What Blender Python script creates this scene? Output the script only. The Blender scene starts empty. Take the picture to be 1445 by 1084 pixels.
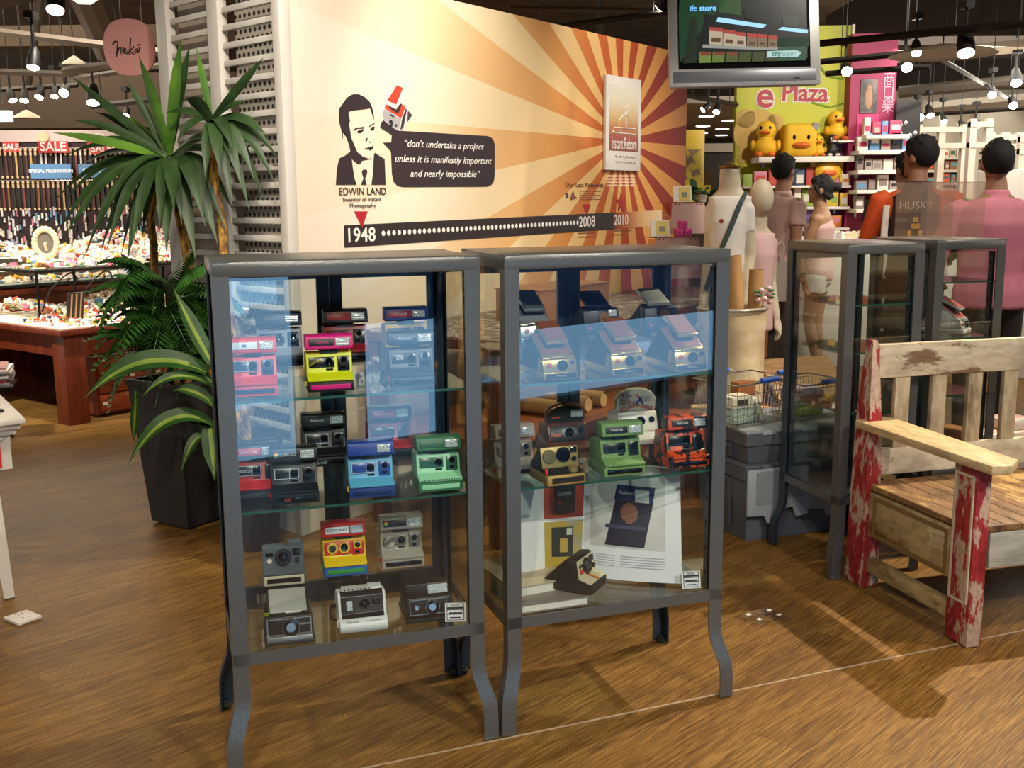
import bpy, bmesh, math, random
from mathutils import Vector, Matrix, Euler
random.seed(7)
SC = bpy.context.scene
COL = SC.collection
PI = math.pi
# ------------------------------------------------------------------ camera
F, PITCH, ROLL, CH = 1498.8, 0.17243, -0.00884, 1.45
FW = Vector((0, math.cos(PITCH), -math.sin(PITCH))); UP0 = Vector((0, math.sin(PITCH), math.cos(PITCH))); RT0 = Vector((1, 0, 0))
RT = RT0*math.cos(ROLL) + UP0*math.sin(ROLL); UP = -RT0*math.sin(ROLL) + UP0*math.cos(ROLL)
EYE = Vector((0, 0, CH))
cd = bpy.data.cameras.new('camera'); cam = bpy.data.objects.new('camera', cd); COL.objects.link(cam)
m = Matrix((RT, UP, -FW)).transposed().to_4x4(); m.translation = EYE; cam.matrix_world = m
cd.sensor_width = 36; cd.lens = F/1445*36; cd.clip_start = .05; cd.clip_end = 100
SC.camera = cam
SC.view_settings.view_transform = 'Standard'; SC.view_settings.look = 'None'; SC.view_settings.exposure = 0.85; SC.view_settings.gamma = 1
SC.view_settings.use_curve_mapping = False
SC.cycles.max_bounces = 8; SC.cycles.transparent_max_bounces = 24; SC.cycles.sample_clamp_indirect = 4; SC.cycles.caustics_reflective = False; SC.cycles.caustics_refractive = False
# ------------------------------------------------------------------ ambient and lamps
wd = bpy.data.worlds.new('hall_ambient'); SC.world = wd; wd.use_nodes = True
wd.node_tree.nodes['Background'].inputs[0].default_value = (1, .93, .86, 1); wd.node_tree.nodes['Background'].inputs[1].default_value = .55
def lamp(kind, loc, aim, energy, col=(1, .8, .56), size=.05, angle=60, blend=.4, sy=None):
    d = bpy.data.lights.new('lamp_light', kind); d.energy = energy; d.color = col
    if kind == 'SPOT': d.spot_size = math.radians(angle); d.spot_blend = blend; d.shadow_soft_size = size
    elif kind == 'AREA':
        d.size = size
        if sy: d.shape = 'RECTANGLE'; d.size_y = sy
    else: d.shadow_soft_size = size
    o = bpy.data.objects.new('lamp_light', d); COL.objects.link(o); o.location = loc
    o.rotation_euler = (Vector(aim)-Vector(loc)).to_track_quat('-Z', 'Y').to_euler()
    return o
CEIL = 3.9
# spot lamps of the hall, two of them added to brighten: (position, aim, watts, cone, blend, lamp radius)
WARM = (1, .84, .63); NEUT = (1, .92, .80)
SPOTS = [
 ((2.9, 4.6, 3.2), (.75, 3.35, 0), 330, 64, .35, .03, WARM),
 ((2.6, -.3, 3.4), (.3, 2.9, .3), 230, 60, .6, .05, NEUT),
 ((.5, -.35, 2.75), (.0, 2.9, .75), 105, 58, .8, .05, NEUT),  # added to reach into the cabinet shelves, no fixture there
 ((-.6, -.3, 3.4), (-.5, 2.7, .5), 120, 70, .8, .05, NEUT),
 ((-2.6, 1.6, 3.4), (-1.3, 3.4, 0), 90, 75, .8, .06, WARM),
 ((3.6, 2.6, 3.2), (2.0, 3.9, .4), 120, 60, .5, .04, WARM),
 ((.45, 4.30, 3.3), (-.22, 5.45, 1.8), 105, 62, .9, .06, NEUT),
 ((-.2, 3.2, 3.4), (-.7, 4.85, 1.6), 70, 60, .9, .06, NEUT),
 ((1.5, 5.6, 3.3), (.62, 6.7, 1.9), 62, 70, .9, .06, NEUT),
 ((-.9, 2.9, 3.4), (-1.7, 5.0, .9), 62, 70, .8, .05, WARM),
 ((-.5, 2.4, 3.4), (-1.25, 4.8, 1.8), 75, 45, .9, .06, NEUT),  # added to brighten the slatted screen
 ((1.9, 4.6, 3.3), (1.3, 6.2, .9), 95, 70, .7, .06, NEUT),
 ((-4.2, 5.6, 3.2), (-3.9, 8.0, .8), 300, 90, .8, .08, NEUT),
 ((-2.4, 6.2, 3.2), (-3.0, 8.4, 1.0), 270, 90, .8, .08, NEUT),
 ((3.0, 7.0, 3.4), (2.8, 10.4, 1.4), 170, 90, .8, .08, NEUT),
 ((4.4, 6.6, 3.4), (4.2, 9.0, 1.2), 170, 90, .8, .08, NEUT),
 ((3.6, 4.6, 3.3), (3.0, 6.2, 1.0), 100, 80, .8, .06, NEUT),
]
for p, a, e, an, bl, r, c in SPOTS: lamp('SPOT', p, a, e, c, r, an, bl)
lamp('AREA', (6.0, 11.2, 3.0), (6.0, 11.8, 0), 230, (1, .93, .82), 5)  # area light added to brighten the far right shelves, no fixture modelled
lamp('AREA', (-5.2, 11, 3.5), (-5.2, 11, 0), 160, (1, .84, .64), 4)
# ------------------------------------------------------------------ pixel -> place
def ray(x, y): return FW*F + RT*(x-722.5) - UP*(y-542)
def at_z(x, y, z=0.0):
    d = ray(x, y); return EYE + d*((z-CH)/d.z)
def at_y(x, y, Y):
    d = ray(x, y); return EYE + d*(Y/d.y)
def on_plane(x, y, p, n):
    d = ray(x, y); n = Vector(n); return EYE + d*((Vector(p)-EYE).dot(n)/d.dot(n))
# ------------------------------------------------------------------ materials
def srgb(h):
    h = h.lstrip('#'); v = [int(h[i:i+2], 16)/255 for i in (0, 2, 4)]
    return tuple((c/12.92 if c <= .04045 else ((c+.055)/1.055)**2.4) for c in v) + (1,)
MATS = {}
def M(col, rough=.5, metal=0, emit=0, bump=0, bscale=200, name=None, spec=.5):
    k = (col, rough, metal, emit, bump, bscale, spec)
    if k in MATS: return MATS[k]
    mt = bpy.data.materials.new(name or 'paint'); mt.use_nodes = True
    nt = mt.node_tree; b = nt.nodes['Principled BSDF']
    b.inputs['Base Color'].default_value = srgb(col); b.inputs['Roughness'].default_value = rough; b.inputs['Metallic'].default_value = metal
    b.inputs['Specular IOR Level'].default_value = spec
    if emit: b.inputs['Emission Color'].default_value = srgb(col); b.inputs['Emission Strength'].default_value = emit
    if bump:
        tc = nt.nodes.new('ShaderNodeTexCoord'); n = nt.nodes.new('ShaderNodeTexNoise'); n.inputs['Scale'].default_value = bscale; n.inputs['Detail'].default_value = 2
        bm_ = nt.nodes.new('ShaderNodeBump'); bm_.inputs['Strength'].default_value = bump; bm_.inputs['Distance'].default_value = .002
        nt.links.new(tc.outputs['Object'], n.inputs['Vector']); nt.links.new(n.outputs['Fac'], bm_.inputs['Height']); nt.links.new(bm_.outputs[0], b.inputs['Normal'])
    MATS[k] = mt; return mt
class NT:
    """small node-graph writer"""
    def __init__(s, name):
        s.m = bpy.data.materials.new(name); s.m.use_nodes = True; s.t = s.m.node_tree; s.b = s.t.nodes['Principled BSDF']; s.out = s.t.nodes['Material Output']
    def n(s, typ, **kw):
        nd = s.t.nodes.new('ShaderNode'+typ)
        for k, v in kw.items():
            if k.startswith('i_'):
                k = k[2:]; k = int(k) if k.isdigit() else k.replace('_', ' ')
                if isinstance(v, bpy.types.NodeSocket): s.t.links.new(v, nd.inputs[k])
                else: nd.inputs[k].default_value = v
            else: setattr(nd, k, v)
        return nd
    def l(s, a, b): s.t.links.new(a, b)
    def math(s, op, a, b=0.0): return s.n('Math', operation=op, i_0=a, i_1=b).outputs[0]
    def ramp(s, fac, stops, interp='LINEAR'):
        r = s.n('ValToRGB', i_0=fac); r.color_ramp.interpolation = interp; e = r.color_ramp.elements
        while len(e) < len(stops): e.new(.5)
        for k, (p, c) in enumerate(stops): e[k].position = p; e[k].color = srgb(c)
        return r.outputs[0]
    def mix(s, fac, a, b, bt='MIX'):
        nd = s.n('Mix', data_type='RGBA', blend_type=bt)
        for v, k in ((fac, 0), (a, 6), (b, 7)):
            if isinstance(v, bpy.types.NodeSocket): s.l(v, nd.inputs[k])
            else: nd.inputs[k].default_value = v if k == 0 else (srgb(v) if isinstance(v, str) else v)
        return nd.outputs[2]
def glass(tint='#eef4f2', refl=1.0, rough=0.0, name='clear_glass'):
    g = NT(name); t = g.t; t.nodes.remove(g.b)
    tr = g.n('BsdfTransparent', i_0=srgb(tint)); gl = g.n('BsdfGlossy', i_Roughness=rough)
    lw = g.n('LayerWeight', i_Blend=.5); f5 = g.math('MULTIPLY', g.math('POWER', lw.outputs['Facing'], 5.0), .9); k = g.math('MULTIPLY', g.math('ADD', f5, .045), refl)
    mx = g.n('MixShader', i_0=k); g.l(tr.outputs[0], mx.inputs[1]); g.l(gl.outputs[0], mx.inputs[2]); g.l(mx.outputs[0], g.out.inputs[0])
    return g.m
GLASS = glass('#f8fbfa', 1.15); SHELFGLASS = glass('#eaf4f0', 1.1, name='shelf_glass'); EDGE = M('#2c5a4a', .15, name='glass_edge'); ACRYL = glass('#fefefe', .9, .03, 'acrylic')
def hazy(tint, col, k, name):
    m_ = glass(tint, .9, .05, name); t = m_.node_tree; o = t.nodes['Material Output']; src = o.inputs[0].links[0].from_socket; d = t.nodes.new('ShaderNodeBsdfDiffuse'); d.inputs[0].default_value = srgb(col); mx = t.nodes.new('ShaderNodeMixShader'); mx.inputs[0].default_value = k
    t.links.new(src, mx.inputs[1]); t.links.new(d.outputs[0], mx.inputs[2]); t.links.new(mx.outputs[0], o.inputs[0]); return m_
def two(h1, h2, scale, name, rough=.5, lo=.45, hi=.55, stretch=(1, 1, 1), bump=.0, metal=0, h3=None):
    g = NT(name); tc = g.n('TexCoord'); mp = g.n('Mapping', i_Vector=tc.outputs['Object']); mp.inputs['Scale'].default_value = stretch
    n = g.n('TexNoise', i_Vector=mp.outputs[0], i_Scale=scale, i_Detail=5.0, i_Roughness=.6)
    st = [(lo, h1), (hi, h2)] + ([(min(.99, hi+.12), h3)] if h3 else [])
    g.l(g.ramp(n.outputs['Fac'], st), g.b.inputs['Base Color']); g.b.inputs['Roughness'].default_value = rough; g.b.inputs['Metallic'].default_value = metal
    if bump:
        bb = g.n('Bump', i_Strength=bump, i_Height=n.outputs['Fac']); bb.inputs['Distance'].default_value = .003; g.l(bb.outputs[0], g.b.inputs['Normal'])
    return g.m
# ------------------------------------------------------------------ geometry helpers
class G:
    def __init__(s): s.bm = bmesh.new(); s.mi = 0; s.X = Matrix()
    def _fin(s, faces):
        for f in faces: f.material_index = s.mi
    def vs(s, pts): return [s.bm.verts.new(s.X @ Vector(p)) for p in pts]
    def face(s, pts):
        try: f = s.bm.faces.new(s.vs(pts)); f.material_index = s.mi; return f
        except ValueError: return None
    def box(s, c, d, rot=None, bev=0, seg=2):
        x, y, z = d[0]/2, d[1]/2, d[2]/2; R = rot.to_matrix().to_4x4() if isinstance(rot, Euler) else (rot or Matrix())
        X = s.X @ Matrix.Translation(c) @ R
        v = [s.bm.verts.new(X @ Vector((a*x, b*y, e*z))) for a in (-1, 1) for b in (-1, 1) for e in (-1, 1)]
        fs = [s.bm.faces.new([v[i] for i in q]) for q in ((0, 1, 3, 2), (4, 6, 7, 5), (0, 4, 5, 1), (2, 3, 7, 6), (0, 2, 6, 4), (1, 5, 7, 3))]
        s._fin(fs)
        if bev:
            es = list({e for f in fs for e in f.edges})
            r = bmesh.ops.bevel(s.bm, geom=es, offset=min(bev, min(d)*.45), segments=seg, affect='EDGES', profile=.5); s._fin(r['faces'])
        return s
    def prism(s, prof, x0, x1, bev=0):
        """profile in (y,z) pushed along x"""
        a = s.vs([(x0, y, z) for y, z in prof]); b = s.vs([(x1, y, z) for y, z in prof]); n = len(prof); fs = []
        fs.append(s.bm.faces.new(a)); fs.append(s.bm.faces.new(b[::-1]))
        for i in range(n): fs.append(s.bm.faces.new([a[i], b[i], b[(i+1) % n], a[(i+1) % n]]))
        s._fin(fs); bmesh.ops.recalc_face_normals(s.bm, faces=fs)
        if bev:
            es = list({e for f in fs for e in f.edges}); r = bmesh.ops.bevel(s.bm, geom=es, offset=bev, segments=2, affect='EDGES', profile=.5); s._fin(r['faces'])
        return s
    def prismz(s, prof, z0, z1, bev=0):
        """profile in (x,y) pushed along z"""
        X = s.X; s.X = X @ Matrix(((0, 1, 0, 0), (0, 0, 1, 0), (1, 0, 0, 0), (0, 0, 0, 1))); s.prism(prof, z0, z1, bev); s.X = X; return s
    def prismy(s, prof, y0, y1, bev=0):
        """profile in (x,z) pushed along y"""
        X = s.X; s.X = X @ Matrix(((0, 1, 0, 0), (1, 0, 0, 0), (0, 0, 1, 0), (0, 0, 0, 1))); s.prism(prof, y0, y1, bev); s.X = X; return s
    def rings(s, rs, cap=True, closed=False):
        vv = [s.vs(r) for r in rs]; n = len(vv[0]); fs = []
        for i in range(len(vv) - (0 if closed else 1)):
            a, b = vv[i], vv[(i+1) % len(vv)]
            for j in range(n): fs.append(s.bm.faces.new([a[j], a[(j+1) % n], b[(j+1) % n], b[j]]))
        if cap and not closed: fs.append(s.bm.faces.new(vv[0][::-1])); fs.append(s.bm.faces.new(vv[-1]))
        s._fin(fs); bmesh.ops.recalc_face_normals(s.bm, faces=fs); return s
    def tube(s, pts, r, n=8, cap=True, flat=None):
        pts = [Vector(p) for p in pts]; R = r if isinstance(r, (list, tuple)) else [r]*len(pts); rs = []; pu = None
        for i, p in enumerate(pts):
            t = (pts[min(i+1, len(pts)-1)] - pts[max(i-1, 0)]).normalized()
            if pu is None: u = t.cross(Vector((0, 0, 1)) if abs(t.z) < .95 else Vector((0, 1, 0))).normalized()
            else: u = (pu - t*pu.dot(t)); u = u.normalized() if u.length > 1e-6 else t.orthogonal().normalized()
            pu = u; w = t.cross(u); k = flat or 1
            rs.append([p + (u*math.cos(2*PI*j/n) + w*math.sin(2*PI*j/n)*k)*R[i] for j in range(n)])
        return s.rings(rs, cap)
    def cyl(s, a, b, r, r2=None, n=20): return s.tube([a, b], [r, r if r2 is None else r2], n)
    def lathe(s, prof, c=(0, 0, 0), n=24, axis='z', cap=True):
        rs = []
        for r, z in prof:
            ring = []
            for j in range(n):
                a = 2*PI*j/n; q = (r*math.cos(a), r*math.sin(a), z)
                if axis == 'y': q = (q[0], q[2], q[1])
                ring.append(Vector(q) + Vector(c))
            rs.append(ring)
        return s.rings(rs, cap)
    def ball(s, c, r, n=16, k=10):
        r = (r, r, r) if not isinstance(r, (tuple, list)) else r; rs = []
        for i in range(k+1):
            a = PI*(i+.02*(i == 0)-.02*(i == k))/k
            rs.append([(c[0]+r[0]*math.sin(a)*math.cos(2*PI*j/n), c[1]+r[1]*math.sin(a)*math.sin(2*PI*j/n), c[2]-r[2]*math.cos(a)) for j in range(n)])
        return s.rings(rs)
    def mesh(s, name):
        me = bpy.data.meshes.new(name); s.bm.to_mesh(me); s.bm.free(); return me
def obj(name, g, mats, parent=None, loc=None, rot=None, smooth=35):
    me = g.mesh(name) if isinstance(g, G) else g
    for mt in (mats if isinstance(mats, (list, tuple)) else [mats]): me.materials.append(mt)
    if smooth and len(me.polygons):
        me.polygons.foreach_set('use_smooth', [True]*len(me.polygons)); me.set_sharp_from_angle(angle=math.radians(smooth))
    o = bpy.data.objects.new(name, me); COL.objects.link(o)
    if parent: o.parent = parent
    if loc is not None: o.location = loc
    if rot is not None: o.rotation_euler = rot if not isinstance(rot, (int, float)) else (0, 0, rot)
    return o
def tag(o, label, cat, group=None, kind=None):
    o['label'] = label; o['category'] = cat
    if group: o['group'] = group
    if kind: o['kind'] = kind
    return o
def thing(name, label, cat, loc=(0, 0, 0), rz=0, group=None, scale=None):
    o = bpy.data.objects.new(name, None); COL.objects.link(o); o.location = loc; o.rotation_euler = (0, 0, rz); o.empty_display_size = .05
    if scale: o.scale = (scale,)*3
    return tag(o, label, cat, group)
def struct(name, g, mats, parent=None, loc=None, rot=None, smooth=35):
    o = obj(name, g, mats, parent, loc, rot, smooth); o['kind'] = 'structure'; return o
def dup(root, loc=None, rz=None, label=None, group=None):
    c = root.copy(); COL.objects.link(c)
    if loc is not None: c.location = loc
    if rz is not None: c.rotation_euler = (0, 0, rz)
    if label: c['label'] = label
    if group: c['group'] = group
    for ch in list(root.children):
        d = ch.copy(); COL.objects.link(d); d.parent = c
        for g2 in list(ch.children):
            e = g2.copy(); COL.objects.link(e); e.parent = d
    return c
def text(s, size, mat, parent=None, loc=(0, 0, 0), rot=(PI/2, 0, 0), name='lettering', sx=1, shear=0, align='CENTER', ext=.0004, bold=0, space=1, line=1):
    cu = bpy.data.curves.new(name, 'FONT'); cu.body = s; cu.size = size; cu.align_x = align; cu.align_y = 'CENTER'; cu.extrude = ext; cu.shear = shear; cu.offset = bold; cu.space_character = space
    cu.space_line = line; cu.resolution_u = 3
    t = bpy.data.objects.new('t', cu); COL.objects.link(t)
    dg = bpy.context.evaluated_depsgraph_get(); me = bpy.data.meshes.new_from_object(t.evaluated_get(dg)); bpy.data.objects.remove(t); bpy.data.curves.remove(cu)
    me.name = name
    for v in me.vertices: v.co.x *= sx
    me.materials.clear()
    o = obj(name, me, mat, parent, loc, rot, smooth=0); return o
def rz_dir(a): return Vector((math.cos(a), math.sin(a), 0)), Vector((-math.sin(a), math.cos(a), 0))
# ================================================================== structure: floor, ceiling, walls
def floor_material():
    g = NT('wood_plank_floor'); tc = g.n('TexCoord')
    mp = g.n('Mapping', i_Vector=tc.outputs['Object']); mp.inputs['Rotation'].default_value = (0, 0, math.radians(-46))
    br = g.n('TexBrick', i_Vector=mp.outputs[0], i_Scale=1.0); br.offset = .37; br.squash = 1
    br.inputs['Brick Width'].default_value = 1.2; br.inputs['Row Height'].default_value = .18; br.inputs['Mortar Size'].default_value = .0008; br.inputs['Mortar Smooth'].default_value = .3
    br.inputs['Color1'].default_value = (.30, .30, .30, 1); br.inputs['Color2'].default_value = (.7, .7, .7, 1); br.inputs['Mortar'].default_value = (.5, .5, .5, 1)
    sx = g.n('SeparateXYZ', i_0=mp.outputs[0])
    # per-plank shift so that grain does not run through the joints
    sh = g.math('MULTIPLY', br.outputs['Color'], 7.0)
    cx = g.n('CombineXYZ', i_0=g.math('ADD', sx.outputs[0], sh), i_1=sx.outputs[1], i_2=sh)
    def noise(scale, st, det=6.0, dist=0.0):
        m2 = g.n('Mapping', i_Vector=cx.outputs[0]); m2.inputs['Scale'].default_value = st
        return g.n('TexNoise', i_Vector=m2.outputs[0], i_Scale=scale, i_Detail=det, i_Roughness=.62, i_Distortion=dist).outputs['Fac']
    fine = noise(1.0, (8, 290, 1), 3.0, .9); mid = noise(1.0, (2.2, 34, 1), 5.0, .8); big = noise(1.0, (.9, 2.2, 1), 3.0, .3)
    a = g.ramp(fine, [(.36, '#452c12'), (.46, '#74501f'), (.53, '#946d30'), (.62, '#bd9350')])
    b = g.ramp(mid, [(.30, '#4b3114'), (.48, '#845e27'), (.62, '#967034'), (.78, '#b08a48')])
    c = g.mix(.36, a, b); tone = g.ramp(big, [(.3, '#8f8a86'), (.7, '#ffffff')]); c = g.mix(.55, c, tone, 'MULTIPLY')
    pl = g.ramp(br.outputs['Color'], [(.3, '#e9dfd6'), (.7, '#ffffff')]); c = g.mix(.8, c, pl, 'MULTIPLY')
    c = g.mix(g.math('MULTIPLY', br.outputs['Fac'], .6), c, '#4a2f12')
    g.l(c, g.b.inputs['Base Color'])
    rr = g.n('MapRange', i_0=fine); rr.inputs[3].default_value = .42; rr.inputs[4].default_value = .62; g.l(rr.outputs[0], g.b.inputs['Roughness'])
    bp = g.n('Bump', i_Strength=.25, i_Height=fine); bp.inputs['Distance'].default_value = .0015; g.l(bp.outputs[0], g.b.inputs['Normal'])
    g.b.inputs['Specular IOR Level'].default_value = .4
    return g.m
g = G(); g.box((0, 8, -.05), (26, 26, .1)); struct('floor', g, floor_material())
sa, sb = at_z(640, 1058), at_z(1500, 878)
d = (sb-sa).normalized(); nn = Vector((-d.y, d.x, 0)); g = G(); A = sa-d*3; B_ = sb+d*3
g.box((0, 0, .0008), ((B_-A).length, .006, .0016)); o = struct('trim_1', g, M('#b9a58c', .4, .3), loc=(A+B_)/2, rot=math.atan2(d.y, d.x))
CEILM = two('#6f6154', '#80705f', 3, 'grey_concrete_soffit', .9)
g = G(); g.box((0, 8, CEIL+.1), (26, 26, .2)); struct('ceiling', g, CEILM)
WALLM = M('#63594f', .85, name='plain_wall')
g = G(); g.box((0, 20.9, CEIL/2), (26, .2, CEIL)); struct('wall_far', g, WALLM)          # the hall stays open to the rest of the mall on both sides
# shop front behind the viewer: glazing between dark columns, daylight on the paving outside, shaded street above it
WY = -.55
DAY = M('#8dc3f0', .3, emit=2.6, name='daylight_on_paving'); SHADE = M('#3f6aa8', .3, emit=.32, name='shaded_street')
g = G(); g.box((-4.6, WY-.1, CEIL/2), (9.8, .2, CEIL)); g.box((8.9, WY-.1, CEIL/2), (8.0, .2, CEIL)); g.box((2.6, WY-.1, 3.2), (4.6, .2, 1.4))
g.box((1.1, WY-.1, 1.25), (.36, .2, 2.5)); g.box((2.2, WY-.1, 1.25), (.66, .2, 2.5)); struct('wall_front', g, M('#4b443d', .8))
for k, (x0, x1, zs) in enumerate(((.3, .92, 1.05), (1.28, 1.87, .72), (2.53, 4.9, .57))):
    z0_ = .1 if k == 2 else 0; g = G(); g.box(((x0+x1)/2, WY-.15, (zs+z0_)/2), (x1-x0, .02, zs-z0_)); g.mi = 1; g.box(((x0+x1)/2, WY-.15, (zs+2.5)/2), (x1-x0, .02, 2.5-zs)); w_ = struct('window_%d' % (k+1), g, [DAY, SHADE])
    g = G()
    for x in (x0+.02, x1-.02): g.box((x, WY-.08, 1.25), (.04, .06, 2.5))
    if z0_: g.box(((x0+x1)/2, WY-.1, z0_/2), (x1-x0, .1, z0_))
    g.box(((x0+x1)/2, WY-.08, 2.47), (x1-x0, .06, .05)); struct('window_frame', g, M('#2b2f36', .5, .6), w_)
# ================================================================== display cabinets
def hammered():
    g = NT('hammered_grey_paint'); tc = g.n('TexCoord'); v = g.n('TexVoronoi', i_Vector=tc.outputs['Object'], i_Scale=420.0); v.feature = 'SMOOTH_F1'
    n = g.n('TexNoise', i_Vector=tc.outputs['Object'], i_Scale=600.0)
    g.l(g.ramp(n.outputs['Fac'], [(.3, '#4e4f4e'), (.7, '#6c6d6b')]), g.b.inputs['Base Color'])
    g.b.inputs['Roughness'].default_value = .28; g.b.inputs['Metallic'].default_value = .35
    b = g.n('Bump', i_Strength=.35, i_Height=v.outputs['Distance']); b.inputs['Distance'].default_value = .001; g.l(b.outputs[0], g.b.inputs['Normal'])
    return g.m
STEEL = hammered(); DARKSTEEL = M('#3f4a54', .4, .5, name='blue_grey_steel'); RUBBER = M('#26241f', .7, name='rubber')
CABS = []
def cabinet(x, y, a, W, D, H, hb, shelves, label, backdoors=True):
    base_mat = SHELFGLASS if backdoors else DARKSTEEL
    t = thing('display_cabinet', label, 'display cabinet', (x, y, 0), a, 'grey steel glass display cabinets')
    fw, th, e = .040, .005, .028
    # legs: L-section posts that bend outwards below the bottom rail
    path = [(0, H), (0, hb-.07), (.05, hb-.10), (.22, hb-.125), (.55, hb-.155), (.85, hb-.185), (.97, hb-.21), (1, hb-.24), (1, .004)]
    for sx in (0, 1):
        for sy in (0, 1):
            qx, qy = (1 if sx == 0 else -1), (1 if sy == 0 else -1); ox, oy = sx*W, sy*D; g = G()
            L = [(0, 0), (fw, 0), (fw, th), (th, th), (th, fw), (0, fw)]
            rs = []
            for k, z in path:
                dx, dy = -qx*e*k, -qy*e*k
                rs.append([(ox+dx+qx*u, oy+dy+qy*v, z) for u, v in L])
            g.rings(rs); lg = obj('leg', g, STEEL if sy == 0 else DARKSTEEL, t)
            g = G(); cx, cy = ox-qx*e+qx*.016, oy-qy*e+qy*.016; g.lathe([(.011, .001), (.015, .006), (.015, .014), (.009, .016), (.009, .022)], (cx, cy, 0), 12); obj('foot', g, RUBBER, lg)
    # top panel with folded edge, and rails
    g = G(); g.box((W/2, D/2, H-.02), (W+.003, D+.003, .04), bev=.008); obj('top_panel', g, STEEL, t)
    g = G(); rh = .032
    for v in (th/2, D-th/2): g.box((W/2, v, hb+rh/2), (W-.002, th, rh))
    for u in (th/2, W-th/2): g.box((u, D/2, hb+rh/2), (th, D-.002, rh))
    obj('bottom_rail', g, STEEL, t)
    g = G(); g.box((W/2, D/2, hb+rh-.006), (W-.02, D-.02, .008)); obj('bottom_shelf', g, [base_mat], t)
    ztop, zb = H-.04, hb+.02
    g = G(); g.box((W/2, th+.004, (ztop+zb)/2), (W-.02, .004, ztop-zb)); obj('front_pane', g, GLASS, t)
    for u in (th+.004, W-th-.004):
        g = G(); g.box((u, D/2, (ztop+zb)/2), (.004, D-.02, ztop-zb)); obj('side_pane', g, GLASS, t)
    # two framed glass doors at the back
    n = 2 if backdoors else 1; s = .034; wd_ = (W-.03)/n
    for k in range(n):
        x0 = .015+k*wd_; x1 = x0+wd_-.002; g = G(); yb = D-.012
        for xx in (x0+s/2, x1-s/2): g.box((xx, yb, (ztop+zb)/2), (s, .018, ztop-zb), bev=.002)
        for zz in (zb+.025, ztop-.018): g.box(((x0+x1)/2, yb, zz), (wd_-2*s+.004, .018, .05 if zz < .6 else .03))
        dr = obj('door', g, DARKSTEEL, t)
        g = G(); g.box(((x0+x1)/2, yb, (ztop+zb)/2), (wd_-2*s+.004, .003, ztop-zb-.06)); obj('door_pane', g, GLASS, dr)
        if k == 0:
            g = G(); g.lathe([(.012, 0), (.012, .008), (.009, .02)], (x1-s/2, yb-.03, zb+.2), 12, 'y'); obj('lock', g, M('#9a9a94', .3, .9), dr)
    # slotted shelf standards and shelves
    for u in (.022, W-.022):
        for v in (.05, D-.045):
            g = G(); g.box((u, v, (ztop+zb)/2), (.012, .022, ztop-zb-.02)); g.mi = 1
            z = zb+.05
            while z < ztop-.04: g.box((u+(.0062 if u < .1 else -.0062), v, z), (.001, .008, .016)); z += .075
            obj('shelf_standard', g, [DARKSTEEL, M('#0b0d10', .9)], t)
    for z in shelves:
        g = G(); g.box((W/2, D/2-.004, z-.003), (W-.03, D-.05, .006)); g.mi = 1; g.box((W/2, .0205, z-.003), (W-.03, .0012, .0064)); obj('glass_shelf', g, [SHELFGLASS, EDGE], t)
    c = dict(o=t, x=x, y=y, a=a, W=W, D=D, H=H, hb=hb); CABS.append(c); return c
CA = cabinet(-.7054, 2.5033, .3101, .657, .386, 1.3105, .297, (.97, .69), 'front display cabinet full of colourful instant cameras, beside the potted plants')
CB = cabinet(-.0169, 2.7251, .332, .657, .386, 1.3105, .297, (.967, .684), 'display cabinet holding gold folding cameras and an open book')
CC = cabinet(1.2336, 3.9072, .2854, .3327, .418, 1.2773, .287, (1.05, .87, .64), 'narrow empty grey cabinet with bent legs behind the red bench post', False)
CD = cabinet(1.6649, 4.1757, .307, .3327, .418, 1.2773, .287, (1.11, .885, .65), 'narrow cabinet behind the bench back, in front of the pink shirt man', False)
def cab_pt(c, u, v, z):
    ex, ey = rz_dir(c['a']); return Vector((c['x'], c['y'], z)) + ex*u + ey*v
def in_cab(c, px, py, z):
    P = at_z(px, py, z); ex, ey = rz_dir(c['a']); q = P-Vector((c['x'], c['y'], 0)); return q.dot(ex), q.dot(ey)
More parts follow.
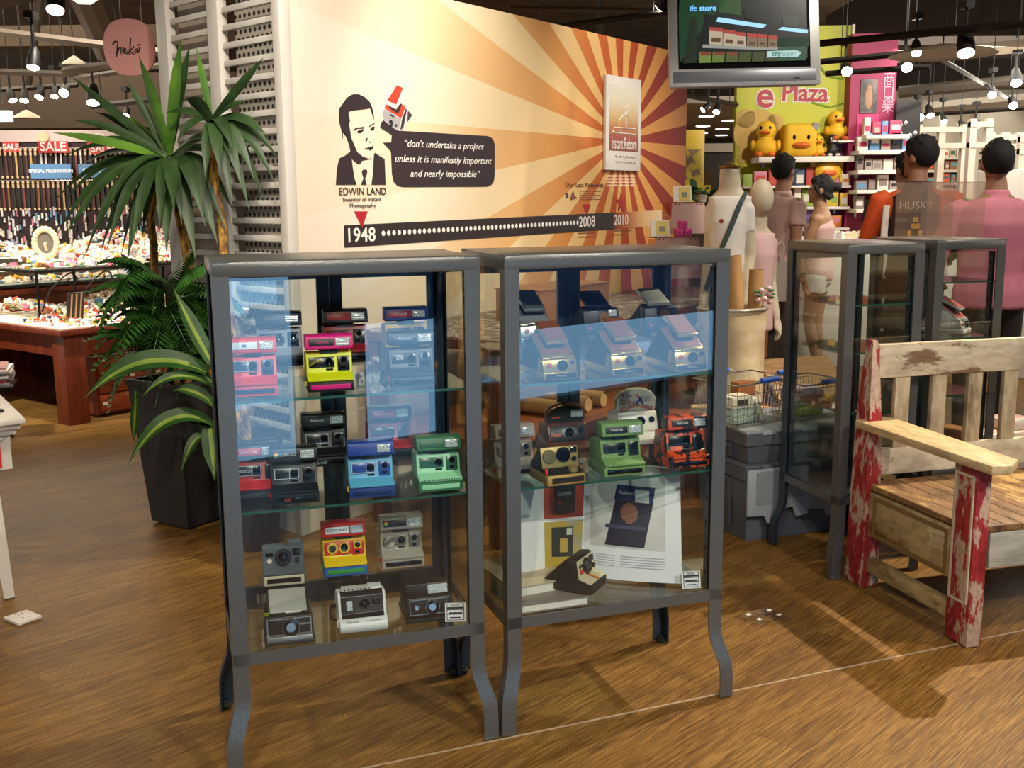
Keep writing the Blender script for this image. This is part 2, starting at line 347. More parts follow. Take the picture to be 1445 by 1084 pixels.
# ================================================================== instant cameras
BLK = M('#17171a', .45, name='black_plastic'); BLK2 = M('#0b0b0d', .12, name='gloss_black'); LENS = M('#0a0d14', .05, .3, name='lens_glass'); CHROME = M('#c9c9c6', .22, .9, name='chrome')
FLASH = two('#8f979c', '#e8edf0', 160, 'flash_reflector', .2, .4, .6, (6, 1, 1)); WHITE = M('#e9e6df', .5, name='white_plastic'); CREAM = M('#d9cfb2', .5)
def V(*a): return Vector(a)
def leaned(y, z, ang):                      # frame for things lying on a leaning face: x right, y out of the face, z up the face
    return Matrix.Translation((0, y, z)) @ Matrix.Rotation(-ang, 4, 'X')
def box_camera(label, pos, rz, top, face, base, lab=None, labtxt='Polaroid', labcol='#ffffff', panel='#15161a', s=1.0, strip=None, stripe=None, tab=None, tinted=None, outline=None, dots=None, group='flip-top instant cameras', side=None, facetxt=None, ptxt=None, rainbow=False):
    t = thing('instant_camera', label, 'camera', pos, rz, group, s)
    mT, mF, mB = (q if not isinstance(q, str) else M(q, .38) for q in (top, face, base))
    g = G(); g.prism([(-.036, .004), (-.034, .031), (.09, .036), (.094, .004)], -.059, .059, .003); b = obj('film_box', g, mB, t)
    g = G(); g.box((0, -.0365, .017), (.1, .003, .012), bev=.001); obj('film_slot', g, M(strip, .4) if strip else BLK2, b)
    g = G(); g.prism([(-.040, .031), (-.041, .038), (-.008, .049), (.004, .100), (.012, .103), (.078, .094), (.09, .034)], -.058, .058, .003); f = obj('body', g, mF, t)
    if side: g = G(); g.prism([(-.0, .036), (.01, .095), (.076, .09), (.085, .036)], -.0605, -.056); g.prism([(-.0, .036), (.01, .095), (.076, .09), (.085, .036)], .056, .0605); obj('side_panel', g, M(side, .5), f)
    X = leaned(-.0045, .063, .23)
    g = G(); g.X = X; g.box((-.019, -.0025, .012), (.064, .004, .027), bev=.0015); p = obj('lens_panel', g, M(panel, .25), f)
    if outline:
        g = G(); g.X = X
        for c_, d_ in (((-.019, -.0048, .0245), (.06, .0008, .0013)), ((-.019, -.0048, -.0005), (.06, .0008, .0013)), ((-.0487, -.0048, .012), (.0013, .0008, .026)), ((.0107, -.0048, .012), (.0013, .0008, .026)), ((-.012, -.0048, .012), (.0013, .0008, .026))): g.box(c_, d_)
        obj('panel_outline', g, M(outline, .5), p)
    g = G(); g.X = X; g.lathe([(.0098, -.002), (.0098, -.008), (.0068, -.0085), (.0055, -.005), (.0005, -.0045)], (-.0005, 0, .012), 18, 'y'); obj('lens', g, LENS, p)
    g = G(); g.X = X; g.box((.036, -.0025, .008), (.03, .004, .038), bev=.0015); vf = obj('viewfinder_panel', g, M(panel, .25), f)
    g = G(); g.X = X; g.lathe([(.0075, -.002), (.0075, -.007), (.0005, -.0065)], (.036, 0, .016), 16, 'y'); g.box((.035, -.0055, -.003), (.012, .003, .008), bev=.001); obj('viewfinder', g, LENS, vf)
    g = G(); g.X = X; g.box((.0, -.0025, -.0065), (.018, .002, .004)); obj('name_plate', g, BLK2, f)
    if dots:
        g = G(); 
        for k in range(16): g.box((-.05+k*.0066, -.0412, .0365), (.0025, .002, .003))
        obj('vent_holes', g, M(dots, .6), f)
    if stripe:
        for k, cc in enumerate(stripe):
            g = G(); g.box((-.020+k*.0045, -.0235, .0452), (.004, .034, .001), Euler((.325, 0, 0))); obj('stripe', g, M(cc, .5), f)
    if facetxt: text(facetxt[0], .012, M(facetxt[1], .5), f, (-.018, -.0437, .017), name='lettering', sx=.9)
    if ptxt: text(ptxt[0], .014, M(ptxt[1], .5), p, X @ V(-.03, -.0052, .012), (PI/2-.23, 0, 0), sx=.9)
    # raised flash bar
    g = G(); g.prism([(-.002, .098), (.0, .113), (.03, .113), (.034, .097)], -.022, .022); obj('hinge', g, BLK, t)
    g = G(); g.prism([(-.017, .109), (-.021, .113), (-.014, .142), (-.008, .146), (.028, .146), (.034, .112), (.03, .108)], -.0595, .0595, .0025); u = obj('flash_bar', g, mT, t)
    Y = leaned(-.0185, .128, .235)
    g = G(); g.X = Y; g.box((.033, -.0015, 0), (.034, .004, .02), bev=.001); fl = obj('flash_lamp', g, FLASH, u)
    g = G(); g.X = Y; 
    for k in range(3): g.box((.033, -.004, -.005+k*.005), (.032, .0006, .0008))
    obj('flash_ribs', g, CHROME, fl)
    if lab:
        g = G(); g.X = Y; g.box((-.019, -.001, 0), (.062, .003, .018), bev=.0008); lb = obj('label', g, M(lab, .4), u)
    if labtxt:
        text(labtxt, (.0125 if len(labtxt) < 8 else .0105 if len(labtxt) < 10 else .0088), M(labcol, .5), u, Y @ V(-.019, -.003, .0), (PI/2-.235, 0, 0), sx=.95)
    if rainbow:
        g = G(); g.X = Y
        for k, cc in enumerate(('#e0482e', '#e9a52c', '#eadb3c', '#3f9a4a', '#3567b5')): g.mi = k; g.box((-.044, -.003, .006-k*.003), (.008, .001, .003))
        obj('rainbow_mark', g, [M(c_, .5) for c_ in ('#e0482e', '#e9a52c', '#eadb3c', '#3f9a4a', '#3567b5')], u)
    if tab: g = G(); g.box((-.061, -.012, .024), (.006, .012, .012), bev=.001); obj('shutter_button', g, M(tab, .4), t)
    return t
def put(c, px, py, z, lift=0):
    """place at the foot point seen at this pixel on the support height z, inside cabinet c; returns position"""
    P = at_z(px, py, z); return (P.x, P.y, z+.0008+lift)
def riser(c, u, v, z, w, d, h, label):
    """clear acrylic stand: a top and two sides"""
    P = cab_pt(c, u, v, z+.0004); t = thing('acrylic_riser', label, 'display stand', P, c['a'], 'clear acrylic risers')
    g = G(); g.box((0, 0, h-.002), (w, d, .004)); obj('top_sheet', g, ACRYL, t)
    for sx in (-1, 1): g = G(); g.box((sx*(w/2-.0015), 0, h/2-.002), (.003, d, h-.004)); obj('side_sheet', g, ACRYL, t)
    return t
def uvz(c, u, v, z): P = cab_pt(c, u, v, z+.0014); return (P.x, P.y, P.z)
def at_px(c, px, v, z):
    """point inside cabinet c at depth v whose base shows at pixel column px"""
    ex, ey = rz_dir(c['a']); o = Vector((c['x'], c['y'], 0)) + ey*v; lo, hi = 0., c['W']
    f = lambda u: (lambda p: 722.5 + F*(p.dot(RT)/p.dot(FW)))(o+ex*u+Vector((0, 0, z))-EYE)
    for _ in range(30):
        md = (lo+hi)/2
        if f(md) < px: lo = md
        else: hi = md
    return (lo+hi)/2
aA, aB = CA['a'], CB['a']
def bc(c, px, v, z, label, turn=0, **k):
    u = at_px(c, px, v, z); return box_camera(label, uvz(c, u, v, z), c['a']+turn, **k)
Z1, Z2, Z0 = .97, .69, .327
# --- cabinet with the colourful cameras: top shelf
riser(CA, .15, .275, Z1, .17, .13, .045, 'low clear riser under the navy and silver camera, top shelf'); riser(CA, .335, .275, Z1, .16, .13, .045, 'low clear riser under the black and red camera, top shelf'); riser(CA, .515, .275, Z1, .16, .13, .045, 'low clear riser under the blue and yellow camera, top shelf')
bc(CA, 396, .255, Z1+.045, 'navy topped instant camera with silver grey face, back row of top shelf', -.05, top='#1d2a44', face='#8b8f98', base='#191b20', labcol='#c6ccd6', panel='#22314d')
bc(CA, 489, .255, Z1+.045, 'black instant camera with dark red face and badge label, back row top shelf', -.05, top='#1c1a1c', face='#8e2029', base='#17171a', lab='#b3242b', labtxt='', panel='#1a1517', dots='#d06a6a')
bc(CA, 574, .25, Z1+.045, 'blue instant camera with yellow rimmed face and red label', -.05, top='#1d3a8c', face='#e2b21c', base='#1b3474', lab='#b52533', labtxt='⁎Polaroid', labcol='#e8e8ee', panel='#22388a')
o = bc(CA, 359, .085, Z1, 'bright red instant camera with white star label, front of top shelf', -.06, top='#ee3b3c', face='#ee3b3c', base='#e83a3a', lab='#e9eef2', labtxt='', panel='#2b3f66', outline='#d6dee8', strip='#1d2f52')
u_ = [q for q in o.children if q.name.startswith('flash_bar')][0]
g = G(); g.X = leaned(-.0185, .128, .235)
for k in range(3): g.box((-.019, -.003, 0), (.0022, .001, .013), Euler((0, k*PI/3, 0)))
obj('blue_star_mark', g, M('#2a62a8', .5), u_)
o = bc(CA, 466, .085, Z1, 'neon yellow and hot pink instant camera at the middle of the top shelf', -.06, top='#e81e86', face='#e4ea1d', base='#1a1a1a', lab='#2a1722', labtxt='Polaroid', labcol='#e81e86', panel='#121214', strip='#e81e86', tab='#e4ea1d')
p_ = [q for q in o.children if q.name.startswith('body')][0]; text('Cool Cam', .0105, M('#e4d21d', .5), p_, (-.036, -.012, .078), (PI/2-.23, -.4, 0), sx=.7, shear=.4)
o = bc(CA, 581, .08, Z1, 'grey blue and black instant camera with a wrist strap, front right of the top shelf', -.06, top='#1d1f25', face='#3c4652', base='#3a4551', lab='#33455c', labtxt='Polaroid', labcol='#cfd6de', panel='#232a33', ptxt=('636', '#d7dde2'), tab='#c22a30')
g = G(); g.tube([(-.062, 0, .05), (-.075, -.01, .045), (-.082, -.012, .02), (-.072, -.01, .004), (-.064, 0, .014)], .005, 8, flat=.5); obj('wrist_strap', g, BLK, o)
# --- middle shelf
riser(CA, .4, .28, Z2, .16, .13, .045, 'low clear riser under the all black camera, middle shelf'); riser(CA, .545, .285, Z2, .14, .12, .05, 'low clear riser under the red camera with signature label, middle shelf')
o = bc(CA, 364, .14, Z2, 'black topped red instant camera with red and white script label, middle shelf', -.05, top='#1b1b1f', face='#c1272d', base='#15171b', lab='#c4202a', labtxt='Coca-Cola', labcol='#f4e8e6', panel='#1b2430', outline='#d7d9de', ptxt=('Polaroid', '#d6dbe0'), strip='#3a3d42')
bc(CA, 459, .255, Z2+.045, 'all black instant camera on riser behind the rainbow badge one', -.05, top='#15161a', face='#15161a', base='#131317', labcol='#cfd2d6', panel='#1d1e22', outline='#c3c7cc', facetxt=('Polaroid', '#b9bdc2'))
bc(CA, 551, .26, Z2+.05, 'black instant camera with red face and red signature label', -.05, top='#1d191a', face='#b02027', base='#191a1d', lab='#b8242b', labtxt='Tom Campbell', labcol='#f1e6e4', panel='#1a1417')
bc(CA, 417, .075, Z2, 'black instant camera with tiny rainbow badge, front of middle shelf', -.06, top='#16171b', face='#181a1f', base='#14161a', labtxt='POLAROID', labcol='#bfc6d0', panel='#1a1c22', outline='#d3d8de', rainbow=True, tab='#c02026', facetxt=('600  ', '#b8322f'))
bc(CA, 524, .07, Z2, 'royal blue instant camera with sky blue face, front of middle shelf', -.06, top='#20439c', face='#5fb0d8', base='#1f3e8c', labtxt='', panel='#24479a', outline='#dfe6e8', strip='#152a63', tab='#e6c32a')
bc(CA, 619, .066, Z2, 'dark green instant camera with pale mint face and ledge', -.06, top='#3f7a52', face='#a3e3b4', base='#3b7a4c', lab='#33694a', labtxt='', panel='#2f5f45', strip='#a3e3b4', dots='#234a34')
# --- bottom: three on tall clear risers, three on the bottom shelf
hR = .115
for px, v, lb in ((400, .2, 'clear acrylic stand under the grey fixed lens camera'), (487, .2, 'clear acrylic stand under the toy brick coloured camera'), (566, .2, 'clear acrylic stand under the see-through camera')):
    riser(CA, at_px(CA, px, v, Z0), v, Z0, .115, .12, hR, lb)
zR = Z0+hR+.001
def round_lens_camera(label, pos, rz, body, face, s=1.0, front='#c9bfa2', lens='#141518', btn='#d9d2b8', stripe=None, group='box instant cameras with fixed lens', back=None, tower=True, topcol=None):
    t = thing('instant_camera', label, 'camera', pos, rz, group, s); mb = M(back or body, .5)
    g = G(); g.prism([(-.05, .003), (-.05, .03), (.1, .022), (.1, .003)], -.056, .056, .003); b = obj('film_box', g, mb, t)
    g = G(); g.box((0, -.0508, .0165), (.088, .002, .013)); obj('film_slot', g, BLK2, b)
    g = G(); g.box((0, -.0505, .0165), (.104, .0016, .026), bev=.001); obj('front_strip', g, M(front, .5), b)
    g = G(); g.prism([(-.048, .03), (-.012, .040), (-.004, .092), (.004, .098), (.03, .094), (.1, .026), (.1, .022)], -.054, .054, .003); f = obj('body', g, mb, t)
    g = G(); g.prism([(-.0492, .0325), (-.0135, .0425), (-.006, .093), (-.004, .0925), (-.011, .042), (-.0475, .031)], -.052, .052); fp = obj('face_plate', g, M(face, .5), f)
    X = leaned(-.0105, .068, .15)
    g = G(); g.X = X; g.lathe([(.022, .002), (.022, -.008), (.019, -.011), (.015, -.0112), (.012, -.007), (.0005, -.006)], (.0, 0, 0), 26, 'y'); obj('lens', g, [BLK, LENS][0:1], fp)
    g = G(); g.X = X; g.lathe([(.012, -.0075), (.0005, -.009)], (0, 0, 0), 18, 'y'); obj('lens_glass', g, LENS, fp)
    g = G(); g.X = X; g.box((.036, -.002, .012), (.022, .005, .018), bev=.001); obj('viewfinder', g, BLK2, fp)
    g = G(); g.X = X; g.lathe([(.007, .001), (.007, -.009), (.0005, -.0095)], (.036, 0, -.009), 14, 'y'); obj('dial', g, BLK, fp)
    g = G(); g.X = X; g.lathe([(.0062, .001), (.0062, -.005), (.0005, -.0055)], (-.036, 0, -.009), 14, 'y'); obj('shutter_button', g, M(btn, .4), fp)
    g = G(); g.X = X; g.box((-.036, -.002, .008), (.02, .003, .008)); obj('number_plate', g, BLK2, fp)
    if tower: g = G(); g.prism([(-.002, .09), (-.002, .112), (.055, .098), (.06, .07)], .012, .05, .003); obj('viewfinder_hump', g, M(topcol or body, .5), f)
    if stripe:
        for k, cc in enumerate(stripe): g = G(); g.box((.0+k*.0032, -.031, .0392), (.003, .038, .0012), Euler((.27, 0, 0))); obj('stripe', g, M(cc, .5), fp)
    return t
round_lens_camera('slate grey instant camera with large round lens and cream front strip', uvz(CA, at_px(CA, 401, .19, zR), .19, zR), aA-.08, '#5c6266', '#555c62', 1.0)
o = box_camera('toy brick coloured camera with red top, yellow face and blue base', uvz(CA, at_px(CA, 487, .19, zR), .19, zR), aA-.06, '#d3242a', '#eecb16', '#1f62b8', lab='#eef0f0', labtxt='LEGOLAND', labcol='#1c1c1c', panel='#cf2a27', strip='#2e9440', s=1.0, tab='#2e9440')
f_ = [q for q in o.children if q.name.startswith('body')][0]; X = leaned(-.0045, .063, .23)
g = G(); g.X = X; g.box((0, -.002, .01), (.108, .004, .036), bev=.002); obj('red_face_plate', g, M('#cf2a27', .4), f_)
for x, cc in ((-.032, '#e8c81a'), (.0, '#e8c81a')):
    g = G(); g.X = X; g.lathe([(.015, -.003), (.015, -.006), (.010, -.0065), (.0095, -.004), (.0005, -.004)], (x, 0, .01), 20, 'y'); obj('lens_ring', g, M(cc, .4), f_)
    g = G(); g.X = X; g.lathe([(.0095, -.0045), (.0095, -.010), (.0005, -.0105)], (x, 0, .01), 16, 'y'); obj('lens', g, LENS if x > -.01 else BLK, f_)
g = G(); g.X = X; g.box((.036, -.0045, .016), (.022, .004, .02), bev=.001); obj('viewfinder_frame', g, M('#e8c81a', .4), f_)
CLEARP = NT('clear_smoky_plastic'); CLEARP.b.inputs['Base Color'].default_value = srgb('#cfc8ba'); CLEARP.b.inputs['Alpha'].default_value = .5; CLEARP.b.inputs['Roughness'].default_value = .12; CLEARP = CLEARP.m
INN = two('#6b645a', '#b9b2a4', 60, 'visible_mechanism', .5)
def see_through(label, pos, rz, s=1.0, stripe=None):
    o = box_camera(label, pos, rz, CLEARP, CLEARP, CLEARP, lab='#1b1b1b', labtxt='', panel='#6d665b', s=s, rainbow=not stripe, stripe=stripe, tab='#b8262c')
    g = G(); g.box((0, .03, .05), (.07, .06, .05), bev=.004); g.box((-.03, .0, .024), (.03, .05, .012)); g.box((.02, .02, .022), (.05, .06, .012)); g.lathe([(.015, -.012), (.015, -.01), (.0005, -.009)], (-.034, .0, .072), 18, 'y'); obj('inner_mechanism', g, INN, o); return o
see_through('see-through camera showing its mechanism, on clear stand at cabinet right', uvz(CA, at_px(CA, 567, .2, zR), .2, zR), aA-.05)
def slr_camera(label, pos, rz, body='#1c1b1a', top='#b7b6af', lip='#9a9a97', s=1.0, group='wide black cameras on the bottom shelf', trim='#c4c3bd', tagc='#9fb51e'):
    t = thing('instant_camera', label, 'camera', pos, rz, group, s); mb = M(body, .45)
    g = G(); g.prism([(-.065, .002), (-.063, .012), (.09, .014), (.09, .002)], -.064, .064, .002); b = obj('film_box', g, mb, t)
    g = G(); g.prism([(-.063, .012), (-.06, .022), (-.048, .026), (-.048, .014)], -.058, .058, .001); obj('front_lip', g, M(lip, .35, .6), b)
    g = G(); g.prism([(-.048, .014), (-.042, .068), (-.036, .071), (.085, .066), (.09, .014)], -.06, .06, .003); f = obj('body', g, mb, t)
    g = G(); g.prism([(-.038, .071), (-.03, .0745), (.03, .115), (.036, .115), (.085, .066)], -.052, .052, .002); w = obj('folding_hood', g, mb, t)
    g = G(); g.box((0, .0, .0975), (.094, .074, .003), Euler((.60, 0, 0)), bev=.001); obj('hood_cover', g, M(top, .4, .3), w)
    g = G(); g.box((0.012, -.0325, .0765), (.04, .004, .003), Euler((.6, 0, 0))); obj('hood_catch', g, WHITE, w)
    X = leaned(-.0455, .042, .11)
    g = G(); g.X = X
    for c_, d_ in (((0, -.001, .022), (.112, .002, .002)), ((0, -.001, -.022), (.112, .002, .002)), ((-.055, -.001, 0), (.002, .002, .044)), ((.055, -.001, 0), (.002, .002, .044))): g.box(c_, d_)
    obj('face_trim', g, M(trim, .3, .8), f)
    g = G(); g.X = X; g.lathe([(.0235, .002), (.0235, -.010), (.0215, -.012), (.0205, -.008)], (.004, 0, 0), 28, 'y'); obj('lens_ring', g, CHROME, f)
    g = G(); g.X = X; g.lathe([(.021, .0), (.020, -.012), (.013, -.0125), (.011, -.006), (.0005, -.005)], (.004, 0, 0), 24, 'y'); obj('lens', g, LENS, f)
    text('Polaroid', .009, M('#b8b8b4', .5), f, X @ V(.04, -.0015, .006), (PI/2-.11, 0, 0)); 
    if tagc: g = G(); g.box((-.056, -.036, .078), (.011, .003, .009), Euler((.5, 0, 0))); obj('price_sticker', g, M(tagc, .6), f)
    return t
slr_camera('black folding camera with silver sloped hood and round chrome ringed lens', uvz(CA, at_px(CA, 408, .085, Z0), .085, Z0), aA-.05)
# white rounded camera
def wide_camera(label, pos, rz, s=1.0):
    t = thing('instant_camera', label, 'camera', pos, rz, None, s)
    g = G(); g.prism([(-.05, .002), (-.058, .02), (-.05, .034), (-.026, .046), (-.012, .092), (.0, .1), (.05, .094), (.07, .05), (.075, .002)], -.064, .064, .006); b = obj('body', g, M('#e9e9e6', .35), t)
    g = G(); g.prism([(-.042, .041), (-.0285, .047), (-.0155, .091), (-.004, .1015), (.004, .1025), (.004, .098), (-.012, .085), (-.022, .046), (-.035, .038)], -.056, .056, .002); f = obj('face_plate', g, M('#1d1e22', .3), b)
    X = leaned(-.0215, .069, .26)
    g = G(); g.X = X; g.lathe([(.014, .0), (.013, -.01), (.009, -.0105), (.007, -.006), (.0005, -.005)], (.006, 0, .002), 22, 'y'); obj('lens', g, LENS, f)
    g = G(); g.X = X; g.box((.038, -.002, .006), (.02, .004, .014), bev=.001); obj('viewfinder', g, BLK2, f)
    g = G(); g.X = X; g.box((-.034, -.0025, -.001), (.016, .005, .026), bev=.001); obj('flash_lamp', g, FLASH, f)
    g = G(); g.prism([(.0, .1), (.03, .1), (.03, .108), (.004, .106)], .02, .055); g.prism([(-.002, .099), (.035, .097), (.035, .104), (.0, .104)], -.05, .05, .001); tp = obj('top_plate', g, M('#dcdcd8', .4), b)
    g = G(); 
    for k in range(7): g.box((-.043+k*.011, .0, .1045), (.006, .005, .001))
    obj('top_icons', g, BLK, tp)
    text('Polaroid', .009, M('#2a2a2a', .5), b, (-.03, -.0505, .0335), (.9, 0, 0)); g = G(); [g.box((.004+k*.006, -.0505, .0337), (.0035, .0035, .001), Euler((.9-PI/2, 0, 0))) for k in range(8)]; obj('small_marks', g, M('#4a4a4a', .5), b)
    g = G(); g.tube([(-.064, -.02, .03), (-.08, -.03, .04), (-.084, -.01, .045), (-.078, .03, .05), (-.064, .04, .05)], .007, 8, flat=.4); obj('hand_strap', g, BLK, t)
    g = G(); g.box((-.0655, -.024, .024), (.006, .016, .022), bev=.002); obj('shutter_button', g, WHITE, t)
    return t
wide_camera('white rounded instant camera with black face on the bottom shelf', uvz(CA, at_px(CA, 511, .085, Z0), .085, Z0), aA-.05)
def pack_camera(label, pos, rz):
    t = thing('instant_camera', label, 'camera', pos, rz, 'wide black cameras on the bottom shelf'); mb = M('#201c19', .4)
    g = G(); g.prism([(-.055, .002), (-.055, .014), (.08, .018), (.08, .002)], -.066, .066, .002); obj('film_box', g, mb, t)
    g = G(); g.prism([(-.045, .016), (-.038, .066), (-.03, .069), (.07, .066), (.075, .018)], -.062, .062, .003); b = obj('body', g, mb, t)
    g = G(); g.prism([(-.02, .068), (-.016, .098), (.055, .112), (.062, .064)], -.062, .02, .003); obj('viewfinder_hump', g, mb, t)
    g = G(); g.prism([(-.024, .068), (-.016, .099), (.02, .1), (.03, .068)], -.004, .056, .003); fl = obj('flash_unit', g, mb, t)
    g = G(); g.box((.026, -.0215, .083), (.054, .003, .024), Euler((-.25, 0, 0)), bev=.001); obj('flash_lamp', g, FLASH, fl)
    X = leaned(-.042, .042, .14)
    g = G(); g.X = X
    for c_, d_ in (((-.004, -.001, .02), (.1, .002, .0016)), ((-.004, -.001, -.02), (.1, .002, .0016)), ((-.054, -.001, 0), (.0016, .002, .041)), ((.046, -.001, 0), (.0016, .002, .041))): g.box(c_, d_)
    obj('face_trim', g, M('#b9b7ae', .3, .8), b)
    g = G(); g.X = X; g.lathe([(.02, .002), (.02, -.012), (.018, -.014), (.0165, -.011)], (.006, 0, 0), 26, 'y'); obj('lens_ring', g, CHROME, b)
    g = G(); g.X = X; g.lathe([(.017, .0), (.0165, -.013), (.01, -.0135), (.008, -.006), (.0005, -.005)], (.006, 0, 0), 22, 'y'); obj('lens', g, LENS, b)
    g = G(); g.X = X; g.lathe([(.007, .001), (.007, -.005), (.0055, -.006), (.005, -.003), (.0005, -.003)], (-.036, 0, 0), 16, 'y'); obj('light_sensor', g, CHROME, b)
    return t
pack_camera('black camera with silver flash square and chrome trimmed face, lower right corner', uvz(CA, at_px(CA, 603, .1, Z0), .1, Z0), aA-.05)
def price_card(label, c, u, v, z, rz):
    t = thing('price_card', label, 'card', uvz(c, u, v, z), rz, None); X = leaned(0, 0, .25)
    g = G(); g.X = X; g.box((0, 0, .026), (.056, .0016, .05)); cd_ = obj('card', g, M('#f0efec', .5), t)
    g = G(); g.X = X
    for c_, d_ in (((0, -.0012, .048), (.046, .001, .0016)), ((0, -.0012, .0055), (.046, .001, .0016)), ((-.0225, -.0012, .027), (.0016, .001, .043)), ((.0225, -.0012, .027), (.0016, .001, .043)), ((0, -.0012, .033), (.046, .001, .002)), ((0, -.0012, .021), (.046, .001, .0016)), ((0, -.0012, .0375), (.046, .001, .005)), ((0, -.0012, .024), (.036, .001, .004)), ((0, -.0012, .012), (.03, .001, .003))): g.box(c_, d_)
    obj('printed_lines', g, M('#202024', .6), cd_); text('MODEL', .0075, M('#202024', .6), cd_, X @ V(0, -.0014, .0435), (PI/2-.25, 0, 0))
    g = G(); g.box((0, .02, .008), (.04, .004, .015), Euler((.3, 0, 0))); obj('prop', g, ACRYL, t); return t
price_card('white price card leaning at the right corner of the left front cabinet', CA, .585, .03, Z0, aA-.25)
g = G(); g.box((0, 0, .014), (.028, .002, .027), Euler((-.15, 0, 0))); tag(obj('note_card', g, M('#e6e3dc', .6), loc=uvz(CA, .1, .34, Z0+.0), rot=aA), 'tiny blank white card at the back of the bottom shelf', 'card')
# ================================================================== gold folding cameras, second cabinet
def fold_camera(label, pos, rz, plate='#c2a15c', leather='#8a4a2c', s=1.0, base='#1a1918', flap='#2a2522', bellows='#1b1a1b', group='gold and brown folding cameras'):
    t = thing('folding_camera', label, 'camera', pos, rz, group, s); mg = M(plate, .28, .75); ml = two(leather, leather, 40, 'leather', .6) if False else M(leather, .55, bump=.3, bscale=500)
    g = G(); g.box((0, .03, .012), (.1, .19, .02), bev=.003); b = obj('base', g, mg, t)
    g = G(); g.box((0, -.0655, .013), (.09, .003, .015), bev=.001); obj('film_door', g, M(base, .3), b)
    text('Polaroid', .0085, M('#b89a5c', .4), b, (0, -.0673, .014))
    g = G(); g.prism([(-.06, .022), (-.052, .056), (-.02, .06), (-.015, .022)], -.049, .049, .002); f = obj('front_plate', g, mg, t)
    X = leaned(-.0565, .039, .23)
    g = G(); g.X = X; g.lathe([(.0145, .003), (.0145, -.006), (.012, -.008), (.010, -.004), (.0005, -.003)], (.006, 0, 0), 22, 'y'); obj('lens', g, LENS, f)
    g = G(); g.X = X; g.lathe([(.0062, .002), (.0062, -.004), (.0005, -.005)], (-.031, 0, .002), 14, 'y'); obj('shutter_button', g, M('#b5262c', .35), f)
    g = G(); g.X = X; g.box((.035, -.001, .008), (.013, .004, .012), bev=.002); obj('light_sensor', g, BLK2, f)
    g = G(); g.box((.0, -.05, .061), (.05, .012, .006), bev=.001); obj('flash_socket', g, mg, f)
    # sloped taking-lens panel, bellows and back flap form a triangle
    g = G(); g.prism([(-.05, .056), (-.048, .062), (.035, .118), (.04, .112)], -.047, .047, .002); p = obj('slanted_panel', g, mg, t)
    g = G(); g.prism([(-.04, .0675), (-.041, .0688), (.03, .1165), (.031, .1150)], -.043, .043); obj('leather_inlay', g, ml, p)
    g = G(); g.prism([(-.05, .024), (-.045, .058), (.034, .112), (.118, .024)], -.044, .044, .002); obj('bellows', g, M(bellows, .6), t)
    g = G(); g.prism([(.036, .118), (.04, .112), (.124, .022), (.126, .026)], -.047, .047, .001); obj('back_flap', g, M(flap, .5), t)
    # viewfinder cap
    g = G(); g.prism([(-.02, .076), (-.022, .094), (.05, .138), (.056, .118)], -.028, .028, .002); v = obj('viewfinder_neck', g, BLK, t)
    g = G(); g.prism([(-.04, .094), (-.042, .104), (.045, .150), (.051, .140)], -.032, .032, .002); c_ = obj('viewfinder_cap', g, mg, t)
    g = G(); g.prism([(-.037, .1072), (-.0375, .1085), (.041, .1502), (.0415, .149)], -.029, .029); obj('cap_inlay', g, ml, c_)
    return t
def fc(px, v, z, label, **k): return fold_camera(label, uvz(CB, at_px(CB, px, v, z), v, z), aB+.02, **k)
ZB1, ZB2 = .967, .684
fc(779, .1, ZB1, 'gold folding camera with brown leather nearest the left post'); fc(873, .1, ZB1, 'middle one of three gold and brown folding cameras'); fc(960, .1, ZB1, 'gold folding camera with brown leather at right end of the top shelf')
riser(CB, .1, .285, ZB1, .15, .14, .07, 'clear riser under the white folding camera'); riser(CB, .3, .285, ZB1, .15, .13, .07, 'clear riser under the navy camera with round sonar'); riser(CB, .48, .285, ZB1, .16, .14, .07, 'clear riser under the navy camera with silver cap')
fc(748, .29, ZB1+.07, 'white folding camera with grey cap at back left of the top shelf', plate='#d8d6cf', leather='#8f9296', base='#1b2a4a', flap='#d0cec8', group='folding cameras at the back of the shelf')
def sonar_fold(label, pos, rz, cap='#1d2742', lamp_=True):
    t = thing('folding_camera', label, 'camera', pos, rz, 'folding cameras at the back of the shelf'); mb = M('#1a2440', .4)
    g = G(); g.box((0, .02, .012), (.1, .16, .02), bev=.003); b = obj('base', g, mb, t)
    g = G(); g.box((0, -.062, .013), (.092, .003, .012)); obj('film_door', g, CHROME, b)
    g = G(); g.prism([(-.055, .022), (-.04, .09), (-.028, .096), (-.01, .09), (-.01, .022)], -.056, .056, .003); f = obj('front_plate', g, mb, t)
    X = leaned(-.0465, .06, .2)
    g = G(); g.X = X; g.lathe([(.017, .002), (.017, -.003), (.0005, -.003)], (.008, 0, .008), 24, 'y'); obj('sonar_disc', g, M('#7a5a40', .5, .3), f)
    if lamp_: g = G(); g.X = X; g.box((.035, -.001, .022), (.026, .004, .02), bev=.001); obj('flash_lamp', g, FLASH, f); g = G(); g.X = X; [g.box((-.036+k*.005, -.001, .027), (.003, .001, .003)) for k in range(5)]; obj('small_marks', g, M('#c9ccd2', .5), f)
    g = G(); g.X = X; g.lathe([(.004, .002), (.004, -.003), (.0005, -.003)], (-.04, 0, -.02), 12, 'y'); obj('shutter_button', g, M('#b5262c', .4), f)
    g = G(); g.prism([(-.02, .022), (-.02, .085), (.0, .1), (.11, .022)], -.05, .05, .002); obj('bellows', g, M('#171b28', .6), t)
    g = G(); g.prism([(-.035, .094), (-.037, .106), (.04, .142), (.05, .132)], -.042, .03, .003); obj('viewfinder_cap', g, M(cap, .35, .2), t)
    return t
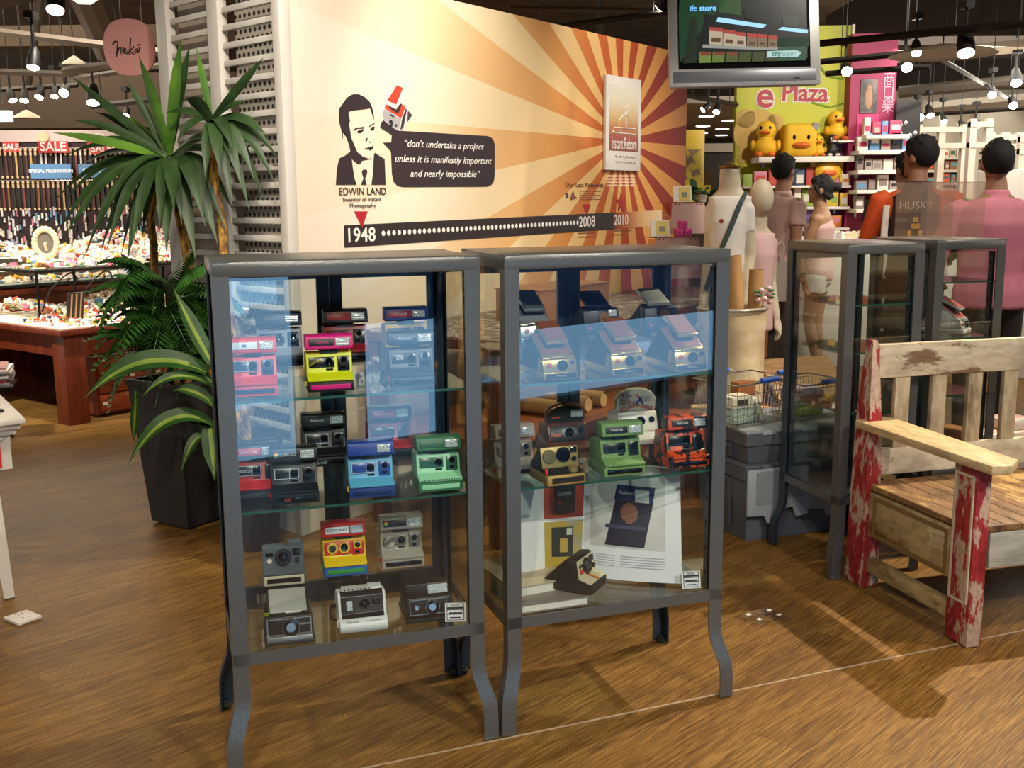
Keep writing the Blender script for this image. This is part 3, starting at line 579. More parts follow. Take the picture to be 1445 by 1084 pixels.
sonar_fold('navy folding camera with round sonar disc, back of the top shelf', uvz(CB, at_px(CB, 840, .29, ZB1+.07), .29, ZB1+.07), aB+.0)
sonar_fold('navy folding camera with pale silver cap, back right of the top shelf', uvz(CB, at_px(CB, 924, .29, ZB1+.07), .29, ZB1+.07), aB+.0, '#b9b9b0', False)
# --- middle shelf
see_through('see-through camera with rainbow stripe behind the cabinet post', uvz(CB, .035+.04, .16, ZB2), aB+.05, 1.0, ('#2f6fb5', '#3f9a4a', '#e6c52a', '#dd7a2a', '#cf3030'))
riser(CB, .225, .27, ZB2, .16, .12, .03, 'low clear riser under the brown rounded camera'); riser(CB, .42, .285, ZB2, .15, .12, .03, 'low clear riser under the white multicolour lettered camera')
def rounded_flip(label, pos, rz, shell, face, lampc=True, ptxt=None, deco=None):
    """clam camera whose arched lid stands open above the face"""
    t = thing('instant_camera', label, 'camera', pos, rz, 'cameras with arched lids'); ms = shell if not isinstance(shell, str) else M(shell, .35)
    g = G(); g.prism([(-.05, .002), (-.056, .018), (-.03, .034), (.08, .04), (.085, .002)], -.066, .066, .005); b = obj('film_box', g, ms, t)
    g = G(); g.prism([(-.036, .03), (-.016, .084), (.0, .088), (.07, .08), (.08, .036)], -.06, .06, .006); f = obj('body', g, ms, t)
    X = leaned(-.027, .058, .36)
    g = G(); g.X = X; g.box((0, -.001, 0), (.108, .006, .046), bev=.003); p = obj('face_plate', g, M(face, .3), f)
    g = G(); g.X = X; g.lathe([(.0135, .0), (.0125, -.010), (.009, -.0105), (.007, -.006), (.0005, -.005)], (.004, 0, .003), 22, 'y'); obj('lens', g, LENS, p)
    g = G(); g.X = X; g.lathe([(.0085, .0), (.0085, -.008), (.0005, -.008)], (.038, 0, .006), 16, 'y'); obj('viewfinder', g, LENS, p)
    if ptxt: g = G(); g.X = X; g.box((-.036, -.004, -.004), (.024, .001, .008)); obj('name_plate', g, M('#c84a22', .5), p)
    arch = [(-.06, .0)] + [(-.06+.12*k/12*1.0, .032+.026*math.sin(PI*k/12)**.5) for k in range(13)] + [(.06, .0)]
    Y = Matrix.Translation((0, -.004, .088)) @ Matrix.Rotation(.12, 4, 'X')
    g = G(); g.X = Y; g.prismy(arch, 0, .02, .002); l_ = obj('lid', g, ms, t)
    g = G(); g.X = Y; g.prismy([(x*.88, z*.86+.003) for x, z in arch], -.0015, .001); lf = obj('lid_face', g, M(face, .3), l_)
    if lampc: g = G(); g.X = Y; g.box((.034, -.003, .026), (.038, .004, .022), bev=.006); obj('flash_lamp', g, FLASH, lf)
    else: g = G(); g.X = Y; g.box((.03, -.003, .032), (.03, .003, .016), bev=.001); obj('flash_lamp', g, FLASH, lf)
    return t, lf, p, Y
BROWN = M('#6b3a22', .3, .2)
t, lf, p, Y = rounded_flip('brown rounded camera with open arched lid, back row of the shelf', uvz(CB, at_px(CB, 797, .26, ZB2+.03), .26, ZB2+.03), aB-.06, BROWN, '#1a1715', True, True)
g = G(); g.X = Y; arc = [(-.054+.108*k/12, -.003, .03+.024*math.sin(PI*k/12)**.5) for k in range(13)]; g.tube(arc, .0016, 6); obj('copper_trim', g, M('#c07a4a', .3, .8), lf)
g = G(); g.X = Y; g.box((-.03, -.0025, .016), (.024, .001, .006)); obj('lid_name_plate', g, M('#c84a22', .5), lf)
t, lf, p, Y = rounded_flip('white camera with multicolour lettering on its open lid', uvz(CB, at_px(CB, 896, .285, ZB2+.03), .285, ZB2+.03), aB-.06, '#e8e2d6', '#f0ece2', False)
t.scale = (1.05, 1.05, 1.15)
for k, (ch, cc) in enumerate(zip('Photo', ('#d8402e', '#2f6fb5', '#3f9a4a', '#e0a52a', '#d8402e'))): text(ch, .017, M(cc, .5), lf, Y @ V(-.042+k*.011, -.003, .042), (PI/2-.12, 0, 0))
for k, (ch, cc) in enumerate(zip('Graph', ('#3f9a4a', '#d8402e', '#e0a52a', '#2f6fb5', '#8a4aa0'))): text(ch, .017, M(cc, .5), lf, Y @ V(-.042+k*.011, -.003, .024), (PI/2-.12, 0, 0))
text('X', .034, M('#24408c', .5), lf, Y @ V(.008, -.0035, .028), (PI/2-.12, 0, 0), shear=.2, bold=.0006)
for k, cc in enumerate(('#d8402e', '#e6b52a', '#8a4aa0')): g = G(); g.X = Y; g.tube([(-.05, -.003, .002+k*.003), (0, -.003, .011+k*.003), (.05, -.003, .001+k*.003)], .0013, 6); obj('colour_swoosh', g, M(cc, .5), lf)
# gold sonar box camera in front
def gold_sonar(label, pos, rz):
    t = thing('instant_camera', label, 'camera', pos, rz, 'box instant cameras with fixed lens'); mg = M('#a88f52', .4, .4); mk = M('#1d1915', .5)
    g = G(); g.prism([(-.055, .002), (-.055, .03), (.09, .026), (.09, .002)], -.056, .056, .003); b = obj('film_box', g, mg, t)
    g = G(); g.box((.004, -.0555, .016), (.094, .002, .015)); obj('film_slot', g, mk, b)
    g = G(); g.prism([(-.05, .03), (-.014, .04), (.0, .09), (.02, .09), (.09, .03)], -.052, .052, .003); f = obj('body', g, mk, t)
    g = G(); g.prism([(-.0165, .042), (-.0015, .097), (.002, .097), (-.011, .041)], -.055, .055, .002); p = obj('face_plate', g, mg, f)
    X = leaned(-.0095, .07, .265)
    g = G(); g.X = X; g.lathe([(.0195, .002), (.0195, -.004), (.018, -.005), (.0005, -.005)], (-.032, 0, .003), 26, 'y'); obj('sonar_disc', g, M('#6d6544', .7, .2), p)
    g = G(); g.X = X; g.lathe([(.0205, .002), (.02, -.008), (.016, -.010), (.013, -.0095), (.011, -.006), (.0005, -.005)], (.009, 0, .005), 26, 'y'); obj('lens', g, LENS, p)
    g = G(); g.X = X; g.box((.042, -.001, .016), (.018, .004, .016), bev=.001); g.lathe([(.006, .002), (.006, -.008), (.0005, -.008)], (.04, 0, -.008), 14, 'y'); obj('viewfinder', g, BLK2, p)
    g = G(); g.lathe([(.014, -.014), (.014, .002), (.0005, .002)], (.03, -.03, .044), 16); obj('focus_dial', g, mg, f)
    g = G(); g.box((-.054, -.04, .04), (.008, .012, .016), bev=.002); obj('shutter_button', g, M('#c42a2a', .4), f); return t
gold_sonar('gold camera with round sonar grille and big lens, front of the shelf', uvz(CB, at_px(CB, 788, .055, ZB2), .055, ZB2), aB+.05)
def knit():
    g = NT('green_woven_skin'); tc = g.n('TexCoord'); w = g.n('TexWave', i_Vector=tc.outputs['Object'], i_Scale=58.0, i_Distortion=0.0); w.bands_direction = 'DIAGONAL'; ck = g.n('TexChecker', i_Vector=tc.outputs['Object'], i_Scale=330.0)
    g.l(g.mix(g.math('MULTIPLY', g.math('ADD', w.outputs[1], ck.outputs[1]), .45), '#40682c', '#9cc274'), g.b.inputs['Base Color']); g.b.inputs['Roughness'].default_value = .6; return g.m
KN = knit()
bc(CB, 875, .06, ZB2, 'green woven skin instant camera at the middle of the shelf', -.05, top=KN, face=KN, base=KN, lab='#17181a', labtxt='Polaroid', labcol='#e6e6e2', panel='#14171a', s=1.03)
SPLASH = two('#151312', '#e2531d', 28, 'orange_black_splash', .35, .485, .515, (1.4, 1.4, .9))
bc(CB, 966, .075, ZB2, 'black and orange splashed instant camera by the right post', -.05, top=SPLASH, face=SPLASH, base=SPLASH, lab='#17181a', labtxt='Polaroid', labcol='#e6e6e2', panel='#14171a', s=1.03)
# --- bottom: open book, stacked books, black and cream camera
def open_book():
    zb = Z0+.001; ex, ey = rz_dir(aB); exV = ex
    def pl(px, py, v):     # point on vertical plane at depth v in cabinet
        return on_plane(px, py, Vector((CB['x'], CB['y'], 0))+ey*v, -ey)
    t = thing('open_book', 'open photo book leaning upright, printed with pictures of black cameras', 'book', uvz(CB, .33, .17, Z0), aB)
    inv = (Matrix.Translation(t.location) @ Matrix.Rotation(aB, 4, 'Z')).inverted()
    def depth(u, k):       # page lies back with height k, V-fold at spine
        return u
    # corners in cabinet coordinates (u, v, z): bottom edge on the shelf, top leans back
    def P(u, v, z): return inv @ cab_pt(CB, u, v, z)
    bl, bs, br = (.085, .19, Z0+.062), (.315, .235, Z0+.008), (.56, .06, Z0+.008)
    tl, ts, tr = (.105, .30, Z0+.345), (.375, .345, Z0+.335), (.60, .16, Z0+.325)
    def lerp(a, b, k): return tuple(a[i]+(b[i]-a[i])*k for i in range(3))
    n = 10
    def page(a0, a1, b0, b1, th, bulge, back=False):
        bot, top = [], []
        for k in range(n+1):
            s_ = k/n; q0 = lerp(a0, a1, s_); q1 = lerp(b0, b1, s_); bu = bulge*math.sin(PI*s_**.7)
            bot.append(P(q0[0], q0[1]-bu, q0[2])); top.append(P(q1[0], q1[1]-bu, q1[2]))
        off = inv.to_3x3() @ (ey*th); g = G()
        g.rings([[bot[k], top[k], top[k]+off, bot[k]+off] for k in range(n+1)]); return g, bot, top
    g, lb, lt = page(bl, bs, tl, ts, .022, .016); pl_ = obj('left_page_block', g, M('#efeee9', .6), t)
    g, rb, rt = page(bs, br, ts, tr, .024, .02); pr_ = obj('right_page_block', g, M('#efeff0', .55), t)
    def sheet(bot, top, r, mat, name, par, out=.0015, skew=0):
        """part of a page: r = (s0, s1, z0, z1) in page fractions"""
        g = G(); s0, s1, z0, z1 = r; K = 10; gr = []
        of = inv.to_3x3() @ (-ey*out)
        for i in range(K+1):
            q = []
            for zz, sh_ in ((z0, 0), (z1, skew)):
                s_ = (s0+sh_+(s1-s0)*i/K)*n; k = min(int(s_), n-1); f = s_-k; q.append(bot[k].lerp(bot[k+1], f).lerp(top[k].lerp(top[k+1], f), zz))
            gr.append([q[0]+of, q[1]+of, q[1]+of*.3, q[0]+of*.3])
        g.rings(gr); return obj(name, g, mat, par)
    pic = two('#b9b2ac', '#e6e2de', 3, 'photo_backdrop', .5, .35, .6)
    sheet(lb, lt, (.42, .985, .5, .97), M('#c4452f', .4), 'printed_picture', pl_); sheet(lb, lt, (.42, .985, .02, .47), two('#c3a43a', '#9aa39a', 4, 'photo_yellow', .4), 'printed_picture', pl_)
    sheet(lb, lt, (.56, .86, .54, .97), M('#232022', .4), 'pictured_camera', pl_, .0025); sheet(lb, lt, (.52, .84, .16, .42), M('#2b3230', .4), 'pictured_camera', pl_, .0025)
    sheet(lb, lt, (.60, .80, .70, .73), M('#8a8688', .4), 'pictured_detail', pl_, .0032); sheet(lb, lt, (.60, .66, .62, .66), M('#c33b30', .4), 'pictured_detail', pl_, .0032); sheet(lb, lt, (.64, .76, .20, .32), M('#c6a94e', .4), 'pictured_detail', pl_, .0032); sheet(lb, lt, (.74, .82, .35, .41), M('#d9d5c2', .4), 'pictured_detail', pl_, .0032)
    sheet(rb, rt, (.06, .83, .27, .92), pic, 'printed_picture', pr_); sheet(rb, rt, (.20, .60, .29, .70), M('#151d38', .35), 'pictured_camera', pr_, .0025, .10); sheet(rb, rt, (.28, .69, .68, .82), M('#1f3260', .35), 'pictured_camera_top', pr_, .003, .03)
    sheet(rb, rt, (.50, .65, .68, .79), M('#c9cdd0', .4), 'pictured_detail', pr_, .0036); [sheet(rb, rt, (.44-.09*math.sqrt(1-q*q), .44+.09*math.sqrt(1-q*q), .58+.085*(q-.12), .58+.085*(q+.12)), M('#8a5b49', .4), 'pictured_detail', pr_, .0036) for q in (-.92, -.7, -.48, -.24, 0, .24, .48, .7, .92)]; sheet(rb, rt, (.2, .62, .44, .47), M('#3a4260', .4), 'pictured_detail', pr_, .0036)
    for k in range(5): sheet(rb, rt, (.1, .3, .20-k*.022, .207-k*.022), M('#b9b8bb', .6), 'printed_line', pr_, .002); sheet(rb, rt, (.36, .82, .20-k*.022, .207-k*.022), M('#b9b8bb', .6), 'printed_line', pr_, .002)
    k = 4; q = rb[k].lerp(rt[k], .75); q2 = (rb[7]-rb[2]).normalized()
    up_ = (rt[4]-rb[4]).normalized(); nr = q2.cross(up_).normalized(); R = Matrix((q2, up_, nr)).transposed()
    if nr.y > 0: pass
    text('Polaroid', .016, M('#d9dce2', .5), pr_, q+nr*.006+q2*.005, R.to_euler(), sx=.9)
    g = G(); g.box(P(.2, .28, Z0+.17), (.3, .006, .33), Euler((-.33, 0, 0))) if False else None
    return t
open_book()
def closed_book(label, c, u, v, z, w, d, h, cover, rz, group='books lying in the cabinet', spine=None):
    t = thing('book', label, 'book', uvz(c, u, v, z), rz, group)
    g = G(); g.box((.002, 0, h/2), (w-.006, d-.008, h-.006)); obj('pages', g, M('#ece6d8', .8), t)
    g = G(); g.box((0, 0, .0015), (w, d, .003)); g.box((0, 0, h-.0015), (w, d, .003)); g.box((-w/2+.0015, 0, h/2), (.003, d, h)); cv = obj('cover', g, M(cover, .45), t)
    if spine: text(spine, .02, M('#4a4a48', .6), cv, (-w/2-.0006, 0, h/2), (PI/2, 0, -PI/2))
    return t
closed_book('thick pale tan book lying under the open book, at the left post', CB, .115, .215, Z0, .19, .26, .055, '#cdb99a', aB+.12)
closed_book('white edged book with dark cover lying at the front, camera on its corner', CB, .145, .085, Z0, .2, .13, .026, '#8c7f78', aB+.0)
round_lens_camera('black instant camera with cream face and rainbow stripe in front of open book', uvz(CB, .255, .085, Z0+.027), aB+.75, '#1a1918', '#d8cda9', 1.0, '#1a1918', stripe=('#c8372c', '#dd7a2a', '#e6c52a'), btn='#c8372c', tower=False)
price_card('white price card leaning at the right corner of the right front cabinet', CB, .575, .03, Z0, aB-.2)
# white and red folding cameras in the narrow cabinets
for c, u, v, z, lb in ((CD, .216, .15, .885, 'white and red folding camera on the narrow cabinet shelf, pink shirt behind'),):
    fold_camera(lb, uvz(c, u, v, z), c['a']+.55, '#d9d5cc', '#c4584c', 1.0, '#e4e0d8', '#d9d4cc', '#cfc9c0', 'white and red folding cameras')
# ================================================================== printed partition wall with sunburst
WA = .9483; W0 = Vector((-1.0, 4.3873, 0)); WE, WN = rz_dir(WA)          # along the wall, into the wall
def mural_pt(px, py):
    P = on_plane(px, py, W0, -WN); q = P-W0; return q.dot(WE), q.z
def T(u, w, z): return W0 + WE*u - WN*w + Vector((0, 0, z))               # u along the wall, w out from it
BU, BZ = 2.911, 1.8035
def mural_material():
    g = NT('sunburst_print'); tc = g.n('TexCoord'); s = g.n('SeparateXYZ', i_0=tc.outputs['Object'])
    dx = g.math('SUBTRACT', s.outputs[0], BU); dz = g.math('SUBTRACT', s.outputs[2], BZ)
    an = g.math('MULTIPLY', g.math('ARCTAN2', dz, dx), 180/PI/9); fl = g.math('FLOOR', g.math('ADD', an, 40.03)); od = g.math('MODULO', fl, 2.0)
    uu = g.math('DIVIDE', s.outputs[0], 4.0)
    lt = g.ramp(uu, [(.03, '#f0e0cf'), (.25, '#f3e2c6'), (.45, '#f1d4a2'), (.62, '#eec481'), (.75, '#e9b064'), (.85, '#d99650'), (.95, '#bd7d49')])
    dk = g.ramp(uu, [(.03, '#eddac6'), (.25, '#efd3a6'), (.40, '#e8b87c'), (.54, '#dd9a55'), (.66, '#cb6a36'), (.75, '#b64f2c'), (.84, '#95392c'), (.95, '#7a2d2a')])
    c = g.mix(od, dk, lt); fade = g.ramp(uu, [(.02, '#ffffff'), (.36, '#000000')]); c = g.mix(g.math('MULTIPLY', g.n('RGBToBW', i_0=fade).outputs[0], .6), c, '#f1e0cc')
    g.l(c, g.b.inputs['Base Color']); g.b.inputs['Roughness'].default_value = .6; g.b.inputs['Specular IOR Level'].default_value = .2
    return g.m
g = G(); g.box(((.12+3.79)/2, .0125, 2.404/2), (3.67, .025, 2.404)); wall_back = struct('wall_back', g, mural_material(), loc=W0, rot=WA)
def mp_poly(name, pts, mat, lift=.002, parent=None, zo=(0, 0, 1)):
    """flat print on the partition: outline through these picture points"""
    x0, y0, k = zo; g = G(); P = [mural_pt(x0+x/k, y0+y/k) for x, y in pts]
    g.prismy(P, -lift, 0); return obj(name, g, mat, parent or wall_back, smooth=0)
def mp_text(s, x0, y0, x1, y1, cap, mat, zo=(0, 0, 1), shear=0, lift=.003, parent=None, bold=0):
    zx, zy, k = zo; u0, z0 = mural_pt(zx+x0/k, zy+y0/k); u1, z1 = mural_pt(zx+x1/k, zy+y1/k)
    um, zm = mural_pt(zx+(x0+x1)/2/k, zy+(y0+y1)/2/k); dep = (T(um, 0, zm)-EYE).dot(FW); size = cap/k*dep/F/.72
    o = text(s, size, mat, parent or wall_back, ((u0+u1)/2, -lift, (z0+z1)/2), (PI/2, -math.atan2(z1-z0, u1-u0), 0), shear=shear, ext=.0006, bold=bold)
    w = max(v.co.x for v in o.data.vertices)-min(v.co.x for v in o.data.vertices); k2 = math.hypot(u1-u0, z1-z0)/w; mx = (max(v.co.x for v in o.data.vertices)+min(v.co.x for v in o.data.vertices))/2
    for v in o.data.vertices: v.co.x = (v.co.x-mx)*k2
    return o
INK = M('#33262a', .5, name='dark_brown_ink'); RED = M('#b5202a', .5); PAPER = M('#f4efe6', .5)
Z5 = (400, 80, 3.872); Z7 = (470, 110, 6.773); Z6 = (700, 60, 3.737); Z8 = (780, 240, 8.028)
face = mp_poly('portrait_face', [(145, 300), (385, 290), (390, 430), (400, 520), (400, 720), (380, 1022), (170, 1022), (150, 700), (100, 560), (80, 500)], M('#f1dfc6', .45), .001, zo=Z7)
for nm, pts in (('portrait_hair', [(90, 250), (130, 190), (180, 158), (240, 153), (300, 183), (345, 225), (370, 280), (385, 340), (390, 400), (378, 370), (362, 320), (350, 292), (300, 300), (250, 305), (200, 312), (150, 322), (145, 350), (160, 410), (150, 440), (163, 520), (170, 570), (200, 640), (230, 710), (280, 750), (340, 772), (368, 763), (350, 780), (300, 788), (272, 795), (262, 818), (240, 830), (200, 800), (180, 780), (163, 700), (150, 640), (120, 560), (80, 510), (60, 430), (52, 350), (60, 290)]),
    ('portrait_jacket', [(65, 765), (110, 745), (165, 702), (178, 785), (185, 850), (200, 950), (222, 1022), (25, 1022), (35, 880), (50, 800)]), ('portrait_jacket', [(400, 715), (440, 745), (490, 775), (500, 1022), (365, 1022), (380, 900), (385, 780), (390, 730)]),
    ('portrait_tie', [(272, 890), (290, 875), (315, 876), (326, 892), (320, 925), (304, 960), (318, 1022), (265, 1022), (288, 960), (276, 920)]), ('portrait_brow', [(193, 500), (215, 476), (292, 467), (285, 486), (230, 487), (202, 508)]), ('portrait_brow', [(340, 467), (360, 447), (392, 430), (394, 441), (365, 456), (346, 472)]),
    ('portrait_eye', [(225, 515), (250, 498), (292, 489), (285, 510), (262, 530), (238, 530)]), ('portrait_eye', [(352, 490), (375, 465), (396, 468), (388, 500), (368, 506)]), ('portrait_nose', [(306, 600), (322, 570), (329, 578), (320, 606)]), ('portrait_nose', [(335, 604), (362, 620), (352, 624)]),
    ('portrait_mouth', [(298, 675), (350, 660), (383, 648), (378, 680), (350, 697), (340, 686), (300, 683)]), ('portrait_ear', [(80, 505), (112, 520), (127, 550), (132, 592), (122, 562), (106, 530), (90, 522), (92, 582)])):
    mp_poly(nm, pts, INK, .002, zo=Z7)
cp = mp_poly('camera_picture', [(605, 66), (670, 94), (674, 150), (650, 235), (702, 288), (760, 357), (664, 502), (560, 552), (445, 476), (450, 438), (475, 398), (462, 318), (492, 252), (512, 215)], M('#d9d5d2', .45), .0015, zo=Z7)
for pts, cc in (([(607, 70), (665, 97), (600, 255), (516, 213)], '#d0432c'), ([(500, 252), (524, 262), (534, 292), (602, 336), (626, 332), (655, 252), (688, 272), (648, 388), (490, 290)], '#d0432c'), ([(524, 262), (600, 302), (640, 245), (654, 252), (626, 332), (602, 336), (534, 292)], '#3a2c2c'), ([(475, 402), (590, 490), (625, 502), (560, 548), (447, 474), (452, 440)], '#332829'), ([(692, 290), (702, 305), (668, 478), (640, 498), (655, 400)], '#3a3031'), ([(712, 312), (753, 356), (706, 424)], '#473b3c'), ([(470, 322), (490, 298), (648, 396), (625, 490), (590, 480), (480, 392)], '#aba6a6'), ([(528, 420), (540, 402), (562, 408), (574, 440), (562, 466), (542, 455)], '#1d1718'), ([(586, 450), (600, 440), (612, 452), (605, 470), (592, 468)], '#2a2122'), ([(540, 340), (582, 365), (578, 382), (536, 358)], '#2d2728')):
    mp_poly('camera_picture_detail', pts, M(cc, .45), .0025, zo=Z7)
bub = mp_poly('speech_bubble', [(592, 425), (600, 411), (615, 406), (640, 405), (1110, 433), (1132, 440), (1146, 455), (1153, 480), (1153, 650), (1147, 685), (1133, 702), (1110, 711), (650, 713), (622, 706), (602, 685), (592, 640), (587, 520), (543, 470), (588, 468)], INK, .002, zo=Z5)
for s, x0, y0, x1, y1 in (('“don’t undertake a project', 660, 474, 1092, 494), ('unless it is manifestly important', 608, 558, 1135, 572), ('and nearly impossible”', 690, 640, 1072, 643)): mp_text(s, x0, y0, x1, y1, 38, PAPER, Z5, .3, .003)
mp_text('EDWIN LAND', 303, 739, 558, 737, 41, INK, Z5); mp_text('Inventor of Instant', 323, 782, 532, 779, 21, INK, Z5); mp_text('Photography', 360, 815, 503, 813, 21, INK, Z5)
def bar_mat():
    g = NT('timeline_print'); tc = g.n('TexCoord'); s = g.n('SeparateXYZ', i_0=tc.outputs['Object'])
    g.l(g.ramp(g.math('DIVIDE', s.outputs[0], 4.0), [(.70, '#2f2628'), (.712, '#a8482a'), (.74, '#c4692f'), (.80, '#e0b27a'), (.86, '#ecd2a4')]), g.b.inputs['Base Color']); g.b.inputs['Roughness'].default_value = .45; return g.m
bar = mp_poly('timeline_strip', [(485.3, 318), (933.7, 296.6), (933.7, 319), (485.7, 349.5)], bar_mat(), .002)
mp_poly('year_marker', [(385, 845), (458, 845), (428, 935)], RED, .003, zo=Z5); mp_poly('year_marker', [(457, 853), (497, 853), (478, 915)], RED, .003, zo=Z6)
st = [(770+(58 if k % 2 == 0 else 25)*math.sin(k*PI/5), 372-(120 if k % 2 == 0 else 52)*math.cos(k*PI/5)) for k in range(10)]; mp_poly('star_marker', st, RED, .003, zo=Z8)
mp_text('1948', 352, 981, 500, 974, 78, PAPER, Z5, bold=.001); mp_text('2008', 435, 949, 520, 945, 56, PAPER, Z6, bold=.001); mp_text('2010', 620, 939, 695, 936, 54, PAPER, Z6, bold=.001)
g = G(); ua, za = mural_pt(540.5, 329.3); ub, zb_ = mural_pt(814.5, 314.2)
for k in range(47):
    f = k/46; u = ua+(ub-ua)*f; z = za+(zb_-za)*f; g.prismy([(u+.0115*math.cos(j*PI/5), z+.0125*math.sin(j*PI/5)) for j in range(10)], -.003, -.002)
obj('dotted_line', g, PAPER, wall_back)
mp_text('Our Last Polaroids', 138, 168, 570, 172, 48, M('#7a4636', .5), Z8)
BR1 = M('#8a5238', .5); WHT = M('#f3dcc2', .5)
for k in range(5): mp_poly('small_print', [(300, 235+k*24), (540-(k % 2)*60, 237+k*23), (540-(k % 2)*60, 244+k*23), (300, 242+k*24)], BR1, .0015, zo=Z8)
for k, y in enumerate((68, 103, 140, 175)): 
    for j in range(5): mp_poly('small_print', [(612+j*66, y-9), (612+j*66+52, y-9), (612+j*66+52, y+9), (612+j*66, y+9)], WHT, .0015, zo=Z8)
for x, y in ((280, 718), (285, 760), (690, 690), (650, 735)): mp_poly('small_print', [(x, y-7), (x+200, y-12), (x+200, y), (x, y+6)], BR1, .0015, zo=Z8)
mp_poly('small_print', [(142, 260), (175, 258), (175, 318), (142, 320)], M('#5a3a4a', .5), .0015, zo=Z8); mp_poly('small_print', [(205, 290), (230, 225), (245, 290), (280, 320), (190, 345)], BR1, .0015, zo=Z8)
# framed panel over the burst centre
u0, z0 = mural_pt(700+560/3.737, 60+672/3.737); u1, z1 = mural_pt(700+748/3.737, 60+200/3.737)
pt_ = T((u0+u1)/2, .012, z0); pw, ph = u1-u0, z1-z0
sg = thing('framed_poster', 'tall white panel with a white line drawing at the centre of the sunburst', 'sign', T((u0+u1)/2, .014, z0), WA)
g = G(); g.box((0, 0, ph/2), (pw, .022, ph), bev=.002); bd = obj('board', g, M('#efe9df', .4), sg)
def panel_mat():
    g = NT('panel_gradient_print'); tc = g.n('TexCoord'); s = g.n('SeparateXYZ', i_0=tc.outputs['Object'])
    g.l(g.ramp(g.math('DIVIDE', s.outputs[2], ph), [(.2, '#8e3a2a'), (.36, '#a5492c'), (.46, '#c07a3c'), (.58, '#d9b678'), (.75, '#eadfc2'), (.9, '#efe8d6')]), g.b.inputs['Base Color']); g.b.inputs['Roughness'].default_value = .4; return g.m
g = G(); g.box((0, -.012, ph*.56), (pw*.84, .002, ph*.70)); pr = obj('printed_picture', g, panel_mat(), bd)
text('Instant Reborn', .1, PAPER, bd, (0, -.0145, ph*.285), (PI/2, 0, 0), sx=.52, bold=.001)
for pts in ([(-.3, .40), (.34, .40), (.34, .46), (-.3, .455), (-.3, .40)], [(-.1, .40), (-.1, .46)], [(-.15, .46), (-.15, .54), (-.02, .60), (-.05, .66), (.15, .70), (.1, .64), (-.02, .6)], [(.05, .62), (.32, .46)], [(.05, .62), (.05, .46)], [(-.02, .60), (.05, .62), (.1, .64)], [(-.38, .39), (-.3, .42)]):
    g = G(); g.tube([(x*pw, -.0135, z*ph) for x, z in pts], .0035, 5); obj('line_drawing', g, PAPER, pr)
for z in (.145, .085):
    g = G(); g.tube([(-.25*pw+k*pw*.022, -.0125, z*ph+.006*math.sin(k*2.1)+.004*math.sin(k*1.3)) for k in range(28)], .0018, 4); obj('handwriting', g, M('#8f8a84', .6), bd)
# ================================================================== white louvred screen beside the wall
LD = Vector((-.73, .68, 0)).normalized(); LA = math.atan2(-LD.y, -LD.x)          # x axis of the screen runs towards the partition
L0 = T(.12, 0, 0); LW = .96; LZ = 2.62
ls = thing('louvre_screen', 'white slatted screen with perforated metal behind, beside the printed wall', 'screen', L0+LD*LW, LA)
LWH = M('#cfcac2', .5, name='white_gloss_wood')
for x, w in ((.045, .09), (.475, .085), (.942, .052)): g = G(); g.box((x, .02, LZ/2), (w, .05, LZ), bev=.003); obj('post', g, LWH, ls)
for z, h in ((LZ-.05, .1), (.06, .12)): g = G(); g.box((.48, .022, z), (.94, .04, h)); obj('rail', g, LWH, ls)
for k in range(32):
    z = .17+k*.0748
    for x0, x1 in ((.09, .433), (.517, .918)):
        g = G(); g.box(((x0+x1)/2, .022, z), (x1-x0, .012, .026), Euler((-.12, 0, 0)), bev=.002); obj('slat', g, LWH, ls)
def perf():
    g = NT('perforated_metal'); tc = g.n('TexCoord'); s = g.n('SeparateXYZ', i_0=tc.outputs['Object'])
    k = 1/.036
    def cell(v): return g.math('SUBTRACT', g.math('FRACT', v), .5)
    x = g.math('MULTIPLY', s.outputs[0], k); z = g.math('MULTIPLY', s.outputs[2], k*1.1); xo = g.math('ADD', x, g.math('MULTIPLY', g.math('MODULO', g.math('FLOOR', z), 2.0), .5))
    r = g.math('SQRT', g.math('ADD', g.math('POWER', cell(xo), 2.0), g.math('POWER', cell(z), 2.0)))
    g.l(g.mix(g.math('LESS_THAN', r, .30), '#b5ada3', '#14110f'), g.b.inputs['Base Color']); g.b.inputs['Roughness'].default_value = .5; return g.m
g = G(); g.box((.715, .085, LZ/2), (.4, .004, LZ-.1)); obj('perforated_sheet', g, perf(), ls)
g = G(); g.box((.26, .07, LZ/2), (.36, .01, LZ-.1)); obj('backing_board', g, M('#b3a797', .7), ls)
# ================================================================== table between cabinets and wall
def newsprint():
    g = NT('scribbled_paper_cover'); tc = g.n('TexCoord'); mp = g.n('Mapping', i_Vector=tc.outputs['Object']); mp.inputs['Scale'].default_value = (6, 2.2, 1)
    v = g.n('TexVoronoi', i_Vector=mp.outputs[0], i_Scale=4.0, feature='DISTANCE_TO_EDGE'); n = g.n('TexNoise', i_Vector=mp.outputs[0], i_Scale=5.0)
    g.l(g.mix(g.ramp(v.outputs['Distance'], [(.03, '#ffffff'), (.07, '#000000')]), g.ramp(n.outputs['Fac'], [(.4, '#5b4637'), (.6, '#85705c')]), '#cfc3ae'), g.b.inputs['Base Color']); g.b.inputs['Roughness'].default_value = .55; return g.m
WOOD = two('#4a2412', '#6b3618', 9, 'red_brown_wood', .45, .35, .65, (1, 6, 1)); WOODO = two('#7a3f1a', '#9a5524', 9, 'orange_brown_wood', .45, .35, .65, (6, 1, 1))
U0, U1, Wa, Wb, TZ = .42, 3.3, .1, .86, .88
tb = thing('side_table', 'long dark wood table with scribbled paper cover behind the cabinets', 'table', T((U0+U1)/2, (Wa+Wb)/2, 0), WA); hx, hy = (U1-U0)/2, (Wb-Wa)/2
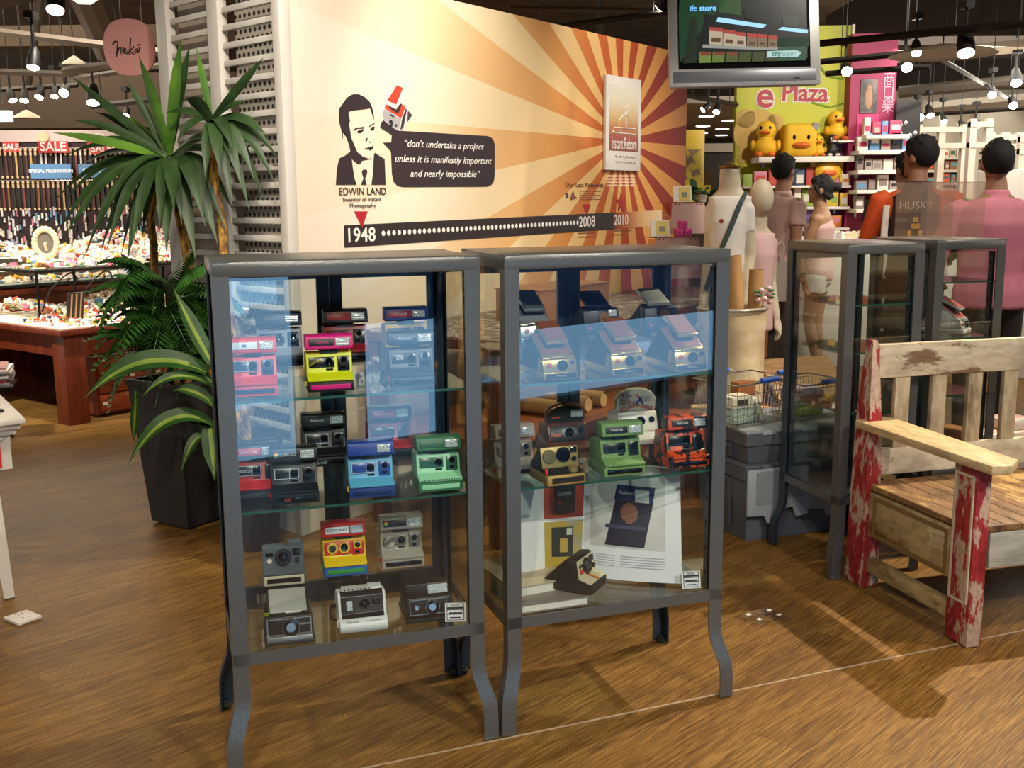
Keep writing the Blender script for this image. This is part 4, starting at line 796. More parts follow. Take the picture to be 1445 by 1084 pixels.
g = G(); g.box((0, 0, TZ-.02), (2*hx, 2*hy, .04), bev=.003); obj('table_top', g, WOOD, tb)
g = G(); g.box((-.35, 0, TZ+.0015), (2*hx-.75, 2*hy+.01, .003)); obj('paper_cover', g, newsprint(), tb)
for x in (-hx+.06, 0, hx-.06):
    for y in (-hy+.05, hy-.05): g = G(); g.box((x, y, (TZ-.04)/2), (.06, .06, TZ-.04)); obj('leg', g, WOOD, tb)
g = G(); g.box((0, 0, .44), (2*hx-.06, 2*hy-.04, .03)); obj('lower_shelf', g, WOODO, tb)
g = G(); g.box((hx*.62, -hy+.02, .66), (hx*.7, .02, .38)); pn = obj('front_panel', g, WOODO, tb)
g = G()
for k in range(9): g.box((hx*.62-.14+k*.035, -hy+.009, .68), (.008, .004, .07))
obj('vent_slots', g, BLK2, pn)
def kraft_tube(label, a, b, r=.035, group='cardboard tubes on the lower table shelf', lab=False):
    t = thing('cardboard_tube', label, 'tube', a, 0, group); d = Vector(b)-Vector(a)
    K = M('#a9814f', .75); g = G(); g.tube([(0, 0, 0), d], r, 18, cap=False); g.tube([d, (0, 0, 0)], r*.9, 18, cap=False); obj('tube_wall', g, K, t)
    n = d.normalized(); g = G(); g.tube([n*.004, n*.012], r*.9, 18); obj('end_cap', g, M('#b99260', .8), t)
    g = G(); g.tube([d-n*.012, d-n*.004], r*.9, 18); obj('end_cap', g, M('#b99260', .8), t)
    if lab:
        u = n.cross(Vector((0, 1, 0))).normalized(); w = n.cross(u); w = -w if w.y > 0 else w; u = w.cross(n); q = d*.45
        R = Matrix((u, n, w)).transposed().to_4x4(); g = G(); g.X = Matrix.Translation(q) @ R
        rs = []
        for j in range(7):
            an = (j-3)*.25; rs.append([(r*1.02*math.sin(an), y, r*1.02*math.cos(an)) for y in (-.07, .07)])
        for j in range(6): g.face([rs[j][0], rs[j+1][0], rs[j+1][1], rs[j][1]])
        lb = obj('label', g, M('#d9d4ca', .6), t)
        g = G(); g.X = Matrix.Translation(q) @ R
        for k in range(4): g.box((0, -.05+k*.03, r*1.025), (.03, .016, .002))
        obj('label_print', g, M('#5b564f', .6), lb)
    return t
for k, (u, w, l) in enumerate(((1.05, .62, .5), (1.22, .64, .5), (1.36, .60, .5))):
    A = T(u, Wb-.06, .455+.04); d = Vector((.1, 1, 0))*0 + WN*l; kraft_tube(('cardboard tube end left of the others on the lower table shelf', 'cardboard tube end in the middle of three on the lower shelf', 'cardboard tube end right of the others on the lower table shelf')[k], A, A+d, .038)
bx = thing('cardboard_box', 'low brown cardboard box on the paper covered table', 'box', T(1.35, .52, TZ+.004), WA)
g = G(); g.box((0, 0, .075), (.62, .25, .15), bev=.002); obj('carton', g, M('#8a5a36', .8), bx)
g = G(); g.box((0, 0, .152), (.63, .26, .006)); obj('lid', g, M('#a5713f', .75), bx)
# clear tiered stand with cards and pink film boxes
PINKAC = glass('#e6cdc6', 1.6, .12, 'rosy_acrylic')
ROSE = NT('rosy_metal_sheet'); ROSE.b.inputs['Base Color'].default_value = srgb('#b8958c'); ROSE.b.inputs['Roughness'].default_value = .35; ROSE.b.inputs['Metallic'].default_value = .3; ROSE.b.inputs['Alpha'].default_value = .85; ROSE = ROSE.m
SP = at_y(978, 420, 6.25); SZ = TZ+.002
sd = thing('tiered_stand', 'rosy see-through tiered display stand at the wall end', 'display stand', (SP.x, SP.y, SZ), .25)
def zpx(py, Y): return CH+(281-py)/F*Y
def tier(x0, x1, zt, zb2, y, nm):
    g = G(); w = (x1-x0); h = zt-zb2
    g.rings([[(x0+.02, y+.05, zt), (x1-.02, y+.05, zt), (x1-.02, y+.055, zt), (x0+.02, y+.055, zt)], [(x0-.01, y, zb2), (x1+.01, y, zb2), (x1+.01, y+.005, zb2), (x0-.01, y+.005, zb2)]])
    pnl = obj(nm, g, ROSE, sd)
    g = G()
    for xx in (x0+.04, x0+.065, x1-.065, x1-.04): g.lathe([(.004, -.001), (.004, .002), (.0005, .002)], (xx, y+.047, zt-.012), 10, 'y')
    obj('rivet_hole', g, BLK2, pnl)
    g = G(); g.box(((x0+x1)/2, y+.13, zt), (w+.02, .17, .004)); obj('tier_shelf', g, PINKAC, sd)
za_, zb3, zc = zpx(288, 6.25)-SZ, zpx(332, 6.25)-SZ, zpx(352, 6.25)-SZ
tier(-.14, .10, za_, zb3+.005, .0, 'upper_panel'); tier(-.30, .0, zb3-.01, zc-.16, -.15, 'lower_panel'); tier(.10, .23, za_, zb3-.02, .02, 'side_panel')
for x in (-.13, .2): g = G(); g.box((x, .12, za_/2), (.006, .1, za_)); obj('upright', g, PINKAC, sd)
for x in (-.28, -.04): g = G(); g.box((x, -.03, (zb3-.02)/2), (.006, .1, zb3-.02)); obj('upright', g, PINKAC, sd)
def photo_card(label, P, rz, w=.11, h=.095):
    t = thing('picture_card', label, 'card', P, rz, 'picture cards on the tiered stand'); X = leaned(0, 0, .2)
    g = G(); g.X = X; g.box((0, 0, h/2), (w, .012, h)); c = obj('card', g, M('#e6dccb', .5), t)
    g = G(); g.X = X; g.box((.012, -.007, h/2), (w*.6, .002, h*.84)); obj('yellow_print', g, M('#dcc36a', .5), c); g = G(); g.X = X; g.box((.012, -.0085, h*.45), (w*.3, .001, h*.3)); obj('pictured_camera', g, M('#8a8574', .5), c)
    return t
sm = Matrix.Translation(sd.location) @ Matrix.Rotation(.25, 4, 'Z')
photo_card('yellow printed picture card on the top tier of the stand', sm @ V(-.04, .09, za_+.003), .1); photo_card('yellow printed picture card on the lower tier beside pink boxes', sm @ V(-.24, -.06, zb3-.0065), .1)
for k, (x, z) in enumerate(((-.125, 0), (-.075, 0), (-.1, .0445))):
    f = thing('film_box', ('left pink film box of the lower pair on the stand', 'right pink film box of the lower pair on the stand', 'pink film box stacked on top of two others')[k], 'box', sm @ V(x, -.06, zb3-.0065+z), .3, 'pink film boxes')
    g = G(); g.box((0, 0, .022), (.044, .044, .044), bev=.003); b_ = obj('carton', g, M('#d64a8e', .45), f); g = G(); g.box((0, -.0225, .022), (.03, .001, .012)); obj('label', g, M('#b73a80', .5), b_)
pp = thing('herb_pot', 'tiny pot with dark green leaves on the top tier of the stand', 'plant', sm @ V(.09, .1, za_+.003), 0)
g = G(); g.lathe([(.022, 0), (.028, .04), (.026, .04), (.024, .03), (.0005, .03)], n=14); obj('pot', g, M('#c8bfae', .6), pp); g = G()
for k in range(16):
    a = k*2.4; r = .02+.03*random.random(); z = .045+.04*random.random(); g.ball((r*math.cos(a), r*math.sin(a), z), (.014, .009, .006), 8, 5)
obj('leaves', g, M('#27452a', .5), pp)
# ================================================================== plants
def leaf_mesh(g, base, tip, lift, w, n=11, side=None, fold=.18, cols=2, curl=0, org=None):
    base, tip = Vector(base), Vector(tip); d = tip-base; up = Vector((0, 0, 1)); ctrl = base+d*.5+up*lift; prev = None
    hz = Vector((d.x, d.y, 0)); s0 = Vector((-hz.y, hz.x, 0)).normalized() if hz.length > .02 else Vector((1, 0, 0))
    vw = d.cross(FW); vw = vw.normalized() if vw.length > .01 else s0
    if vw.dot(s0) < 0: vw = -vw
    s0 = (s0*.6+vw*.6).normalized()
    if side is not None: s0 = Vector(side).normalized()
    for i in range(n+1):
        t = i/n; p = base*(1-t)**2+ctrl*2*t*(1-t)+tip*t*t; tg = ((ctrl-base)*2*(1-t)+(tip-ctrl)*2*t).normalized()
        s = (s0-tg*s0.dot(tg)).normalized(); nrm = s.cross(tg)
        if nrm.z < 0: nrm = -nrm
        ww = w*(.42+.58*math.sin(PI*min(1, t*1.0+.02))**.7)*(1 if t < .62 else max(.03, 1-((t-.62)/.38)**1.7))*.5
        row = []
        for k in range(2*cols+1):
            f = (k-cols)/cols; row.append(g.bm.verts.new(p+s*f*ww+nrm*(abs(f)*ww*fold)))
        if prev:
            for k in range(2*cols):
                fc_ = g.bm.faces.new([prev[k], prev[k+1], row[k+1], row[k]]); fc_.material_index = 1 if cols > 1 and (cols-1 <= k <= cols if i > 2 else k == cols) else 0
        prev = row
def leafmat(c1, c2, name):
    g = NT(name); tc = g.n('TexCoord'); n = g.n('TexNoise', i_Vector=tc.outputs['Object'], i_Scale=9.0); g.l(g.ramp(n.outputs['Fac'], [(.35, c1), (.7, c2)]), g.b.inputs['Base Color'])
    g.b.inputs['Roughness'].default_value = .5; return g.m
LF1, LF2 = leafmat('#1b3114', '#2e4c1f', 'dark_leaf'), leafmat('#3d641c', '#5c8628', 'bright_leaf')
VAR = [leafmat('#183a14', '#265018', 'leaf_edge'), leafmat('#5a7426', '#84983c', 'leaf_middle')]
BARK = two('#6a4218', '#c9983c', 30, 'ringed_bark', .7, .42, .58, (1, 1, .5))
POTM = M('#2b2927', .62, bump=.25, bscale=60, name='dark_pot')
PC = Vector((-1.492, 4.735, 0)); PA = math.radians(-32)
pl = thing('planter', 'tall tapered square dark planter left of the front cabinets', 'planter', PC, PA)
def sq(h, z): return [(-h, -h, z), (h, -h, z), (h, h, z), (-h, h, z)]
g = G(); g.rings([sq(.12, .012), sq(.165, .645), sq(.172, .65), sq(.172, .672), sq(.150, .672), sq(.146, .60)]); obj('pot', g, POTM, pl, smooth=20)
g = G(); g.box((0, 0, .006), (.2, .2, .012)); obj('base_plate', g, BLK, pl)
g = G(); g.rings([sq(.1455, .60), sq(.1455, .62)]); obj('soil', g, two('#1d1510', '#3a2a1c', 60, 'soil', .9), pl)
def P4(px, py, Y): return at_y(px, py, Y)
def cane_plant(label, root, trunks, leaves, wid=.062):
    t = thing('dracaena_plant', label, 'plant', root, 0, 'dracaenas in the planters'); R = Vector(root)
    for pts, r in trunks:
        g = G(); P = [Vector(p)-R for p in pts]; Q = []
        for a, b in zip(P, P[1:]):
            for k in range(7): Q.append(a.lerp(b, k/7))
        Q.append(P[-1]); rr = [r*(1+.08*math.sin(k*2.4)) for k in range(len(Q))]; g.tube(Q, rr, 12); obj('trunk', g, BARK, t)
    for base, tip, lift, w, m_ in leaves:
        g = G(); leaf_mesh(g, Vector(base)-R, Vector(tip)-R, lift, (w or wid)*.88); obj('leaf', g, [m_, m_], t, smooth=60)
    return t
Y1 = 4.66; ros1 = P4(239, 224, Y1)
lv = []
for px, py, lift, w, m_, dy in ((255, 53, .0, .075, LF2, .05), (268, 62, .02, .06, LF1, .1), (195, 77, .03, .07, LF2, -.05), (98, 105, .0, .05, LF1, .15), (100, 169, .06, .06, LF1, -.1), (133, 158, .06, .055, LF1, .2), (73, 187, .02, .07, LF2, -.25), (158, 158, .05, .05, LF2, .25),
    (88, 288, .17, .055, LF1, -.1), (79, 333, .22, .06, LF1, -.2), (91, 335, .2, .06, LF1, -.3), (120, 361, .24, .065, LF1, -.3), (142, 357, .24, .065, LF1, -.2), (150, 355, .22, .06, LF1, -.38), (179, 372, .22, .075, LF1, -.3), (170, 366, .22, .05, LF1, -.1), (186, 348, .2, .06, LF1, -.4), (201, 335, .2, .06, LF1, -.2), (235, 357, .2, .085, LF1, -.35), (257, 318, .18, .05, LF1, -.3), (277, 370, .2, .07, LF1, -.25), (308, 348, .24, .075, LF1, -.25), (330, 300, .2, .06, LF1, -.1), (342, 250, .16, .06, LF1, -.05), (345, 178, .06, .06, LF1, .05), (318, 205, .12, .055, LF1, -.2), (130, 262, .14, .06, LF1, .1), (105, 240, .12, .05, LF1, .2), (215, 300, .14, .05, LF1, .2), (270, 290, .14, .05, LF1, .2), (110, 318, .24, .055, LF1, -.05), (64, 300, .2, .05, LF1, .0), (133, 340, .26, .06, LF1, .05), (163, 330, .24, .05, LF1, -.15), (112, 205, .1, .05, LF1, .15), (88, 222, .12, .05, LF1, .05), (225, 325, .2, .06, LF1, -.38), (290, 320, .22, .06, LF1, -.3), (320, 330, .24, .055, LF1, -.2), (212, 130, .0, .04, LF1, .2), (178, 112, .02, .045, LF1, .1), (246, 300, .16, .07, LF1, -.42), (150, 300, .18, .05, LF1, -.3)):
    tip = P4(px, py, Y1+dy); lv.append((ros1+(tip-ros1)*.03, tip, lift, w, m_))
root1 = Vector((PC.x+.03, PC.y-.02, .622))
cane_plant('tall dracaena with strap leaves and yellow cane in the square planter', root1, [((root1, P4(268, 420, 4.69), P4(266, 375, 4.68), P4(259, 335, 4.67), P4(250, 290, 4.66), ros1), .019), ((root1+V(-.05, .03, 0), P4(218, 400, 4.76), P4(217, 345, 4.76), P4(211, 305, 4.74), P4(222, 262, 4.7)), .018)], lv)
Y2 = 4.56; ros2 = P4(298, 172, Y2); lv = []
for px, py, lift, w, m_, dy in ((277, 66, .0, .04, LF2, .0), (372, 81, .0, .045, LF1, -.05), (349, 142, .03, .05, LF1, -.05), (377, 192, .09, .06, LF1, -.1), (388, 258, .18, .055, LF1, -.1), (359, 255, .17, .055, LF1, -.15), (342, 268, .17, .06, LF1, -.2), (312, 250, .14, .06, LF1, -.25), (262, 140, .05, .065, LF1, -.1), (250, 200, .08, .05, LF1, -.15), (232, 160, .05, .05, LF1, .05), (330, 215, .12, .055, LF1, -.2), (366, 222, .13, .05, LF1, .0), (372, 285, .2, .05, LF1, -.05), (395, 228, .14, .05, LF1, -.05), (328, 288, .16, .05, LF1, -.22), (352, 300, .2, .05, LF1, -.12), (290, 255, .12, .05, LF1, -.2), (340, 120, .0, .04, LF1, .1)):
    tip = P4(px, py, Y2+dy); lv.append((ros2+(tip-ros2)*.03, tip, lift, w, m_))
P2C = Vector((-1.10, 4.36, 0)); pot2 = thing('planter', 'smaller dark brown round planter hidden behind the cabinet edge', 'planter', P2C, 0)
g = G(); g.lathe([(.095, .001), (.13, .46), (.138, .465), (.138, .49), (.122, .49), (.118, .44), (.0005, .44)], n=28); obj('pot', g, M('#30211a', .5, name='brown_pot'), pot2); g = G(); g.lathe([(.117, .441), (.117, .455), (.0005, .458)], n=20); obj('soil', g, two('#1d1510', '#3a2a1c', 60, 'soil2', .9), pot2)
root2 = P2C+V(-.02, .03, .46)
cane_plant('second dracaena rosette in front of the white slatted screen', root2, [((root2, P4(318, 400, 4.45), P4(314, 320, 4.5), P4(303, 262, 4.54), ros2), .018)], lv)
# fern
fr0 = Vector((PC.x-.02, PC.y-.08, .625)); fern = thing('potted_fern', 'bushy dark green fern at the foot of the dracaena canes', 'plant', fr0, 0)
FM = leafmat('#1c3f14', '#376a20', 'fern_green')
def frond(L, droop):
    g = G(); n = 20; prev = None
    for i in range(n+1):
        t = i/n; x = L*(t*.95); z = L*(.75*t-droop*t*t); p = Vector((x, 0, z)); w = .085*L/.4*math.sin(PI*(.12+.88*t)**.8)*1.0
        if prev is not None:
            q = (p+prev)/2
            for sgn in (-1, 1):
                e_ = q+Vector((.012, sgn*(w+.004), -.010-w*.55)); m1 = q.lerp(e_, .5)+Vector((.013, 0, .003)); m2 = q.lerp(e_, .5)+Vector((-.012, 0, .003)); g.face([q, m2, e_, m1])
            g.face([prev+V(0, .0015, 0), prev-V(0, .0015, 0), p-V(0, .0015, 0), p+V(0, .0015, 0)])
        prev = p
    return g.mesh('frond')
fmeshes = [frond(.30, .75), frond(.36, 1.05), frond(.36, 1.45), frond(.27, .35)]
for me in fmeshes: me.materials.append(FM)
for k in range(98):
    a = k*2.39996; me = fmeshes[k % 4]; o = bpy.data.objects.new('frond', me); COL.objects.link(o); o.parent = fern; rr = random.random()
    o.location = (.04*math.cos(a), .04*math.sin(a), .14+.36*rr); o.rotation_euler = (random.uniform(-.4, .4), random.uniform(-.5, .35), a); sc_ = random.uniform(.75, 1.12)*(.8+.2*rr); o.scale = (sc_,)*3
g = G()
for k in range(7): a = k*.9; g.tube([(0, 0, 0), (.02*math.cos(a), .02*math.sin(a), .2), (.035*math.cos(a), .035*math.sin(a), .50)], .008, 6)
obj('stems', g, M('#2d3a17', .7), fern)
# variegated plant in the second pot
rootv = P2C+V(-.01, -.03, .458); vp = thing('corn_plant', 'broad striped yellow green leaves arching from behind the cabinet', 'plant', rootv, 0)
cr = P4(300, 520, 4.3)
g = G(); g.tube([V(0, 0, 0), cr-rootv], .02, 10); obj('trunk', g, BARK, vp)
for px, py, dy, lift, w, bx_, by_ in ((119, 562, -.05, .30, .105, 292, 525), (179, 659, -.1, .34, .085, 300, 600), (185, 634, -.02, .3, .05, 300, 610), (303, 679, -.12, .12, .075, 296, 600), (245, 408, .0, -.05, .07, 304, 520), (244, 552, -.05, .1, .06, 305, 575), (200, 560, -.1, .2, .05, 300, 545), (255, 668, -.1, .22, .05, 300, 620), (330, 470, -.1, .1, .06, 300, 530), (188, 625, .1, .0, .035, 192, 552), (230, 520, .1, .15, .06, 300, 540)):
    g = G(); leaf_mesh(g, P4(bx_, by_, 4.3)-rootv, P4(px, py, 4.3+dy)-rootv, lift*.62, w, 14, None, .3, 4); obj('leaf', g, VAR, vp, smooth=60)
# ================================================================== white side table at the edge, floor socket, clear floor cover
WT = M('#d9d4ca', .45, name='white_painted_wood'); ta = .58; tc0 = at_z(36, 590, .69); tc0.z = 0; ex, ey = rz_dir(ta)
wt = thing('white_table', 'white painted table with moulded top at the picture edge', 'table', tc0, ta)
g = G(); g.box((-.45, .40, .679), (.90, .80, .022), bev=.006); g.box((-.45, .40, .658), (.87, .77, .022), bev=.009); g.box((-.45, .40, .638), (.84, .74, .02), bev=.005); obj('table_top', g, WT, wt)
g = G(); g.box((-.45, .40, .565), (.80, .70, .13)); ap = obj('apron', g, WT, wt)
g = G(); g.tube([(-.14, .055, .61), (-.14, .038, .615), (-.08, .038, .615), (-.08, .055, .61)], .006, 8); obj('handle', g, WT, ap)
for x, y in ((-.13, .10), (-.77, .10), (-.13, .70), (-.77, .70)):
    sx, sy = (.033 if x > -.4 else -.033), (-.005 if y < .3 else .005); g = G(); g.rings([[(x-.028, y-.028, .51), (x+.028, y-.028, .51), (x+.028, y+.028, .51), (x-.028, y+.028, .51)], [(x+sx-.018, y+sy-.018, .006), (x+sx+.018, y+sy-.018, .006), (x+sx+.018, y+sy+.018, .006), (x+sx-.018, y+sy+.018, .006)]]); l_ = obj('leg', g, WT, wt)
    g = G(); g.lathe([(.013, 0), (.013, .006)], (x+sx, y+sy, 0), 10); obj('foot', g, M('#6d6a66', .6), l_)
mt_ = Matrix.Translation(tc0) @ Matrix.Rotation(ta, 4, 'Z')
g = G(); g.box((0, 0, .055), (.13, .003, .10)); rc = tag(obj('red_card', g, M('#d2261f', .45), loc=mt_ @ V(-.15, .0475, .505), rot=ta), 'red card with tiny white writing hung on the white table', 'card'); g = G(); [g.box((.02+.011*k, -.002, .02+.002*(k % 2)), (.007, .001, .005)) for k in range(4)]; obj('tiny_print', g, PAPER, rc)
rb_ = thing('red_box', 'small red and black box on the white table top', 'box', mt_ @ V(-.12, .2, .6915), ta+.4); g = G(); g.box((0, 0, .012), (.09, .06, .024), bev=.002); b_ = obj('carton', g, M('#c9281f', .45), rb_); g = G(); g.box((0.03, -.045, .005), (.05, .03, .01)); obj('black_tab', g, BLK, rb_)
sk = thing('floor_socket', 'white double floor socket plate on the wood floor', 'socket', at_z(32, 874, .001), math.radians(54))
g = G(); g.box((0, 0, .006), (.088, .10, .012), bev=.003); pt_ = obj('plate', g, M('#d8d2c8', .45), sk)
g = G()
for x in (-.024, .024):
    for dx, dy in ((0, .012), (-.010, -.006), (.010, -.006)): g.box((dy, x+dx, .0122), (.004, .006, .001))
obj('pin_slots', g, BLK, pt_)
fp = thing('floor_cover', 'clear plastic floor cover with bright taped corners, lit floor patch', 'floor cover', at_z(1078, 873, .0022), .55)
g = G(); g.box((0, 0, .002), (.16, .13, .003)); pt_ = obj('clear_sheet', g, ACRYL, fp)
g = G(); g.box((0, 0, .008), (.10, .075, .010), bev=.003); obj('raised_plate', g, ACRYL, pt_)
for x, y in ((-.045, .03), (-.043, -.02), (.044, -.028), (.045, .02)): g = G(); g.box((x, y, .0145), (.016, .012, .002)); obj('bright_tape', g, M('#e8e2d6', .3), pt_)
# ================================================================== jewellery shop at the left
CWD = two('#5e2410', '#7d3517', 7, 'cherry_wood', .42, .35, .65, (4, 4, .6)); K0 = Vector((-2.915, 6.86, 0)); KA = math.radians(52)
ct = thing('jewellery_table', 'low cherry wood display table heaped with jewellery', 'table', K0, KA)   # x runs back right, y runs back left
TH = .64
TX, TY = 1.7, 1.3
g = G(); g.box((TX/2, TY/2, TH-.02), (TX+.1, TY+.1, .04), bev=.004); obj('table_top', g, CWD, ct)
g = G(); g.box((TX/2, TY/2, TH-.115), (TX-.04, TY-.04, .15)); obj('apron', g, CWD, ct)
for x, y in ((.07, .07), (TX-.07, .07), (.07, TY-.07), (TX-.07, TY-.07)): g = G(); g.box((x, y, (TH-.04)/2), (.15, .15, TH-.04), bev=.004); obj('leg', g, CWD, ct)
g = G(); g.box((TX/2, TY/2, TH+.004), (TX+.04, TY+.04, .008)); obj('display_cloth', g, M('#efe8d2', .7), ct)
km = Matrix.Translation(K0) @ Matrix.Rotation(KA, 4, 'Z')
du = thing('drawer_unit', 'cherry wood drawer unit with white top strip under the jewellery table', 'drawer unit', km @ V(.9, .32, 0), KA)
g = G(); g.box((0, 0, .22), (1.3, .46, .40)); g.box((0, .02, .012), (1.24, .4, .024)); obj('carcass', g, CWD, du)
g = G(); g.box((0, -.01, .4265), (1.33, .48, .012)); obj('white_top', g, M('#cfc9bf', .4), du)
CW2 = two('#6d2c13', '#8a3d1c', 7, 'cherry_front', .4, .35, .65, (1, 4, 4)); nl = 0
for cx in (-.425, 0, .425):
    for r in range(3):
        g = G(); z = .355-r*.13; g.box((cx, -.238, z), (.41, .02, .12), bev=.003); dr = obj('drawer', g, CW2, du)
        g = G(); g.lathe([(.009, -.01), (.009, -.016), (.0005, -.017)], (cx, -.235, z+.045), 10, 'y'); obj('lock', g, CHROME, dr)
        for dx in (-.17, .05): g = G(); g.box((cx+dx, -.2495, z+(.04 if r < 2 else .0)), (.036, .002, .02)); obj('label', g, M('#d5cfc4', .6), dr)
COLS = ['#efe6d6', '#e8d9b8', '#f3efe9', '#c99b3a', '#d87c94', '#c8412f', '#6a92b0', '#5d8a4f', '#8a5a38', '#2a2422', '#e3c64a', '#b9b4c8']
CM = [M(c, .3) for c in COLS]
def heap(name, label, mat4, n, sx, sy, zf, sz=.02, big=.0, cat='jewellery'):
    g = G()
    for k in range(n):
        x, y = random.uniform(-sx, sx), random.uniform(-sy, sy); z = zf(x, y); g.mi = random.choices(range(12), (9, 7, 9, 4, 3, 2, 2, 2, 3, 2, 2, 3))[0]
        s = sz*random.uniform(.5, 1.5); r = random.random()
        if r < .45: g.box((x, y, z+s*.5), (s*random.uniform(.6, 2), s*random.uniform(.4, 1), s*random.uniform(.4, 1.6)), Euler((random.uniform(-.4, .4), random.uniform(-.4, .4), random.uniform(0, 3))))
        elif r < .8: g.ball((x, y, z+s*.4), s*.55, 6, 4)
        else: g.tube([(x+s*1.3*math.cos(j*PI/4), y+s*1.3*math.sin(j*PI/4), z+.004) for j in range(9)], s*.14, 4)
    o = obj(name, g, CM); o.matrix_world = mat4; return tag(o, label, cat, kind='stuff')
heap('loose_jewellery', 'bright loose jewellery spread on the low table cloth', km @ Matrix.Translation((.85, .33, TH+.0085)), 1300, .82, .31, lambda x, y: .0, .019)
heap('heaped_trinkets', 'mounds of trinkets towards the back of the low table', km @ Matrix.Translation((.9, .97, TH+.0085)), 900, .74, .30, lambda x, y: .12*abs(math.sin(x*3+1))*max(0, 1-(y/.3)**2), .025)
# iron rack standing on the table, glass shelf on top
ir = thing('iron_rack', 'black wrought iron rack with scrolls standing on the jewellery table', 'rack', km @ V(.9, .95, TH+.009), KA); IB = M('#14110f', .45, .6); RH = .33
loop = [(-.7, -.3), (.74, -.3), (.74, .34), (-.7, .34)]
for a, b in zip(loop, loop[1:]+loop[:1]): g = G(); g.tube([(*a, RH), (*b, RH)], .011, 8); obj('rail', g, IB, ir)
for x, y in loop+[(-.42, -.3), (.2, -.3)]: g = G(); g.tube([(x, y, 0), (x, y, RH)], .010, 8); obj('post', g, IB, ir)
for x0, sg in ((-.42, 1), (.2, 1), (-.7, 1), (.74, -1)):
    g = G(); g.tube([(x0+sg*.02, -.3, .05), (x0+sg*.09, -.3, .2), (x0+sg*.2, -.3, .285)]+[(x0+sg*(.25+(.06-.006*j)*math.sin(j*.7)), -.3, .255+(.055-.005*j)*math.cos(j*.7)) for j in range(10)], .006, 6); obj('scroll', g, IB, ir)
g = G(); g.box((.02, .02, RH+.014), (1.44, .64, .006)); obj('glass_shelf', g, SHELFGLASS, ir)
heap('boxed_trinkets', 'pink and white trinkets heaped on the iron rack shelf', km @ Matrix.Translation((.92, .98, TH+RH+.028)), 1500, .68, .29, lambda x, y: .30*max(0, y+.22)*(1+.5*math.sin(x*5)), .027)
# second counter behind
K2 = km @ V(-.9, 1.46, 0)
c2 = thing('jewellery_counter', 'cherry wood counter with tiered jewellery behind the low table', 'counter', K2, KA)
g = G(); g.box((1.3, .33, .38), (2.6, .64, .76)); obj('cabinet_body', g, CWD, c2); g = G(); g.box((1.3, .33, .78), (2.66, .68, .04), bev=.004); obj('counter_top', g, CWD, c2)
for k in range(3): g = G(); g.box((1.3, .10+k*.21, .845+k*.09), (2.56, .2, .012)); g.box((1.3, .19+k*.21, .82+k*.045), (2.56, .012, .04+k*.09)); obj('display_step', g, M('#dff0e6', .2), c2)
m2 = Matrix.Translation(K2) @ Matrix.Rotation(KA, 4, 'Z')
for k in range(3): heap('tray_of_jewellery', ('lowest tier of jewellery on the far counter', 'middle tier of jewellery on the far counter', 'top tier of jewellery on the far counter')[k], m2 @ Matrix.Translation((1.3, .10+k*.21, .8535+k*.09)), 700, 1.22, .08, lambda x, y: .0, .026)
# backing board with hanging straps and signs
BY = 9.85; BS = BY/8.75
bo = thing('strap_board', 'dark board hung with phone straps at the back of the shop', 'display board', at_y(90, 300, BY), .12, None, BS); bo.location.z = CH-CH*BS
g = G(); g.box((0, .03, 1.35), (1.75, .05, 1.15)); obj('board', g, M('#2a1210', .6), bo); g = G(); g.box((0, .03, .4845), (1.75, .05, .63)); obj('lower_board', g, M('#3b1a10', .6), bo)
g = G(); g.box((-.1, -.0, 1.98), (1.4, .03, .09)); obj('header_strip', g, M('#cdb9b4', .5), bo)
for z in (1.885, 1.63): g = G(); g.tube([(-.86, -.01, z), (.86, -.01, z)], .006, 6); obj('hook_rail', g, CHROME, bo)
bm_ = Matrix.Translation(bo.location) @ Matrix.Rotation(.12, 4, 'Z') @ Matrix.Scale(BS, 4)
sc_c = ['#2a1a12', '#5b3320', '#8a5a2c', '#c7a35a', '#d9cfc4', '#1b1718', '#7d3a34']; smesh = []
for c in sc_c:
    g = G(); g.mi = 1; g.ball((0, 0, -.012), (.012, .008, .014), 8, 6); g.box((0, 0, -.04), (.016, .012, .03)); g.mi = 0; g.box((0, 0, -.135), (.0135, .006, .165)); g.mi = 1; g.ball((0, 0, -.226), (.010, .008, .012), 8, 6)
    me = g.mesh('phone_strap'); me.materials.append(M(c, .5)); me.materials.append(M('#d9b98c' if c != '#d9cfc4' else '#e9dcd6', .35)); smesh.append(me)
for r, z in enumerate((1.883, 1.628)):
    for k in range(44):
        o = bpy.data.objects.new('phone_strap', smesh[random.choices(range(7), (4, 4, 3, 3, 3, 4, 2))[0] if k > 8 else 4]); COL.objects.link(o); o.location = bm_ @ V(-.83+k*.0385, -.018, z); o.rotation_euler = (0, random.uniform(-.03, .03), .12); o.scale = (BS,)*3
        tag(o, ('phone strap hanging in the upper row behind the blue sign', 'phone strap hanging in the lower row over the dark board')[r], 'phone strap', ('phone straps in the upper row', 'phone straps in the lower row')[r])
g = G(); rnd = random.Random(3)
for k in range(420):
    x, z = rnd.uniform(-.84, .84), rnd.uniform(.98, 1.40); g.mi = rnd.choice((0, 1, 2, 4, 6, 11, 2, 9)); h = rnd.uniform(.03, .07); g.box((x, -.006, z), (.014, .012, h)); g.ball((x, -.01, z-h/2), .011, 6, 4)
o = obj('hanging_trinkets', g, CM); o.matrix_world = bm_; tag(o, 'tiny trinkets hanging in rows on the board below the phone straps', 'trinkets', kind='stuff')
